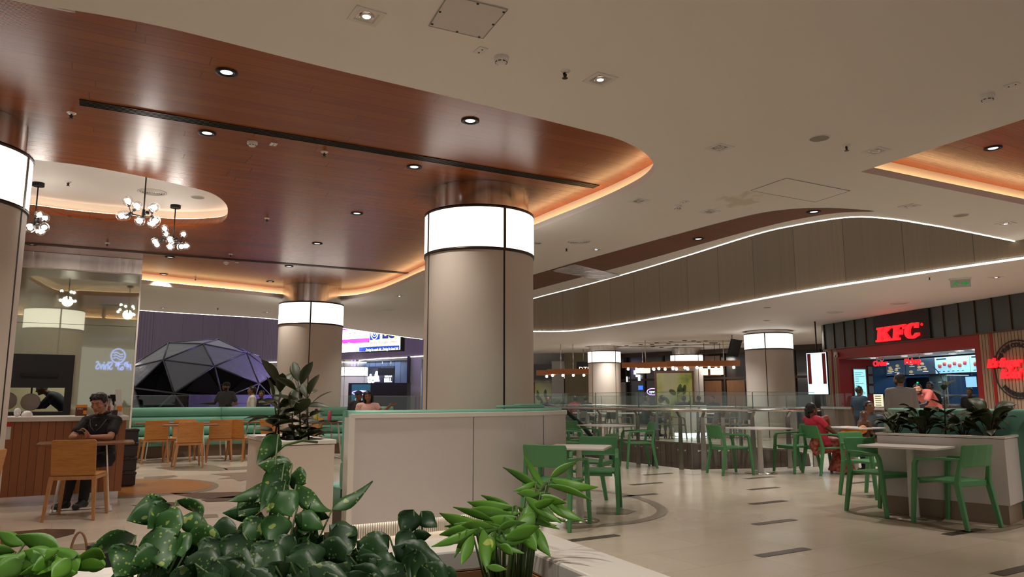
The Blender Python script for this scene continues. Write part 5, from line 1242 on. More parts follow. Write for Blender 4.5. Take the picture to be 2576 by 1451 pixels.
# handbag and folded wrap
p = Pz(275, 1398, .0)
t = thing('handbag', 'black handbag with a tan looped handle beyond the pothos trough', 'bag', (-2.98, 5.6, 0), .3)
plain('bag_black', (.02, .02, .024), .5, .2, 30); plain('bag_tan', lin((150, 112, 84)), .5, .1, 10)
mb = MB(); mb.rbox((-.1, -.06, 0), (.12, .06, .2)); mb.build('body', 'bag_black', t, bevel=.035, bseg=4)
mb = MB(); mb.rbox((-.09, -.066, .13), (.11, -.05, .2)); mb.build('flap', 'bag_black', t, bevel=.01)
mb = MB(); mb.tube([(-.15+.06*cos(a), -.02, .05+.24*sin(a)) for a in [k*pi/14 for k in range(15)]], .009, 8); mb.build('handle', 'bag_tan', t)
t = thing('folded_shawl', 'pale mint folded cushion cover lying on top of the bench at the partition', 'cover', (.1, 8.6, 1.135), .6)
mb = MB(); rplate(mb, (0, 0, .012), .62, .16, .03, .05); rplate(mb, (.1, 0, .032), .36, .15, .02, .05); mb.build('cloth', 'mint_vinyl', t, bevel=.012)
# far furniture seen through the glass
def plain_table(label):
    t = thing('grey_table', label, 'table')
    mb = MB(); mb.box((0, 0, .735), (.75, .75, .03)); mb.build('tabletop', 'table_white', t); mb = MB(); mb.cyl((0,0,.01), (0,0,.72), .04, seg=10); mb.build('pedestal', 'white_metal', t); mb = MB(); mb.cyl((0,0,0),(0,0,.015), .25, seg=16); mb.build('base_plate', 'steel', t); return t
FC = lambda loc, rz: put('fc', lambda l: arm_chair(l, 'grey_plastic', 'grey_chair'), loc, rz, 'grey plastic chair at the tables across the atrium, seen through the glass', 'grey chairs across the atrium')
FT = lambda loc: put('ft', plain_table, loc, .5, 'pale pedestal table across the atrium, seen through the glass', 'pale tables across the atrium')
def px_at(px, Y): return (PY(px, 1080, Y).x, Y, 0)
for px, Y, a in ((1525,24,.6),(1562,23.6,-1.2),(1660,23.2,1.7),(1676,25.2,-2),(1700,23.2,-1.5),(1777,23.3,1.2),(1822,23.8,-.4),(1847,23.9,.1),(1866,22.9,.3),(1450,25,1),(1500,26,2)): FC(px_at(px, Y), a)
for px, Y in ((1545,24.8),(1480,25.5),(1598,25),(1638,26),(1800,24.6),(1850,25)): FT(px_at(px, Y))
t = thing('white_counter', 'white counter block across the atrium with a lit foot', 'counter', px_at(1734, 24.5), .5)
mb = MB(); mb.rbox((-.4, -.3, .12), (.5, .3, 1.0)); mb.build('body', 'solid_white', t); mb = MB(); mb.rbox((-.38, -.28, .03), (.48, .28, .12)); mb.build('lit_foot', 'sign_glow', t)
t = thing('escalator_rail', 'black curved escalator handrail beside the balustrade', 'handrail', (.6, 18.5, 0))
mb = MB(); P = [(-.4, 0, 1.02), (.2, 0, 1.05), (.7, .02, .95), (1.1, .04, .6), (1.6, .06, .02), (2.2, .08, -.6)]
mb.tube([Vector(p) for p in P], .05, 8); mb.build('belt', 'black_satin', t)
mb = MB()
for i in range(5): a, b = Vector(P[i]), Vector(P[i+1]); mb.hexa([a+Vector((0,-.01,-.7)), b+Vector((0,-.01,-.7)), b+Vector((0,.01,-.7)), a+Vector((0,.01,-.7))], [a+Vector((0,-.01,-.04)), b+Vector((0,-.01,-.04)), b+Vector((0,.01,-.04)), a+Vector((0,.01,-.04))])
mb.build('glass_side', 'rail_glass', t)
# ================================================================ ceiling fixtures
def zsurf(kind): return {'m': H_MAIN, 'w': H_WOOD, 'o': H_OVAL, 'f': H_LOW, 's': H_MAIN-.004}[kind]
def fx(px, py, k): p = Pz(px, py, zsurf(k)); return p
def rnd_light(label):
    t = thing('round_downlight', label, 'downlight')
    mb = MB(); mb.lathe([(.048, .006), (.05, -.006), (.07, -.014), (.09, -.010), (.09, .001)], seg=28); mb.build('trim_ring', 'black_satin', t)
    mb = MB(); mb.lathe([(.049, -.004), (.03, -.002), (0, -.002)], seg=24); mb.build('lens', 'lens_soft', t); return t
mat('lens_soft', (1,1,1), emit=(.95, .95, .92), es=1.6); mat('lens_off', (.5,.5,.48), .2)
def sq_light(label):
    t = thing('square_downlight', label, 'downlight')
    mb = MB()
    for a in range(4):
        R = Matrix.Rotation(a*pi/2, 3, 'Z'); q = [R@Vector(v) for v in ((-.1,-.1,.0),(.1,-.1,.0),(.068,-.068,.0),(-.068,-.068,.0))]
        mb.add([v+Vector((0,0,-.008)) for v in q], [(0,1,2,3)]); mb.add([q[3]+Vector((0,0,-.008)), q[2]+Vector((0,0,-.008)), q[2]*.88+Vector((0,0,-.001)), q[3]*.88+Vector((0,0,-.001))], [(0,1,2,3)])
        mb.add([q[0], q[1], q[1]+Vector((0,0,-.008)), q[0]+Vector((0,0,-.008))], [(0,1,2,3)])
    mb.build('frame', 'table_white', t)
    mb = MB(); mb.add([(-.06,-.06,-.001),(.06,-.06,-.001),(.06,.06,-.001),(-.06,.06,-.001)], [(0,1,2,3)]); mb.lathe([(.05, -.002), (.046, -.008), (.034, -.012), (.026, -.006)], seg=20); mb.build('reflector', 'steel', t)
    mb = MB(); mb.lathe([(.026, -.007), (0, -.009)], seg=16); mb.build('lens', 'lens_off' if 'unlit' in label else 'lamp_white', t); return t
def sprinkler(label):
    t = thing('sprinkler', label, 'sprinkler')
    mb = MB(); mb.lathe([(.0, -.012), (.03, -.012), (.042, 0)], seg=18); mb.build('escutcheon', 'table_white', t)
    mb = MB(); mb.cyl((0,0,-.01), (0,0,-.05), .009, seg=8); mb.bar((-.016,0,-.02), (-.005,0,-.055), .006, .006); mb.bar((.016,0,-.02), (.005,0,-.055), .006, .006); mb.cyl((0,0,-.055), (0,0,-.058), .022, seg=12); mb.build('nozzle', 'bronze', t); return t
def detector(label):
    t = thing('smoke_detector', label, 'smoke detector')
    mb = MB(); mb.lathe([(.055, 0), (.055, -.022), (.048, -.034), (.03, -.05), (.026, -.052), (0, -.054)], seg=24); mb.build('housing', 'table_white', t)
    mb = MB()
    for k in range(8): a = k*pi/4; mb.bar((.043*cos(a-.25), .043*sin(a-.25), -.040), (.043*cos(a+.25), .043*sin(a+.25), -.040), .004, .006)
    mb.build('vents', 'gap_dark', t); return t
def plate(label):
    t = thing('indicator_plate', label, 'plate')
    mb = MB(); mb.rbox((-.035,-.05,-.008), (.035,.05,0)); mb.build('plate', 'table_white', t, bevel=.003); mb = MB(); mb.cyl((0,-.025,-.008), (0,-.025,-.011), .006, seg=8); mb.cyl((0,.025,-.008), (0,.025,-.011), .006, seg=8); mb.build('screws', 'gap_dark', t); return t
def speaker(label):
    t = thing('ceiling_speaker', label, 'speaker')
    mb = MB(); mb.lathe([(.10, 0), (.10, -.005), (.088, -.007)], seg=28); mb.build('rim', 'table_white', t); mb = MB(); mb.lathe([(.088, -.006), (0, -.006)], seg=28); mb.build('grille', plain('grille_grey', lin((150, 142, 132)), .7, .1, 80) if 'grille_grey' not in MATS else 'grille_grey', t); return t
def diffuser(label):
    t = thing('air_diffuser', label, 'air vent')
    mb = MB(); mb.lathe([(.20, 0), (.20, -.008), (.17, -.012), (.165, -.002)], seg=36); mb.build('rim', 'table_white', t)
    for r in (.145, .115, .085, .055): mb = MB(); mb.lathe([(r+.012, -.002), (r, -.016), (r-.012, -.016), (r-.004, -.004)], seg=36); mb.build('ring', 'table_white', t)
    mb = MB(); mb.lathe([(.166, -.001), (0, -.001)], seg=36); mb.build('throat', 'gap_dark', t); mb = MB(); mb.lathe([(.03, -.014), (0, -.016)], seg=20); mb.build('cone', 'table_white', t); return t
FIX = []
def place(kind, make, rows, group):
    for px, py, k, lab in rows:
        kd = kind+('_off' if 'unlit' in lab else ''); p = fx(px, py, k)
        put(kd, make, p, A31, lab, group)
        if kind in ('rl', 'sl') and 'unlit' not in lab: FIX.append(p)
place('rl', rnd_light, [
 (570,181,'w','black rimmed round downlight nearest the white ceiling edge, above the long air slot'),
 (521,334,'w','black rimmed round downlight just under the long air slot beside the smoke detector'),
 (1183,303,'w','black rimmed round downlight above the long air slot, over the large column side'),
 (1042,419,'w','black rimmed round downlight just under the long air slot near the large column'),
 (898,536,'w','black rimmed round downlight on the bare timber left of the large column drum'),
 (798,612,'w','black rimmed round downlight in the bright reflection above the middle column'),
 (727,669,'w','black rimmed round downlight right under the farther air slot above the middle column'),
 (680,708,'w','small black rimmed round downlight close to the warm strip light by the middle column'),
 (428,646,'w','black rimmed round downlight below the rightmost globe chandelier under the farther slot'),
 (412,689,'w','black rimmed round downlight just above the warm strip light beside the mirrored wall'),
 (80,614,'w','black rimmed round downlight beside the column above the mirrored wall'),
 (2498,372,'w','black rimmed round downlight in the corner timber recess at the picture edge'),
 (1757,600,'s','black rimmed round downlight midway along the brown ceiling strip'),
 (2047,532,'s','black rimmed round downlight at the pointed end of the brown ceiling strip')], 'black rimmed downlights')
place('sl', sq_light, [
 (922,40,'m','lit square downlight nearest the top edge, beside the grey access panel'),
 (1510,199,'m','lit square downlight beside the sprinkler on the open white ceiling'),
 (1810,371,'m','unlit square downlight with a hanging bit, between the timber tip and the round speaker'),
 (2204,379,'m','unlit square downlight at the corner of the second timber recess'),
 (1607,505,'m','unlit square downlight near the warm curved timber tip'),
 (1785,532,'m','unlit square downlight beside the brown ceiling stain'),
 (1352,611,'m','unlit square downlight cut off by the large column drum'),
 (1500,627,'m','square downlight beside the round air vent near the brown ceiling strip'),
 (2288,518,'m','unlit square downlight between the white light line and the corner recess'),
 (2530,562,'m','small lit square downlight above the white light line at the picture edge'),
 (1005,744,'m','square downlight far off beside the curved warm strip light'),
 (2506,697,'f','lit square downlight beside the green exit sign'),
 (410,774,'m','square downlight low over the purple-lit wall by the mirrored wall'),(672,785,'m','square downlight above the purple-lit wall beside the middle column')], 'square downlights')
place('sp', sprinkler, [
 (1421,179,'m','sprinkler on the white ceiling beside the lit square downlight'), (180,284,'w','sprinkler under the starting end of the long air slot'), (816,382,'w','sprinkler beside the white plate under the long air slot'),
 (172,457,'o','sprinkler in the white oval recess'), (672,549,'w','sprinkler on the timber left of the middle reflection'), (580,639,'w','sprinkler beside the farther air slot near the second detector'), (270,611,'w','sprinkler above the mirrored wall'),
 (2129,365,'m','sprinkler between the round speaker and the second timber recess'), (1425,623,'m','sprinkler under the round air vent beside the large column'), (2338,696,'f','sprinkler on the far ceiling near the exit sign'), (548,774,'m','sprinkler on the white ceiling above the dome tent'), (492,699,'w','sprinkler near the warm strip light by the mirrored wall')], 'sprinklers')
place('sd', detector, [
 (1261,144,'m','white smoke detector on the open white ceiling beside the access panel'), (635,357,'w','white smoke detector on the timber under the long air slot'), (569,659,'w','white smoke detector on the timber under the farther air slot'),
 (2483,240,'m','white smoke detector high on the ceiling at the picture edge'), (1704,518,'m','white smoke detector near the ceiling stain')], 'smoke detectors')
place('ip', plate, [
 (1209,126,'m','small white plate between the access panel and the smoke detector'), (688,362,'w','small white plate beside the smoke detector under the long air slot'), (595,660,'w','small white plate beside the detector under the farther air slot'),
 (2546,213,'m','small white plate above the smoke detector at the picture edge'), (1722,507,'m','small white plate beside the smoke detector near the stain'), (500,558,'w','small white plate past the end of the oval recess')][:5], 'indicator plates')
place('cs', speaker, [
 (2061,347,'m','round grey ceiling speaker beside the sprinkler on the white ceiling'), (497,496,'o','round grey ceiling speaker in the white oval recess'), (2417,541,'m','round grey ceiling speaker above the white light line near the picture edge'),
 (1930,773,'f','round pale ceiling speaker on the far ceiling under the atrium panels'), (1929,806,'f','round pale ceiling speaker just above the lit column by the shop')], 'ceiling speakers')
place('ad', diffuser, [
 (383,483,'o','round ringed air vent in the white oval recess'), (1456,607,'m','round ringed air vent between the large column and the brown ceiling strip'), (975,778,'m','farthest round ringed air vent beyond the middle column'), (2264,762,'f','round ringed air vent on the far ceiling above the red letters'), (2100,785,'f','round ringed air vent on the far ceiling over the shop corner')], 'round air vents')
# small far downlights and slots
R_ = random.Random(5)
def dot(label):
    t = thing('small_downlight', label, 'downlight'); mb = MB(); mb.lathe([(.09, 0), (.09, -.02), (0, -.02)], seg=12); mb.build('can', 'gap_dark', t); return t
for px, py in ((1688,859),(1702,867),(1722,856),(1745,857),(1758,860),(1775,857),(1790,862),(1800,862),(1682,864),(1640,866),(1652,862),(1610,870),(1612,866),(1576,869),(1642,871),(1664,873),(1696,874),(1721,867),(1368,894),(1388,892),(1415,893),(1446,894),(1466,895),(1417,897),(1437,898)):
    put('dot', dot, fx(px, py, 'f'), 0, 'tiny dark recessed downlight in the slotted far ceiling', 'tiny dark far downlights')
def slotm(label):
    t = thing('ceiling_slot', label, 'air slot'); mb = MB(); mb.rbox((-2.6, -.05, -.006), (2.6, .05, 0)); mb.build('slot', 'gap_dark', t); return t
for px, py in ((1700,862),(1740,868),(1650,869),(1760,858),(1420,894)): put('fslot', slotm, fx(px, py, 'f'), -.35, 'thin dark slot in the far ceiling over the timber beams', 'far ceiling slots')
def slot(label, a, b, w):
    A, B = Pz(*a, H_WOOD), Pz(*b, H_WOOD); d = (B-A).normalized(); x = Vector((-d.y, d.x, 0)); t = thing('linear_air_slot', label, 'air slot', A)
    mb = MB(); mb.hexa([A-x*w/2-Vector((0,0,.002)), B-x*w/2-Vector((0,0,.002)), B+x*w/2-Vector((0,0,.002)), A+x*w/2-Vector((0,0,.002))], [A-x*w/2+Vector((0,0,.004)), B-x*w/2+Vector((0,0,.004)), B+x*w/2+Vector((0,0,.004)), A+x*w/2+Vector((0,0,.004))]); mb.build('slot', 'gap_dark', t, True)
    for k in range(-2, 3): mb = MB(); mb.bar(A+x*(k*w/4.4)-Vector((0,0,.005)), B+x*(k*w/4.4)-Vector((0,0,.005)), .010, .012); mb.build('blade', 'bronze', t, True)
slot('long dark bladed air slot running across the timber ceiling towards the large column', (200,256), (1500,469), .15)
slot('farther dark air slot across the timber ceiling behind the chandeliers', (40,609), (1027,687), .15)
def access(label, pxs, k, m, screws):
    P = [fx(x, y, k) for x, y in pxs]; t = thing('access_panel', label, 'access panel', P[0]); mb = MB()
    mb.hexa([p-Vector((0,0,.006)) for p in P], [p+Vector((0,0,.0)) for p in P]); mb.build('panel', m, t, True)
    mb = MB(); n = 4
    for i in range(4): a, b = P[i]-Vector((0,0,.0065)), P[(i+1) % 4]-Vector((0,0,.0065)); mb.bar(a, b, .006, .002)
    mb.build('gap', 'grille_grey' if screws else 'inlay_dark', t, True)
    if screws:
        mb = MB()
        for i in range(4):
            for f in (.06, .5): q = P[i].lerp(P[(i+1) % 4], f).lerp(sum(P, Vector())/4, .06)-Vector((0,0,.007)); mb.cyl(q, q-Vector((0,0,.004)), .008, seg=8)
        mb.build('screws', 'gap_dark', t, True)
access('greyish square access panel with screws at the top edge of the picture', ((1128,-14),(1277,22),(1215,95),(1079,63)), 'm', plain('panel_grey', lin((206, 198, 192)), .5, .03, 3), True)
access('white access panel outlined by a thin gap beside the ceiling stain', ((1978,447),(2138,479),(2050,507),(1889,478)), 'm', 'ceiling_white', False)
# exit sign
p = fx(2415, 699, 'f'); t = thing('exit_sign', 'green running man exit sign with an arrow hanging from the far ceiling', 'sign', p, -.55)
mb = MB(); mb.rbox((-.36,-.03,-.06), (.36,.03,0)); mb.build('housing', 'table_white', t); mb = MB(); mb.rbox((-.32,-.006,-.34), (.32,.006,-.06)); mb.build('panel', plain('sign_panel', (.42,.40,.37), .5, .02, 3), t)
mat('exit_green', lin((40, 150, 70)), emit=lin((40, 170, 70)), es=.3)
mb = MB(); mb.add([(x, -.008, z) for x, z in ((.02,-.17),(.14,-.17),(.14,-.12),(.28,-.2),(.14,-.28),(.14,-.23),(.02,-.23))], [tuple(range(7))]); mb.build('arrow', 'exit_green', t)
mb = MB(); mb.cyl((-.12,-.008,-.12), (-.12,-.01,-.12), .028, seg=12); mb.bar((-.13,-.009,-.15), (-.16,-.009,-.22), .002, .05, up=(1,0,0)); mb.bar((-.16,-.009,-.21), (-.1,-.009,-.3), .002, .03, up=(1,0,0)); mb.bar((-.17,-.009,-.21), (-.26,-.009,-.28), .002, .03, up=(1,0,0)); mb.bar((-.12,-.009,-.16), (-.06,-.009,-.19), .002, .025, up=(1,0,0)); mb.bar((-.15,-.009,-.16), (-.22,-.009,-.19), .002, .025, up=(1,0,0)); mb.build('running_figure', 'exit_green', t)
t.scale = (.5, .5, .5)
# globe chandeliers
m = mat('globe_glass', (1, 1, 1), .0); t_ = NT(m)
tr = t_.n('ShaderNodeBsdfTransparent'); g_ = t_.n('ShaderNodeBsdfGlossy'); g_.inputs['Roughness'].default_value = .03; lw = t_.n('ShaderNodeLayerWeight'); lw.inputs[0].default_value = .35
x_ = t_.n('ShaderNodeMixShader'); t_.t.links.new(t_.math('MULTIPLY', lw.outputs['Facing'], .55), x_.inputs[0]); t_.l(tr, 0, x_, 1); t_.l(g_, 0, x_, 2); m.node_tree.links.new(x_.outputs[0], m.node_tree.nodes['Material Output'].inputs['Surface'])
def chandelier(label, loc, rod, balls, hubs):
    t = thing('globe_chandelier', label, 'chandelier', loc)
    mb = MB(); mb.cyl((0,0,0), (0,0,-.05), .075, seg=20); mb.build('canopy', 'black_satin', t)
    mb = MB(); mb.cyl((0,0,-.05), (0,0,-rod), .009, seg=8); mb.build('rod', 'black_satin', t)
    mb = MB(); mb.cyl((0,0,-rod+.05), (0,0,-rod-.08), .022, seg=12)
    for h in hubs: mb.cyl((0,0,-rod-.04), (h[0], h[1], -rod+h[2]), .008, seg=6); mb.sphere((h[0], h[1], -rod+h[2]), .028, 10, 6)
    mb.build('arms', 'black_satin', t)
    for b in balls:
        c = Vector((b[0], b[1], -rod+b[2])); h = min(hubs, key=lambda q: (Vector((q[0], q[1], -rod+q[2]))-c).length); hv = Vector((h[0], h[1], -rod+h[2]))
        mb = MB(); mb.cyl(hv, c-(c-hv).normalized()*.05, .006, seg=6); mb.cyl(c-(c-hv).normalized()*.075, c-(c-hv).normalized()*.045, .02, seg=10); g = mb.build('socket', 'black_satin', t)
        mb = MB(); mb.sphere(c, .064, 20, 14); mb.build('glass_globe', 'globe_glass', g)
        mb = MB(); mb.sphere(c, .034, 12, 8); mb.build('bulb', 'bulb_glow', g)
HB = [(-.17,.02,-.02), (.06,-.03,-.02), (.09,.03,-.07)]
def glow_at(loc, rod): lamp('POINT', (loc[0], loc[1]-.02, loc[2]-rod-.12), 16, (1, .93, .84), .12, name='chandelier_glow')
def balls_px(Y, z0, lst, cx, cy): 
    out = []
    for i, (px, py) in enumerate(lst): out.append(((px-cx)/FPX*Y*1.03, ((i*37) % 5-2)*.05, -(py-cy)/FPX*Y*1.03))
    return out
def chand_at(label, px_rod, canopy_py, hub_py, lst, Y=None):
    if Y is None: p = Pz(px_rod, canopy_py, H_OVAL)
    else: q = PY(px_rod, hub_py, Y); p = Vector((q.x, q.y, H_OVAL))
    hub = PY(px_rod, hub_py, p.y); rod = p.z-hub.z
    glow_at(p, rod); chandelier(label, (p.x, p.y, p.z), rod, balls_px(p.y, 0, lst, px_rod, hub_py), [(-.17,.02,0), (.06,-.03,0), (.09,.04,-.04)])
chand_at('globe chandelier partly hidden by the column at the picture edge', 97, 460, 560, [(76,538),(107,540),(110,544),(93,575),(108,580),(134,576),(66,580)])
chand_at('biggest globe chandelier, the middle one of three over the timber counter', 361, 440, 537, [(330,510),(344,518),(372,518),(392,524),(311,540),(317,548),(353,556),(375,558),(397,558)], 9.15)
chand_at('globe chandelier hanging lowest, nearest the end of the oval recess', 442, 516, 602, [(426,578),(422,587),(459,585),(400,609),(398,614),(442,608),(436,621),(468,615),(467,622)])
# ================================================================ people
def remesh(mb, name, m, parent, voxel, smooth=3):
    me = bpy.data.meshes.new(name+'_r'); me.from_pydata([tuple(v) for v in mb.v], [], mb.f)
    o = bpy.data.objects.new(name+'_r', me); COL.objects.link(o)
    r = o.modifiers.new('r', 'REMESH'); r.mode = 'VOXEL'; r.voxel_size = voxel; r.use_smooth_shade = True
    if smooth: s = o.modifiers.new('s', 'SMOOTH'); s.factor = .5; s.iterations = smooth
    dg = bpy.context.evaluated_depsgraph_get(); out = bpy.data.meshes.new_from_object(o.evaluated_get(dg))
    bpy.data.objects.remove(o); bpy.data.meshes.remove(me)
    out.name = name; out.materials.clear()
    for k in (m if isinstance(m, (list, tuple)) else [m]): out.materials.append(MATS[k])
    out.polygons.foreach_set('use_smooth', [True]*len(out.polygons))
    r = bpy.data.objects.new(name, out); COL.objects.link(r); r.parent = parent; WM[r.name] = WM[parent.name]; return r
def cap(mb, a, b, r0, r1=None, seg=12):
    r1 = r0 if r1 is None else r1
    mb.cyl(a, b, r0, r1, seg); mb.sphere(a, r0, seg, 8); mb.sphere(b, r1, seg, 8)
def chain(mb, P, R, seg=12):
    for i in range(len(P)-1): cap(mb, P[i], P[i+1], R[i], R[i+1], seg)
def loft(mb, rings, seg=20):
    """rings: (centre, right, forward, rx, ry); closed solid"""
    vs = []
    for c, x, y, rx, ry in rings:
        for k in range(seg):
            a = 2*pi*k/seg; ca, sa = cos(a), sin(a)
            e = .85; vs.append(Vector(c)+x*(rx*math.copysign(abs(ca)**e, ca))+y*(ry*math.copysign(abs(sa)**e, sa)))
    n = len(rings); fs = [(i*seg+k, i*seg+(k+1) % seg, (i+1)*seg+(k+1) % seg, (i+1)*seg+k) for i in range(n-1) for k in range(seg)]
    fs += [tuple(range(seg))[::-1], tuple(range((n-1)*seg, n*seg))]
    mb.add(vs, fs, True)
def head_frame(c, yaw=0, pitch=0, roll=0):
    """yaw about z (left +), pitch down +"""
    return Matrix.Translation(Vector(c)) @ Matrix.Rotation(yaw, 4, 'Z') @ Matrix.Rotation(-pitch, 4, 'X') @ Matrix.Rotation(roll, 4, 'Y')
def add_head(mb, H):
    h = MB(); V_ = Vector
    h.sphere((0, -.012, .022), 1, 20, 14, (.076, .096, .093))
    X, Y = V_((1,0,0)), V_((0,1,0))
    loft(h, [((0,.004,.05), X, Y, .066, .084), ((0,.012,.01), X, Y, .067, .082), ((0,.014,-.03), X, Y, .063, .078), ((0,.016,-.06), X, Y, .055, .070), ((0,.022,-.09), X, Y, .042, .056), ((0,.034,-.112), X, Y, .024, .034)])
    cap(h, (0, .090, .016), (0, .112, -.028), .009, .014); h.sphere((-.013, .098, -.032), .010, 8, 6); h.sphere((.013, .098, -.032), .010, 8, 6)
    cap(h, (-.046, .074, .030), (-.012, .090, .030), .010); cap(h, (.046, .074, .030), (.012, .090, .030), .010)
    for s in (-1, 1):
        h.sphere((s*.032, .078, .010), .0135, 10, 8); h.sphere((s*.046, .062, -.02), .022, 10, 8)
        h.sphere((s*.077, -.008, -.002), 1, 10, 8, (.010, .022, .034))
    cap(h, (-.020, .087, -.058), (.020, .087, -.058), .0075); cap(h, (-.016, .086, -.068), (.016, .086, -.068), .0085)
    h.sphere((0, .078, -.098), .022, 10, 8)
    mb.add([H @ v for v in h.v], h.f, True)
def hair_shell(H, style):
    """hair volume; style: short / long / buzz / cap"""
    m = MB(); seg, rg = 28, 20; vs = []
    for i in range(rg+1):
        ph = pi*i/rg
        for k in range(seg):
            t = 2*pi*k/seg; d = Vector((sin(ph)*cos(t), sin(ph)*sin(t), cos(ph)))
            p = Vector((d.x*.085, -.014+d.y*.106, .026+d.z*.105))
            y = p.y
            line = .062+(.03 if style == 'quiff' else 0)*0 if y > .045 else (-.005 if y > -.01 else -.085)
            if style == 'long': line = .055 if y > .05 else (-.02 if y > .02 else -.2)
            if style == 'buzz': line = .058 if y > .045 else (.0 if y > -.01 else -.07)
            j = .006*sin(k*3.1+i*2.3) if style in ('short', 'quiff') else 0
            if p.z < line: p = Vector((0, -.014, .026))+(p-Vector((0, -.014, .026)))*.80
            else: p = Vector((0, -.014, .026))+(p-Vector((0, -.014, .026)))*((.965 if style == 'buzz' else 1.0)+j)
            vs.append(H @ p)
    m.add(vs, [(i*seg+k, (i+1)*seg+k, (i+1)*seg+(k+1) % seg, i*seg+(k+1) % seg) for i in range(rg) for k in range(seg)], True)
    if style == 'quiff':
        for k in range(9): a = -.05+k*.0125; cap(m, H @ Vector((a, .03, .105)), H @ Vector((a*1.15+.012, .082-abs(a)*.35, .082+.012*sin(k*2))), .024, .010, 8)
        for s in (-1, 1): cap(m, H @ Vector((s*.06, .04, .085)), H @ Vector((s*.074, .052, .04)), .022, .008, 8)
        for k in range(5): cap(m, H @ Vector((-.07+k*.01, -.02+k*.01, .10)), H @ Vector((-.10+k*.012, .0+k*.012, .085-k*.004)), .014, .004, 6)
    return m
def hand(mb, w, f, n, th, curl=.5, s=1.0, spread=1):
    """w wrist, f pointing to the fingers, n out of the back of the hand, th towards the thumb"""
    f = Vector(f).normalized(); n = Vector(n); n = (n-f*n.dot(f)).normalized(); th = Vector(th); th = (th-f*th.dot(f)-n*th.dot(n)).normalized(); w = Vector(w)
    for o in (-.026, -.009, .009, .026): cap(mb, w+f*.012*s+th*o*.75*s, w+f*.088*s+th*o*s, .014*s, .0115*s, 8)
    for k, (o, L) in enumerate(((.030, .072), (.010, .080), (-.010, .074), (-.029, .058))):
        p = w+f*.086*s+th*o*s; d = f+th*(o*1.5*spread); d.normalize(); a = curl*(.6+.06*k); ax = d.cross(n).normalized()
        q = p
        for j, q_l in enumerate((.42, .32, .26)):
            d = Matrix.Rotation(-a*(.8 if j == 0 else 1.05), 3, ax) @ d; e = q+d*L*q_l*s; cap(mb, q, e, (.0098-.0008*j)*s, (.0090-.0009*j)*s, 8); q = e
    p = w+f*.024*s+th*.028*s; d = (f*.62+th*.78-n*.25).normalized()
    q = p
    for j, L in enumerate((.040, .032, .026)):
        e = q+d*L*s; cap(mb, q, e, (.0135-.0015*j)*s, (.0115-.001*j)*s, 8); q = e; d = (d+f*.35-n*.22*curl-th*.12).normalized()
    return
STAND = dict(pelvis=(0,0,.95), waist=(0,.005,1.10), chest=(0,.0,1.30), neck=(0,-.012,1.475), head=(0,.015,1.615),
    shL=(-.185,-.01,1.41), shR=(.185,-.01,1.41), elL=(-.235,-.035,1.13), elR=(.235,-.035,1.13), wrL=(-.245,.05,.885), wrR=(.245,.05,.885),
    hiL=(-.09,0,.92), hiR=(.09,0,.92), knL=(-.10,.02,.50), knR=(.10,.02,.50), anL=(-.10,-.02,.085), anR=(.10,-.02,.085), toL=(-.125,.13,.03), toR=(.125,.13,.03))
SIT = dict(STAND, pelvis=(0,0,.53), waist=(0,-.01,.69), chest=(0,.0,.89), neck=(0,.0,1.065), head=(0,.03,1.205), shL=(-.185,-.005,1.0), shR=(.185,-.005,1.0),
    elL=(-.23,.06,.74), elR=(.23,.06,.74), wrL=(-.18,.27,.70), wrR=(.18,.27,.70), hiL=(-.09,.04,.53), hiR=(.09,.04,.53), knL=(-.10,.44,.52), knR=(.10,.44,.52), anL=(-.10,.40,.085), anR=(.10,.40,.085), toL=(-.11,.55,.03), toR=(.11,.55,.03))
for nm, c in (('skin_light', (176, 126, 100)), ('skin_brown', (132, 88, 62)), ('skin_dark', (104, 66, 46))): plain(nm, lin(c), .5, .05, 12)
mat('lip', lin((160, 98, 84)), .45); mat('lip_dark', lin((104, 54, 46)), .45); mat('brow', (.012, .009, .008), .7); mat('eye_white', (.6, .58, .55), .3)
m_ = plain('hair_black', (.010, .008, .007), .42, .3, 60)
def cloth(nm, c, r=.8): return plain(nm, lin(c), r, .08, 30)
for nm, c in (('cloth_black', (26, 24, 24)), ('cloth_navy', (36, 40, 56)), ('cloth_grey', (124, 118, 114)), ('cloth_pink', (196, 104, 94)), ('cloth_white', (214, 206, 196)), ('cloth_charcoal', (64, 66, 72)), ('cloth_denim', (96, 108, 118)), ('cloth_peach', (222, 176, 166)), ('cloth_dark', (40, 40, 46)), ('cloth_teal', (26, 46, 60)), ('cloth_brown', (110, 74, 52)), ('cloth_maroon', (120, 40, 40))): cloth(nm, c)
plain('shoe_black', (.015, .015, .016), .4, .2, 20)
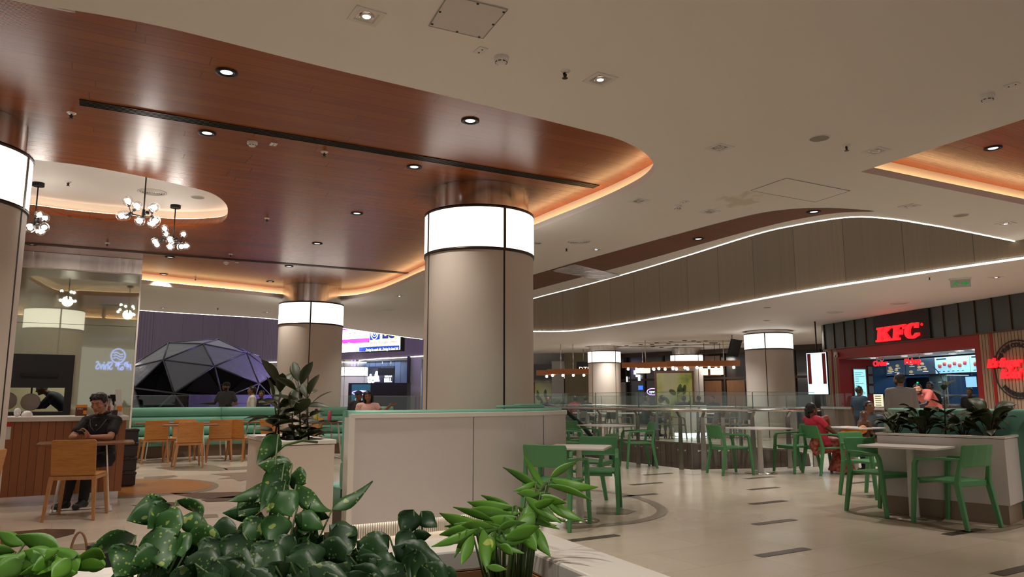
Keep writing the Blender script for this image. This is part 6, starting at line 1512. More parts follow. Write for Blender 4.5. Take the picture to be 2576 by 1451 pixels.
def person(label, loc, rz, J=None, base=STAND, s=1.0, skin='skin_brown', shirt='cloth_grey', sleeve='short', legs='cloth_dark', hair='short', yaw=0, pitch=0, roll=0, vox=.010, w=1.0, beard=False,
           hands=None, shoes='shoe_black', lower=True, extra=None, hairmat='hair_black', group=None, long_shirt=0.0, lip='lip'):
    J = dict(base, **(J or {})); J = {k: Vector((v[0], v[1], v[2])) for k, v in J.items()}
    t = thing('person', label, 'person', loc, rz, group)
    t.scale = (s, s, s)
    M0 = WM[t.name]; WM[t.name] = M0 @ Matrix.Diagonal((s, s, s, 1))
    X = (J['shR']-J['shL']).normalized(); Xp = (J['hiR']-J['hiL']).normalized()
    def fr(x, up): f = up.cross(x).normalized(); return f
    sp = [J['pelvis'], J['waist'], J['chest'], J['neck']]
    up = [(sp[1]-sp[0]).normalized(), (sp[2]-sp[0]).normalized(), (sp[3]-sp[1]).normalized(), (sp[3]-sp[2]).normalized()]
    def torso(mb, o, neck=True, low=0.0):
        P = []
        b = sp[0]-up[0]*(.10+low); P.append((b, Xp, fr(Xp, up[0]), (.125+o)*w, .085+o))
        P.append((sp[0], Xp, fr(Xp, up[0]), (.168+o)*w, .112+o)); P.append((sp[0].lerp(sp[1], .6), Xp, fr(Xp, up[0]), (.152+o)*w, .104+o))
        P.append((sp[1], X.lerp(Xp, .5).normalized(), fr(X, up[1]), (.146+o)*w, .100+o)); P.append((sp[1].lerp(sp[2], .6), X, fr(X, up[1]), (.160+o)*w, .110+o))
        P.append((sp[2], X, fr(X, up[2]), (.172+o)*w, .114+o)); sm = (J['shL']+J['shR'])/2
        P.append((sp[2].lerp(sm, .7), X, fr(X, up[2]), (.172+o)*w, .100+o)); P.append((sm+up[3]*.02, X, fr(X, up[3]), (.145+o)*w, .078+o)); P.append((sm.lerp(sp[3], .75), X, fr(X, up[3]), .075+o, .062+o))
        loft(mb, P)
        for sd in ('L', 'R'): cap(mb, J['sh'+sd].lerp(sm, .45)+up[3]*.01, J['sh'+sd], .062+o, .058+o)
    H = head_frame(J['head'], yaw, pitch, roll)
    mb = MB(); torso(mb, 0)
    cap(mb, J['neck']-up[3]*.04, H @ Vector((0, -.02, -.06)), .056, .052)
    add_head(mb, H)
    for sd in ('L', 'R'):
        e = J['el'+sd]; wv = J['wr'+sd]
        chain(mb, [J['sh'+sd], J['sh'+sd].lerp(e, .5), e], [.052, .046, .038]); chain(mb, [e, e.lerp(wv, .3), wv], [.038, .039, .026])
        if lower:
            k, a = J['kn'+sd], J['an'+sd]; chain(mb, [J['hi'+sd], J['hi'+sd].lerp(k, .5), k], [.088, .072, .053]); chain(mb, [k, k.lerp(a, .3), a], [.052, .054, .034])
            cap(mb, a-Vector((0, 0, .03)), J['to'+sd], .036, .028)
        hd = (hands or {}).get(sd)
        sx = -1 if sd == 'L' else 1
        if hd: hand(mb, wv, *hd)
        else:
            f = (wv-e).normalized(); hand(mb, wv, f, Vector((sx, 0, 0)) if abs(f.x) < .8 else Vector((0, 0, 1)), Vector((0, 1, 0)) if abs(f.y) < .8 else Vector((0, 0, 1)), .45)
    body = remesh(mb, 'body', [skin, 'brow', lip, 'hair_black'], t, vox, 2)
    HI = H.inverted(); mi = []
    for p in body.data.polygons:
        c = HI @ p.center; m_i = 0
        if c.y > .055:
            ax = abs(c.x)
            if .013 < ax < .046 and .027-.12*max(0, ax-.034) < c.z < .0335-.12*max(0, ax-.034): m_i = 1
            elif .021 < ax < .042 and .0045 < c.z < .0095 and c.y > .06: m_i = 1
            elif ax < .020 and -.071 < c.z < -.057 and c.y > .08: m_i = 2
            if beard and m_i == 0 and ((c.z < -.075) or (c.z < -.04 and ax > .03) or (ax < .03 and -.052 < c.z < -.042)): m_i = 3
        elif beard and -.01 < c.y <= .055 and -.13 < c.z < -.035 and abs(c.x) > .03: m_i = 3
        mi.append(m_i)
    body.data.polygons.foreach_set('material_index', mi); body.data.update()
    if hair and hair != 'cap': remesh(hair_shell(H, hair), 'hair', hairmat, t, min(vox, .008), 1)
    if shirt:
        mb = MB(); torso(mb, .014, low=long_shirt)
        for sd in ('L', 'R'):
            e = J['el'+sd]; wv = J['wr'+sd]
            if sleeve == 'short': chain(mb, [J['sh'+sd], J['sh'+sd].lerp(e, .62)], [.066, .066])
            elif sleeve == 'long': chain(mb, [J['sh'+sd], J['sh'+sd].lerp(e, .5), e], [.066, .060, .052]); chain(mb, [e, e.lerp(wv, .35), e.lerp(wv, .93)], [.052, .050, .038])
            elif sleeve == 'tiny': chain(mb, [J['sh'+sd], J['sh'+sd].lerp(e, .3)], [.064, .062])
        if sleeve in ('short', 'long'): cap(mb, J['neck']-up[3]*.035, J['neck']-up[3]*.005, .066, .062)
        remesh(mb, 'shirt', shirt, t, vox, 2)
    if lower and legs:
        mb = MB(); b = sp[0]-up[0]*.02
        loft(mb, [(sp[0]-up[0]*.10, Xp, fr(Xp, up[0]), .13*w, .10), (b, Xp, fr(Xp, up[0]), .18*w, .124), (sp[0]+up[0]*.08, Xp, fr(Xp, up[0]), .168*w, .118)])
        for sd in ('L', 'R'):
            k, a = J['kn'+sd], J['an'+sd]; chain(mb, [J['hi'+sd], J['hi'+sd].lerp(k, .5), k], [.100, .086, .068]); chain(mb, [k, k.lerp(a, .4), k.lerp(a, .96)], [.068, .064, .054])
        remesh(mb, 'trousers', legs, t, vox, 2)
        if shoes:
            for sd in ('L', 'R'):
                a, to = J['an'+sd], J['to'+sd]; mb = MB(); d = Vector((to.x-a.x, to.y-a.y, 0)).normalized(); f0 = Vector((a.x, a.y, to.z))
                cap(mb, f0-d*.03+Vector((0,0,.012)), f0+d*.16+Vector((0,0,.004)), .046, .040); cap(mb, a-Vector((0,0,.01)), f0+d*.07+Vector((0,0,.02)), .046, .038); remesh(mb, 'shoe', shoes, t, .008, 1)
    if extra: extra(t, J, H)
    return t
def bob(t, J, H):
    mb = MB()
    for s in (-1, 1): chain(mb, [H @ Vector((s*.06, .01, .08)), H @ Vector((s*.088, .0, .0)), H @ Vector((s*.085, .01, -.11))], [.035, .032, .026])
    chain(mb, [H @ Vector((0, -.07, .06)), H @ Vector((0, -.10, -.05)), H @ Vector((0, -.085, -.13))], [.07, .06, .05]); chain(mb, [H @ Vector((-.05, -.06, -.1)), H @ Vector((.05, -.06, -.1))], [.05, .05])
    remesh(mb, 'hair_sides', 'hair_black', t, .009, 2)
def capwear(m):
    def f(t, J, H):
        mb = MB(); mb.sphere(H @ Vector((0, -.012, .045)), 1, 20, 12, (.088, .108, .085), H.to_3x3()); 
        loft(mb, [(H @ Vector((0, .06, .05)), H.to_3x3() @ Vector((1,0,0)), H.to_3x3() @ Vector((0,0,1)), .075, .008), (H @ Vector((0, .165, .04)), H.to_3x3() @ Vector((1,0,0)), H.to_3x3() @ Vector((0,0,1)), .05, .006)])
        remesh(mb, 'cap', m, t, .008, 1)
    return f
# --- the man with the phone
MP = (-4.98, 9.17, 0)
def phone_extra(t, J, H):
    mb = MB(); mb.bar((-.155, 1.0*0+.165, .985), (-.03, .30, .875), .006, .003)
    # collar, placket and pale shoulder piping
    for s in (-1, 1):
        mb = MB(); mb.tube([(s*.10, .128, 1.0), (s*.085, .158, .955), (s*.06, .176, .905), (s*.015, .186, .86)], .0035, 6); mb.build('piping', 'cloth_grey', t)
    mb = MB(); mb.sphere((0, .170, .925), .007, 8, 6); mb.build('button', 'table_white', t)
    mb = MB(); mb.tube([(.075*cos(a), .045+.07*sin(a), 1.075+.012*sin(a*2)*0-.02*(sin(a) > 0)*sin(a)) for a in [k*pi/10 for k in range(20)]], .016, 8, closed=True); mb.build('collar', 'cloth_black', t)
person('young man in a black polo shirt seated at a wooden table with a phone', MP, pi, dict(SIT, chest=(0,.05,.865), waist=(0,0,.69), neck=(0,.085,1.045), head=(0,.14,1.185), shL=(-.175,.06,.965), shR=(.175,.06,.965), elL=(-.225,.26,.785), elR=(.225,.26,.785), wrL=(-.072,.40,.795), wrR=(.072,.40,.795),
    knL=(-.08,.40,.50), knR=(.08,.40,.50), anL=(-.07,.44,.09), anR=(.09,.52,.09), toL=(-.08,.58,.035), toR=(.10,.66,.035)), SIT, 1.0, 'skin_light', 'cloth_black', 'short', 'cloth_black', 'quiff', pitch=.30, w=.9, vox=.005,
    hands={'L': ((.80, .52, .12), (-.5, .75, -.35), (.05, .1, 1), 1.0), 'R': ((-.80, .52, .12), (.5, .75, -.35), (-.05, .1, 1), 1.0)}, extra=phone_extra)
pc = Matrix.Translation(MP) @ Matrix.Rotation(pi, 4, 'Z') @ Vector((0, .452, .825))
t = thing('phone', 'phone held upright in both hands by the man in the black polo', 'phone', pc)
R_ = Matrix.Rotation(.75, 3, 'X')
mb = MB(); mb.box((0, 0, .0), (.070, .008, .135), R_); mb.build('case', 'grey_plastic', t, bevel=.003); mb = MB(); mb.box((0, -.0048, .0), (.063, .001, .124), R_); mb.build('screen', 'black_gloss', t)
# --- cook
s_, z_ = mw.st(172, 1010, -1.0); q = mw.p(s_, 0, -1.0)
def hairnet(t, J, H):
    mb = MB(); mb.sphere(H @ Vector((0, -.02, .035)), 1, 20, 12, (.092, .112, .092), H.to_3x3()); remesh(mb, 'hair_net', 'hair_net', t, .008, 1)
m = plain('hair_net', lin((150, 152, 156)), .8, .35, 70)
person('cook in a dark navy tunic and pale hair net bending at the hatch', q, 1.95, dict(chest=(0,.22,1.22), waist=(0,.08,1.08), neck=(0,.36,1.33), head=(0,.47,1.43), shL=(-.19,.27,1.28), shR=(.19,.27,1.28), elL=(-.22,.44,1.08), elR=(.22,.44,1.08), wrL=(-.12,.64,1.08), wrR=(.12,.62,1.08)), STAND, 1.0, 'skin_dark', 'cloth_navy', 'long', 'cloth_dark', None, pitch=.35, vox=.012, extra=hairnet, shoes=None)
# --- beyond the mint bench
person('bearded man in a charcoal T-shirt and dark cap standing behind the mint bench', PY(568, 1000, 19.3)*1 - Vector((0,0,PY(568, 1000, 19.3).z)), pi-.15, dict(elL=(-.30,-.05,1.15), wrL=(-.25,.20,1.12), elR=(.28,.06,1.16), wrR=(.46,.26,1.16)), STAND, .95, 'skin_brown', 'cloth_charcoal', 'short', 'cloth_dark', 'buzz', yaw=-.35, beard=True, w=1.12, vox=.012, extra=capwear('cloth_black'))
p = PY(634, 1000, 18.1); person('man in a pale shirt walking behind the mint bench, seen side on', (p.x, p.y, 0), pi/2+.3, None, STAND, .88, 'skin_brown', 'cloth_white', 'long', 'cloth_dark', 'short', vox=.013)
p = PY(657, 1012, 18.4); person('dark haired person mostly hidden behind the rubber plant leaves', (p.x, p.y, 0), pi, None, STAND, .82, 'skin_brown', 'cloth_dark', 'short', 'cloth_dark', 'short', vox=.014)
p = PY(926, 1000, 12.6); person('girl with chin length hair in a peach top behind the partition bench, one hand out', (p.x, p.y, 0), pi+.1, dict(elR=(.25,.02,1.17), wrR=(.18,.2,1.08), elL=(-.32,.04,1.27), wrL=(-.50,.18,1.44)), STAND, .785, 'skin_brown', 'cloth_peach', 'tiny', 'cloth_dark', 'long', roll=.12, pitch=.1, w=.9, vox=.010, hands={'L': ((-.8, .5, .1), (0, .2, -1), (.5, .8, 0), .3)}, extra=bob)
p = PY(902, 1000, 15.0); person('man in a dark cap behind the girl, looking aside', (p.x, p.y, 0), pi+.4, None, STAND, .80, 'skin_dark', 'cloth_dark', 'short', 'cloth_dark', None, yaw=.5, vox=.013, extra=capwear('cloth_navy'))
p = at_px(722, 1166); person('person in a white shirt seated with back turned behind the rubber plants', (p[0], p[1], 0), face(.8, .6), None, SIT, .95, 'skin_brown', 'cloth_white', 'long', 'cloth_dark', 'short', vox=.012)
# --- woman in the sari
def m_sari(nm, a, b, c):
    m = mat(nm, a, .6); t = NT(m); f = t.noise(t.coords(0, (9, 9, 14)), 1.4, 3); g = t.noise(t.coords(0, (30, 30, 30)), 1, 2)
    t.base(t.mix(t.math('MULTIPLY', g, .5), t.ramp(f, [(.38, a), (.5, b), (.62, c)]), a))
m_sari('sari_print', lin((132, 30, 34)), lin((170, 84, 60)), lin((176, 120, 100)))
plain('blouse_pink', lin((206, 44, 74)), .6, .08, 14); plain('sari_orange', lin((222, 132, 30)), .55, .1, 12)
def sari(t, J, H):
    mb = MB()   # pleated skirt over crossed legs down to the floor
    Y_ = Vector((0,1,0)); X_ = Vector((1,0,0))
    chain(mb, [(0,-.06,.52), (-.04,.22,.53), (-.02,.44,.50)], [.17,.15,.12]); chain(mb, [(.04,.1,.54), (.06,.42,.55)], [.15,.11])
    loft(mb, [((0,.34,.05), X_, Y_, .20, .20), ((0,.36,.2), X_, Y_, .18, .16), ((0,.38,.36), X_, Y_, .16, .13), ((0,.38,.5), X_, Y_, .14, .12)])
    for k in range(9): a = k*.35-.4; cap(mb, (.16*cos(a), .38+.12*sin(a), .45), (.23*cos(a), .36+.22*sin(a), .05), .03, .035, 8)
    remesh(mb, 'sari_skirt', 'sari_print', t, .012, 1)
    mb = MB(); P = [Vector((.13,-.09,.98)), Vector((.10,.06,1.02)), Vector((.02,.13,.9)), Vector((-.08,.14,.74)), Vector((-.12,.08,.62))]
    for i in range(4): cap(mb, P[i], P[i+1], .05, .055, 10)
    for k in range(6): cap(mb, (.12+.01*k,-.12,.98-.0*k), (.10,-.16-.01*k,.98-.12*k), .045, .045, 8)
    remesh(mb, 'sari_drape', 'sari_print', t, .011, 1)
    mb = MB(); P = [H @ Vector((0,-.10,-.02)), H @ Vector((0,-.125,-.09)), Vector((-.02,-.145,.98)), Vector((-.03,-.165,.8)), Vector((-.03,-.165,.66))]
    mb.tube(P, [.04,.032,.03,.026,.012], 10); mb.sphere(H @ Vector((0,-.10,.0)), .05); remesh(mb, 'braid', 'hair_black', t, .009, 1)
    mb = MB(); mb.sphere(H @ Vector((.086, .0, -.035)), .008, 8, 6); mb.build('earring', 'steel', t)
p = at_px(2040, 1188); SP_ = (5.16, 12.56, .0); srz = face(.95, .2)
person('woman in a pink blouse and red printed sari seated with legs crossed, long dark plait', SP_, srz, dict(wrR=(.08,.40,.64), elR=(.25,.14,.72), wrL=(-.04,.42,.66), elL=(-.24,.12,.74), knL=(-.06,.44,.52), knR=(.04,.46,.60), anL=(-.07,.38,.09), anR=(-.05,.72,.50), toR=(-.05,.84,.56), toL=(-.08,.5,.03), pelvis=(0,.0,.55), waist=(0,-.06,.70), chest=(0,-.13,.87), neck=(0,-.19,1.04), head=(0,-.17,1.17), shL=(-.19,-.16,.985), shR=(.19,-.16,.985)), SIT, .9, 'skin_dark', 'blouse_pink', 'tiny', None, 'short', pitch=-.1, vox=.010, extra=sari, shoes=None, w=1.12, lip='lip_dark')
p2 = Matrix.Translation(SP_) @ Matrix.Rotation(srz, 4, 'Z')
t = thing('cloth_pouch', 'orange cloth bundle held on the lap of the woman in the sari', 'bag', p2 @ Vector((0,.5,.62)), srz)
mb = MB(); chain(mb, [(0,-.12,.02), (0,.02,.06), (0,.17,.045), (0,.30,.10)], [.05,.08,.055,.07]); remesh(mb, 'bundle', 'sari_orange', t, .01, 2); mb = MB(); cap(mb, (0,.33,.03), (0,.36,.14), .03); remesh(mb, 'dark_end', 'cloth_black', t, .01, 1)
# --- woman in denim with a child
DP = (6.30, 13.15, 0); drz = face(-.95, -.45)
person('woman in a grey blue denim jacket seated at the table, looking up at the shop', DP, drz, dict(wrL=(-.1,.34,.72), wrR=(.12,.34,.70), elL=(-.25,.08,.76), elR=(.25,.08,.76)), SIT, .9, 'skin_brown', 'cloth_denim', 'long', 'sari_navy' if False else 'cloth_navy', 'short', yaw=1.2, pitch=-.25, vox=.011)
q = Matrix.Translation(DP) @ Matrix.Rotation(drz, 4, 'Z') @ Vector((-.12, .34, .20))
def clips(t, J, H):
    for s in (-1, 1): mb = MB(); mb.sphere(H @ Vector((s*.07, -.06, .08)), 1, 8, 6, (.03,.02,.02)); mb.build('hair_clip', 'table_white', t)
person('small child with white hair clips held on the lap of the woman in denim', q, drz+pi*.9, dict(wrL=(-.1,.3,.7), wrR=(.1,.3,.7)), SIT, .62, 'skin_brown', 'cloth_brown', 'short', 'cloth_brown', 'short', vox=.012, extra=clips, hairmat='cloth_brown')
# --- at the shop counter
p = PY(2266, 1000, 12.6); person('man in a grey long sleeved top standing with his back turned at the shop', (p.x, p.y, 0), -.25, None, STAND, .955, 'skin_brown', 'cloth_grey', 'long', 'cloth_dark', 'buzz', yaw=.5, beard=True, w=1.25, vox=.010, long_shirt=.08)
PKp = PY(2352, 1000, 16.1); PKp.z = 0
person('bearded man in a salmon pink polo leaning over by the shop counter', PKp, pi*.55, dict(waist=(0,.08,1.07), chest=(0,.2,1.22), neck=(.0,.30,1.32), head=(0,.38,1.37), shL=(-.2,.27,1.30), shR=(.2,.27,1.30), elL=(-.26,.42,1.08), elR=(.26,.42,1.08), wrL=(-.14,.6,1.02), wrR=(.14,.6,1.02)), STAND, 1.04, 'skin_light', 'cloth_pink', 'short', 'cloth_dark', 'short', yaw=.75, pitch=.05, roll=.15, beard=True, w=1.15, vox=.010)
p = PY(2162, 1000, 17.3); person('dark clothed boy standing at the far end of the shop counter, seen side on', (p.x, p.y, 0), -1.2, None, STAND, .87, 'skin_dark', 'cloth_teal', 'short', 'cloth_dark', 'short', w=1.15, vox=.012)
def tee(t, J, H):
    text('shirt_print', 'good', .12, 'white_ink2', Matrix.Translation(WM[t.name] @ Vector((.12, -.14, 1.22))) @ Matrix.Rotation(t.rotation_euler.z+0, 4, 'Z') @ Matrix.Rotation(pi/2, 4, 'X'), t, .001, .004)
    text('shirt_print', 'lickin', .08, 'white_ink2', Matrix.Translation(WM[t.name] @ Vector((.12, -.14, 1.32))) @ Matrix.Rotation(t.rotation_euler.z+0, 4, 'Z') @ Matrix.Rotation(pi/2, 4, 'X'), t, .001, .002)
mat('white_ink2', (.7, .7, .7), .7)
q = K.p(5.55, 0, -1.15); person('shop worker in a black T-shirt with white print, seen from behind inside the shop', q, .1, None, STAND, .98, 'skin_dark', 'cloth_black', 'short', 'cloth_black', 'short', vox=.012)
q = K.p(4.7, 0, -.95); person('dark haired shop worker mostly hidden behind the leaning man', q, 2.2, None, STAND, .86, 'skin_brown', 'cloth_black', 'short', 'cloth_black', 'short', vox=.014)
q = K.p(3.6, 0, -.8); person('person inside the shop, only the head showing beside the leaning man', q, 2.0, None, STAND, .95, 'skin_dark', 'cloth_black', 'short', 'cloth_black', 'short', vox=.014)
# --- far seated people across the atrium
for px, Y, a, lab, sh in ((1378, 25.6, pi, 'woman in dark clothes seated before the yellow green mural across the atrium', 'cloth_navy'), (1447, 25.8, .5, 'dark haired person at a far table beside the escalator rail', 'cloth_maroon'), (1474, 26.6, -.5, 'second dark haired person at the far table beside the escalator rail', 'cloth_dark'),
    (1625, 24.6, -1.3, 'person in dark clothes seated at a far table near the balustrade corner', 'cloth_charcoal'), (1668, 24.4, 1.2, 'person in grey seated in a grey chair in front of the leaf mural', 'cloth_grey'), (1722, 28, 0, 'dark silhouette seated right below the leaf mural', 'cloth_dark'), (1795, 27, 2.4, 'large dark silhouette seated at the far shop front past the mural', 'cloth_dark'), (1760, 30.2, .3, 'small dark head beside the mural column across the atrium', 'cloth_dark')):
    p = PY(px, 1050, Y); person(lab, (p.x, p.y, 0), a, None, SIT, 1.0, 'skin_brown', sh, 'long', 'cloth_dark', 'short', vox=.016)
# ================================================================ plants
def m_leaf(nm, dark, light, spots=None, vein=.0, rough=.3, sscale=30, thr=.62):
    m = mat(nm, light, max(rough, .42), spec=.35); t = NT(m); c = t.coords(); f = t.noise(c, 7, 4)
    col = t.mix(f, dark, light)
    if spots:
        v = t.n('ShaderNodeTexVoronoi'); v.inputs['Scale'].default_value = sscale*3; t.t.links.new(c, v.inputs['Vector'])
        dens = t.noise(c, sscale*.35, 2)
        s = t.math('MULTIPLY', t.math('LESS_THAN', v.outputs['Distance'], .26), t.math('GREATER_THAN', dens, thr-.12))
        big = t.math('GREATER_THAN', t.noise(c, sscale*1.1, 2, .3), thr+.06)
        col = t.mix(t.math('MULTIPLY', t.math('MAXIMUM', s, big), .7), col, spots)
    t.base(col); t.b.inputs['Subsurface Weight'].default_value = 0
m_leaf('pothos_leaf', lin((28, 58, 26)), lin((58, 104, 46)), lin((150, 168, 84)), sscale=38)
m_leaf('pothos_dark', lin((22, 44, 24)), lin((42, 76, 38)), lin((110, 130, 70)), sscale=38, thr=.66)
m_leaf('bright_leaf', lin((46, 94, 24)), lin((104, 154, 50)), lin((186, 196, 96)), rough=.35, sscale=14, thr=.70)
m_leaf('rubber_leaf', lin((40, 48, 30)), lin((70, 78, 50)), rough=.4)
m_leaf('lime_leaf', lin((70, 120, 30)), lin((120, 168, 60)), rough=.4)
plain('stem_green', lin((70, 92, 44)), .5, .15, 30); plain('stem_brown', lin((66, 50, 36)), .7, .2, 30)
def leaf(mb, b, tip, w, side, droop=.15, fold=.25, n=9, shape='heart', wave=.0):
    """leaf from base b to tip; side = rough direction of its flat, droop bends along the length (down +)"""
    b, tip = Vector(b), Vector(tip); ax = tip-b; L = ax.length; d = ax/L; sd = Vector(side); sd = (sd-d*sd.dot(d)).normalized(); up = sd.cross(d).normalized()
    rows = []
    for i in range(n+1):
        t = i/n
        if shape == 'heart': p = min(1, t/.26)**.5*(1-max(0, (t-.26)/.74)**1.55)
        elif shape == 'lance': p = sin(pi*t**.8)
        else: p = sin(pi*t)**.75
        c = b+d*(L*t)+up*(L*droop*4*t*(1-t))
        hw = max(.0008, w/2*p); r = []
        for k in (-1, -.5, 0, .5, 1): r.append(c+sd*(hw*k*cos(fold*abs(k)))+up*(hw*abs(k)*sin(fold)+wave*w*sin(t*9+k*2)*abs(k)))
        rows += r
    fs = [(i*5+k, i*5+k+1, (i+1)*5+k+1, (i+1)*5+k) for i in range(n) for k in range(4)]
    # thickness
    nv = len(rows); vs = rows+[v-up*.0008 for v in rows]
    fs2 = [tuple(nv+q for q in f[::-1]) for f in fs]
    ed = []
    for i in range(n): ed += [(i*5, (i+1)*5, nv+(i+1)*5, nv+i*5), ((i+1)*5+4, i*5+4, nv+i*5+4, nv+(i+1)*5+4)]
    mb.add(vs, fs+fs2+ed, True)
def pixel_leaves(mb, rows, stems=None, root=None, **kw):
    """rows: base px, tip px, depth at base, depth at tip, width px, roll(deg)"""
    for bx, by, tx, ty, y0, y1, wp, roll, *o in rows:
        b, e = PY(bx, by, y0), PY(tx, ty, y1); w = (1.14 if kw.get('shape') == 'heart' else .82)*wp/FPX*(y0+y1)/2
        d = (e-b).normalized(); view = (((b+e)/2)-Vector((0,0,EYE))).normalized(); s = d.cross(view).normalized()
        s = Matrix.Rotation(radians(roll), 3, d) @ s
        leaf(mb, b, e, w, s, o[0] if o else .09, .16, **kw)
        if stems is not None:
            r = root if root is not None else None
            q = Vector((r[0]+(b.x-r[0])*.25, r[1]+(b.y-r[1])*.25, r[2])) if r is not None else b-Vector((0,0,.15))
            mid = q.lerp(b, .6)+Vector((0,0,.03)); stems.tube([q, q.lerp(mid, .5)+Vector((.008, 0, .01)), mid, b], [.003, .0028, .0026, .002], 6)
SZ = .70
def trough(u, v): p = FB+fl*u+fv*v; return Vector((p.x, p.y, SZ))
def plant(label, root, rows, lm, shape, cat='plant', name='pothos_plant', group=None, extra=None, wave=.05):
    t = thing(name, label, cat, root, 0, group)
    mb, st = MB(), MB(); pixel_leaves(mb, rows, st, root, shape=shape, wave=wave)
    mb.build('foliage', lm, t, True); 
    if extra: extra(st)
    st.build('stems', 'stem_green', t, True)
    return t
def filler(x0, x1, y0, y1, n, seed, Ya=1.36, Yb=1.6):
    R_ = random.Random(seed); out = []
    for k in range(n):
        bx = x0+(x1-x0)*(k+.5)/n+R_.uniform(-25, 25); by = R_.uniform(y0, y1); f = (by-1320)/150; Y = Yb+(Ya-Yb)*max(0, min(1, f))
        a = R_.uniform(-1.1, 1.1); L = R_.uniform(110, 175)
        out.append((bx, by, bx+L*sin(a), by+L*cos(a)*.9, Y, Y-.04, R_.uniform(46, 70), R_.uniform(-35, 35), R_.uniform(.08, .24)))
    return out
def low_lances(n, seed):
    R_ = random.Random(seed); out = []
    for k in range(n):
        cx_, cy_, Y = 110+R_.uniform(-80, 80), 1405+R_.uniform(-20, 25), 1.34; a = R_.uniform(-2.2, 2.2); L = R_.uniform(90, 140)
        out.append((cx_, cy_, cx_+L*sin(a), cy_+L*(.5*cos(a)+.05), Y, Y-.05, R_.uniform(40, 60), R_.uniform(-30, 30), R_.uniform(.08, .2)))
    return out
def lances(n, seed):
    R_ = random.Random(seed); out = []
    for k in range(n):
        if k % 3: cx_, cy_, Y = 1235+R_.uniform(-40, 40), 1335+R_.uniform(-25, 30), 1.57
        else: cx_, cy_, Y = 1330+R_.uniform(-35, 30), 1265+R_.uniform(-25, 25), 1.68
        a = R_.uniform(-2.3, 2.3); L = R_.uniform(80, 135)
        out.append((cx_, cy_, cx_+L*sin(a), cy_+L*(.55*cos(a)+.1), Y, Y+R_.uniform(-.06, .05), R_.uniform(24, 38), R_.uniform(-30, 30), R_.uniform(.08, .2)))
    return out
Y1 = 1.62
plant('tall dark speckled pothos in the trough, its top leaf rising over the pale planter box', trough(.78, .30), [
 (700,1092,645,1166,1.60,1.58,46,10),(735,1168,648,1170,1.6,1.56,50,20),(715,1165,655,1285,1.58,1.54,58,0),(725,1200,640,1265,1.6,1.55,40,30),(718,1210,672,1290,1.56,1.52,52,-10),
 (690,1215,570,1262,1.6,1.56,36,25),(730,1195,770,1215,1.62,1.6,52,10),(700,1235,735,1298,1.54,1.5,70,0),(745,1218,832,1285,1.58,1.55,44,-25,.25),(760,1228,775,1280,1.6,1.57,36,10),
 (640,1250,600,1300,1.6,1.57,60,20),(835,1282,938,1210,1.6,1.66,34,-30),*filler(590, 800, 1285, 1390, 12, 21),(745,1292,815,1330,1.56,1.53,48,-10),(700,1290,680,1375,1.5,1.47,70,10),(755,1290,830,1302,1.6,1.58,36,15),
 (640,1290,560,1290,1.6,1.58,40,0),(660,1300,615,1365,1.56,1.52,64,5)], 'pothos_leaf', 'heart',
 extra=lambda st: st.tube([PY(682,1150,1.6), PY(715,1120,1.62), PY(760,1108,1.66), PY(798,1112,1.7)], .003, 6))
plant('speckled pothos with the palest spotted leaves, beside the bag handle in the trough', trough(1.02, .26), [
 (420,1262,318,1310,1.52,1.48,74,10),(430,1270,372,1330,1.5,1.46,66,-15),(395,1325,420,1430,1.44,1.40,92,0),(400,1290,450,1345,1.48,1.44,70,10),(445,1258,508,1305,1.55,1.52,30,30,.3),
 *filler(310, 520, 1330, 1440, 12, 22),(455,1300,528,1330,1.52,1.5,46,-10),(440,1340,460,1400,1.46,1.42,60,10),(345,1375,290,1451,1.40,1.36,96,0),(470,1345,560,1360,1.5,1.47,60,10),(400,1385,330,1420,1.42,1.38,60,0)], 'pothos_leaf', 'heart')
plant('dark pothos massed in the middle of the trough below the partition', trough(.62, .30), [
 *filler(470, 830, 1345, 1450, 20, 23),*filler(420, 860, 1400, 1470, 14, 25, 1.30, 1.5),(530,1330,600,1345,1.5,1.48,64,0),(560,1360,500,1420,1.46,1.42,80,10),(610,1340,580,1430,1.46,1.42,80,-5),(640,1375,700,1451,1.44,1.38,90,0),(690,1360,640,1440,1.45,1.4,80,10),(775,1360,770,1440,1.44,1.40,80,0),
 (800,1370,870,1410,1.46,1.42,60,20,.25),(740,1350,700,1400,1.48,1.44,60,0),(850,1318,880,1400,1.54,1.5,70,0),(830,1320,900,1345,1.56,1.52,44,-20),(720,1400,800,1451,1.42,1.38,70,0),(560,1400,640,1451,1.4,1.36,80,5),(470,1400,560,1451,1.4,1.36,80,0)], 'pothos_dark', 'heart')
plant('dark pothos drooping beside the bright green striped plant in the trough', trough(.42, .28), [
 *filler(840, 1080, 1370, 1450, 20, 24, 1.42, 1.6),(1040,1282,1012,1350,1.62,1.60,56,0),(1060,1285,1100,1325,1.64,1.62,40,-20,.25),(1030,1330,1000,1400,1.58,1.55,50,10),(900,1360,980,1400,1.56,1.52,70,0),(980,1350,900,1390,1.58,1.54,56,10),(1035,1352,1085,1345,1.62,1.6,30,10),
 (1025,1365,1095,1410,1.6,1.56,52,-15),(1030,1425,1080,1451,1.54,1.5,40,0),(880,1400,840,1451,1.5,1.46,70,0),(930,1405,1000,1451,1.5,1.46,66,0),(990,1400,960,1451,1.52,1.48,60,10),(1110,1445,1150,1451,1.5,1.46,40,0)], 'pothos_dark', 'heart')
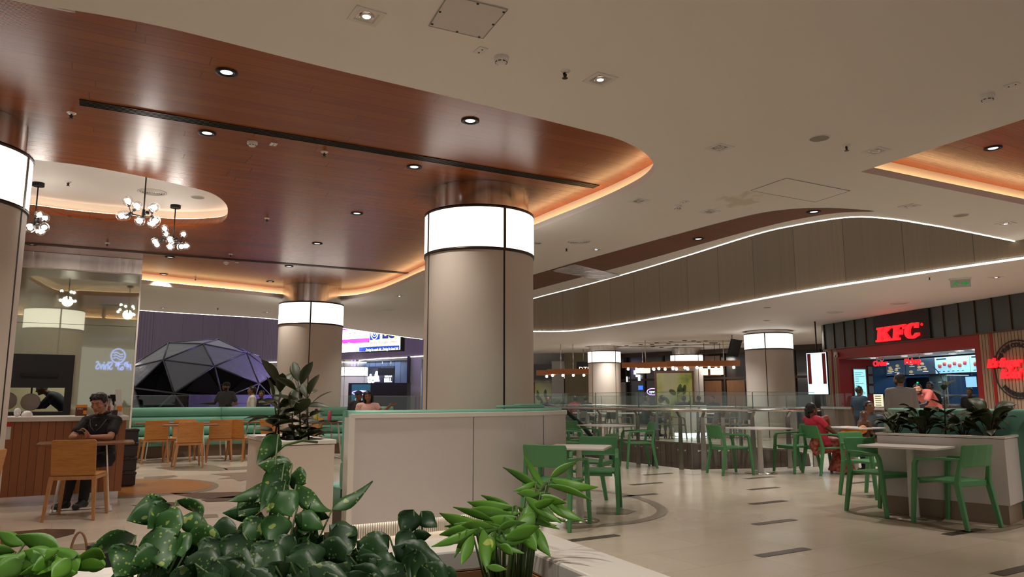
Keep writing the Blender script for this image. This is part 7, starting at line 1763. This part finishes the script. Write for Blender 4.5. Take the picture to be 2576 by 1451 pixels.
plant('bright green striped plant with long arching leaves at the clear end of the trough', trough(.26, .31), [
 *lances(22, 8), (1370,1228,1318,1145,1.74,1.76,22,20,.05),(1360,1230,1265,1175,1.72,1.72,26,-10,.12),(1385,1200,1455,1158,1.74,1.76,24,10,.15),(1380,1205,1505,1225,1.74,1.70,34,-15,.2),(1375,1220,1490,1260,1.72,1.68,22,20,.15),(1350,1212,1290,1235,1.7,1.7,20,20,.12),
 (1360,1240,1300,1240,1.7,1.68,30,10,.1),(1330,1260,1385,1240,1.7,1.72,26,20,.1),(1365,1250,1470,1310,1.7,1.66,34,-20,.15),(1340,1255,1425,1265,1.7,1.68,34,10,.15),(1290,1275,1175,1262,1.66,1.62,34,10,.2),(1300,1290,1210,1245,1.68,1.66,26,-10,.1),
 (1290,1295,1168,1285,1.66,1.6,40,0,.18),(1300,1300,1215,1310,1.64,1.6,36,15,.15),(1320,1310,1385,1400,1.66,1.62,46,0,.1),(1305,1320,1350,1385,1.64,1.6,50,10,.1),(1240,1310,1140,1275,1.6,1.58,24,-20,.05),(1230,1330,1105,1290,1.58,1.54,40,10,.2),
 (1225,1335,1105,1345,1.56,1.52,40,-10,.2),(1215,1330,1225,1440,1.54,1.5,40,5,.05),(1200,1330,1085,1375,1.54,1.5,28,10,.15),(1240,1345,1210,1400,1.56,1.52,46,10,.1),(1255,1370,1290,1395,1.56,1.54,30,20,.15),(1270,1300,1290,1345,1.6,1.58,50,0,.1),(1225,1425,1275,1432,1.5,1.5,22,0,.2),(1190,1345,1160,1420,1.52,1.48,36,0,.1),(1345,1290,1300,1330,1.64,1.62,50,20,.1)], 'bright_leaf', 'lance', name='striped_plant', wave=.02,
 extra=lambda st: [st.tube([trough(.26,.31), PY(1290,1330,1.64), PY(1335,1260,1.7), PY(1375,1215,1.74)], .005, 6), st.tube([trough(.32,.3), PY(1240,1345,1.56)], .004, 6)])
plant('lime green leaved plant low in the corner of the picture, nearest the viewer', trough(1.32, .22), [
 *low_lances(16, 4), (60,1370,-10,1335,1.36,1.34,40,10,.1),(150,1390,40,1345,1.36,1.34,60,-10,.2),(100,1385,195,1440,1.34,1.3,80,10,.2),(195,1395,265,1425,1.34,1.32,46,-10,.25),(110,1400,20,1425,1.32,1.28,70,0,.15),(180,1405,130,1451,1.30,1.26,60,0,.1),(60,1410,-20,1451,1.28,1.25,70,0,.1),(140,1395,60,1385,1.33,1.3,60,20,.2)], 'bright_leaf', 'lance', name='lime_plant', wave=.03)
# rubber plants in the pale planter box
def rub(label, base, spec, seed, sc=1.0):
    t = thing('rubber_plant', label, 'plant', base); R_ = random.Random(seed); mb, st = MB(), MB()
    for (tx, ty), Y, n, bx in spec:
        b = Vector((base[0]+bx, base[1], base[2])); e = PY(tx, ty, Y); mid = b.lerp(e, .5)+Vector((R_.uniform(-.03,.03), 0, 0))
        st.tube([b, mid, e], [.010, .008, .005], 8)
        for k in range(n):
            f = .16+.84*k/max(1, n-1); q = b.lerp(mid, f*2) if f < .5 else mid.lerp(e, f*2-1)
            a = k*2.4+R_.uniform(-.3,.3); el = R_.uniform(-.3,.3) if k < n-3 else R_.uniform(.5, 1.1); L = R_.uniform(.20,.29)*sc
            d = Vector((cos(a)*cos(el), sin(a)*cos(el), sin(el))); pb = q+d*.035
            st.tube([q, pb], .003, 5); s = d.cross(Vector((0,0,1))).normalized(); s = Matrix.Rotation(R_.uniform(-.5,.5), 3, d) @ s
            leaf(mb, pb, pb+d*L, L*.46, s, .06, .22, 8, 'oval')
    mb.build('foliage', 'rubber_leaf', t, True); st.build('stems', 'stem_brown', t, True)
q = PL+U*.14+V2*.62; rub('dark leaved rubber plant standing farther back in the pale planter box', (q.x, q.y, .83), [((705,975), 6.85, 13, 0), ((690,1010), 6.95, 8, -.05)], 3)
q = PL+U*.26+V2*.32; rub('dark leaved rubber plant in front in the pale planter box, the fuller of the two', (q.x, q.y, .83), [((752,968), 6.7, 15, 0), ((775,1000), 6.7, 11, .07), ((735,1040), 6.6, 7, -.04)], 11)
# leafy plants in the box planter at the green chairs
def bushy(label, base, n, seed, h=.3, L0=.2, upright=False):
    t = thing('leafy_plant', label, 'plant', base); R_ = random.Random(seed); mb, st = MB(), MB(); b = Vector(base)
    if upright:
        e = b+Vector((.03, 0, h)); st.tube([b, e], [.008, .004], 6)
        for k in range(n):
            q = b.lerp(e, .25+.75*k/(n-1)); a = k*2.4; d = Vector((cos(a)*.9, sin(a)*.9, .35 if k < n-1 else 1.6)).normalized(); st.tube([q, q+d*.03], .003, 5); leaf(mb, q+d*.03, q+d*(.03+L0), L0*.42, d.cross(Vector((0,0,1))).normalized(), .05, .2, 7, 'oval')
    else:
        for k in range(n):
            a = k*2.4+R_.uniform(-.3,.3); el = R_.uniform(-.25, .75); r = R_.uniform(.05,.13); q = b+Vector((cos(a)*r*.7, sin(a)*r*.7, h*.2+h*.55*R_.random()))
            st.tube([b, q], .004, 5); d = Vector((cos(a)*cos(el), sin(a)*cos(el), sin(el))); L = L0*R_.uniform(.8, 1.2); s = d.cross(Vector((0,0,1))).normalized(); leaf(mb, q, q+d*L, L*.58, Matrix.Rotation(R_.uniform(-.5,.5), 3, d) @ s, .2, .25, 8, 'oval')
    mb.build('foliage', 'rubber_leaf', t, True); st.build('stems', 'stem_brown', t, True)
def rp(u, v=.25): q = RP0+ru*u+rv*v; return (q.x, q.y, .80)
bushy('leafy plant nearest the left end of the box planter, spreading over its edge', rp(.12), 24, 1, .34, .2)
bushy('second leafy plant in the box planter beside the bare upright one', rp(.40), 24, 2, .36, .2)
bushy('upright single stem plant rising highest from the box planter', rp(.62), 10, 3, .62, .17, True)
bushy('low leafy plant just past the upright one in the box planter', rp(.80), 18, 4, .28, .17)
bushy('broad leaved plant at the picture edge end of the box planter', rp(1.05), 22, 5, .36, .24)
# ---------------------------------------------------------------- room lighting: beams of the ceiling fittings, plus added fill spots
for p in FIX: lamp('SPOT', (p.x, p.y, p.z-.02), (185 if p.x < -2.5 else 165)*LAMP_E, spot=radians(105), blend=.9, size=.04, direction=(0, 0, -1), name='downlight_or_fill_beam')
for x, y in ((-3.2, 1.5), (-.6, .2), (-.3, 1.6), (6.5, 6.0), (6.8, 9.5), (-7.5, 8.5), (-9, 12), (8.5, 9)):    # added fill spots outside the view, with no fittings of their own
    lamp('SPOT', (x, y, 3.66), 170*LAMP_E, spot=radians(110), blend=.9, size=.04, direction=(0, 0, -1), name='downlight_or_fill_beam')
for x, y in ((2, 25), (6, 23.5), (10, 26), (4, 30), (8.5, 32), (13, 25), (0, 33), (-6, 30), (7, 18), (8.3, 15), (6.6, 14.2), (-4, 38), (-14, 26), (-7, 25), (12, 33)):  # fill spots added to brighten the far side, not tied to fittings
    lamp('SPOT', (x, y, 3.3), 300*LAMP_E, (1, .97, .93), spot=radians(130), blend=.8, size=.05, direction=(0, 0, -1), name='far_fill_beam')
for x, y in ((-6.2, 11.0), (-4.6, 13.6), (-7.8, 9.6)):     # added fill spots to brighten the counter and bench, no fittings there
    lamp('SPOT', (x, y, H_WOOD-.05), 110*LAMP_E, spot=radians(110), blend=.9, size=.04, direction=(0, 0, -1), name='downlight_or_fill_beam')
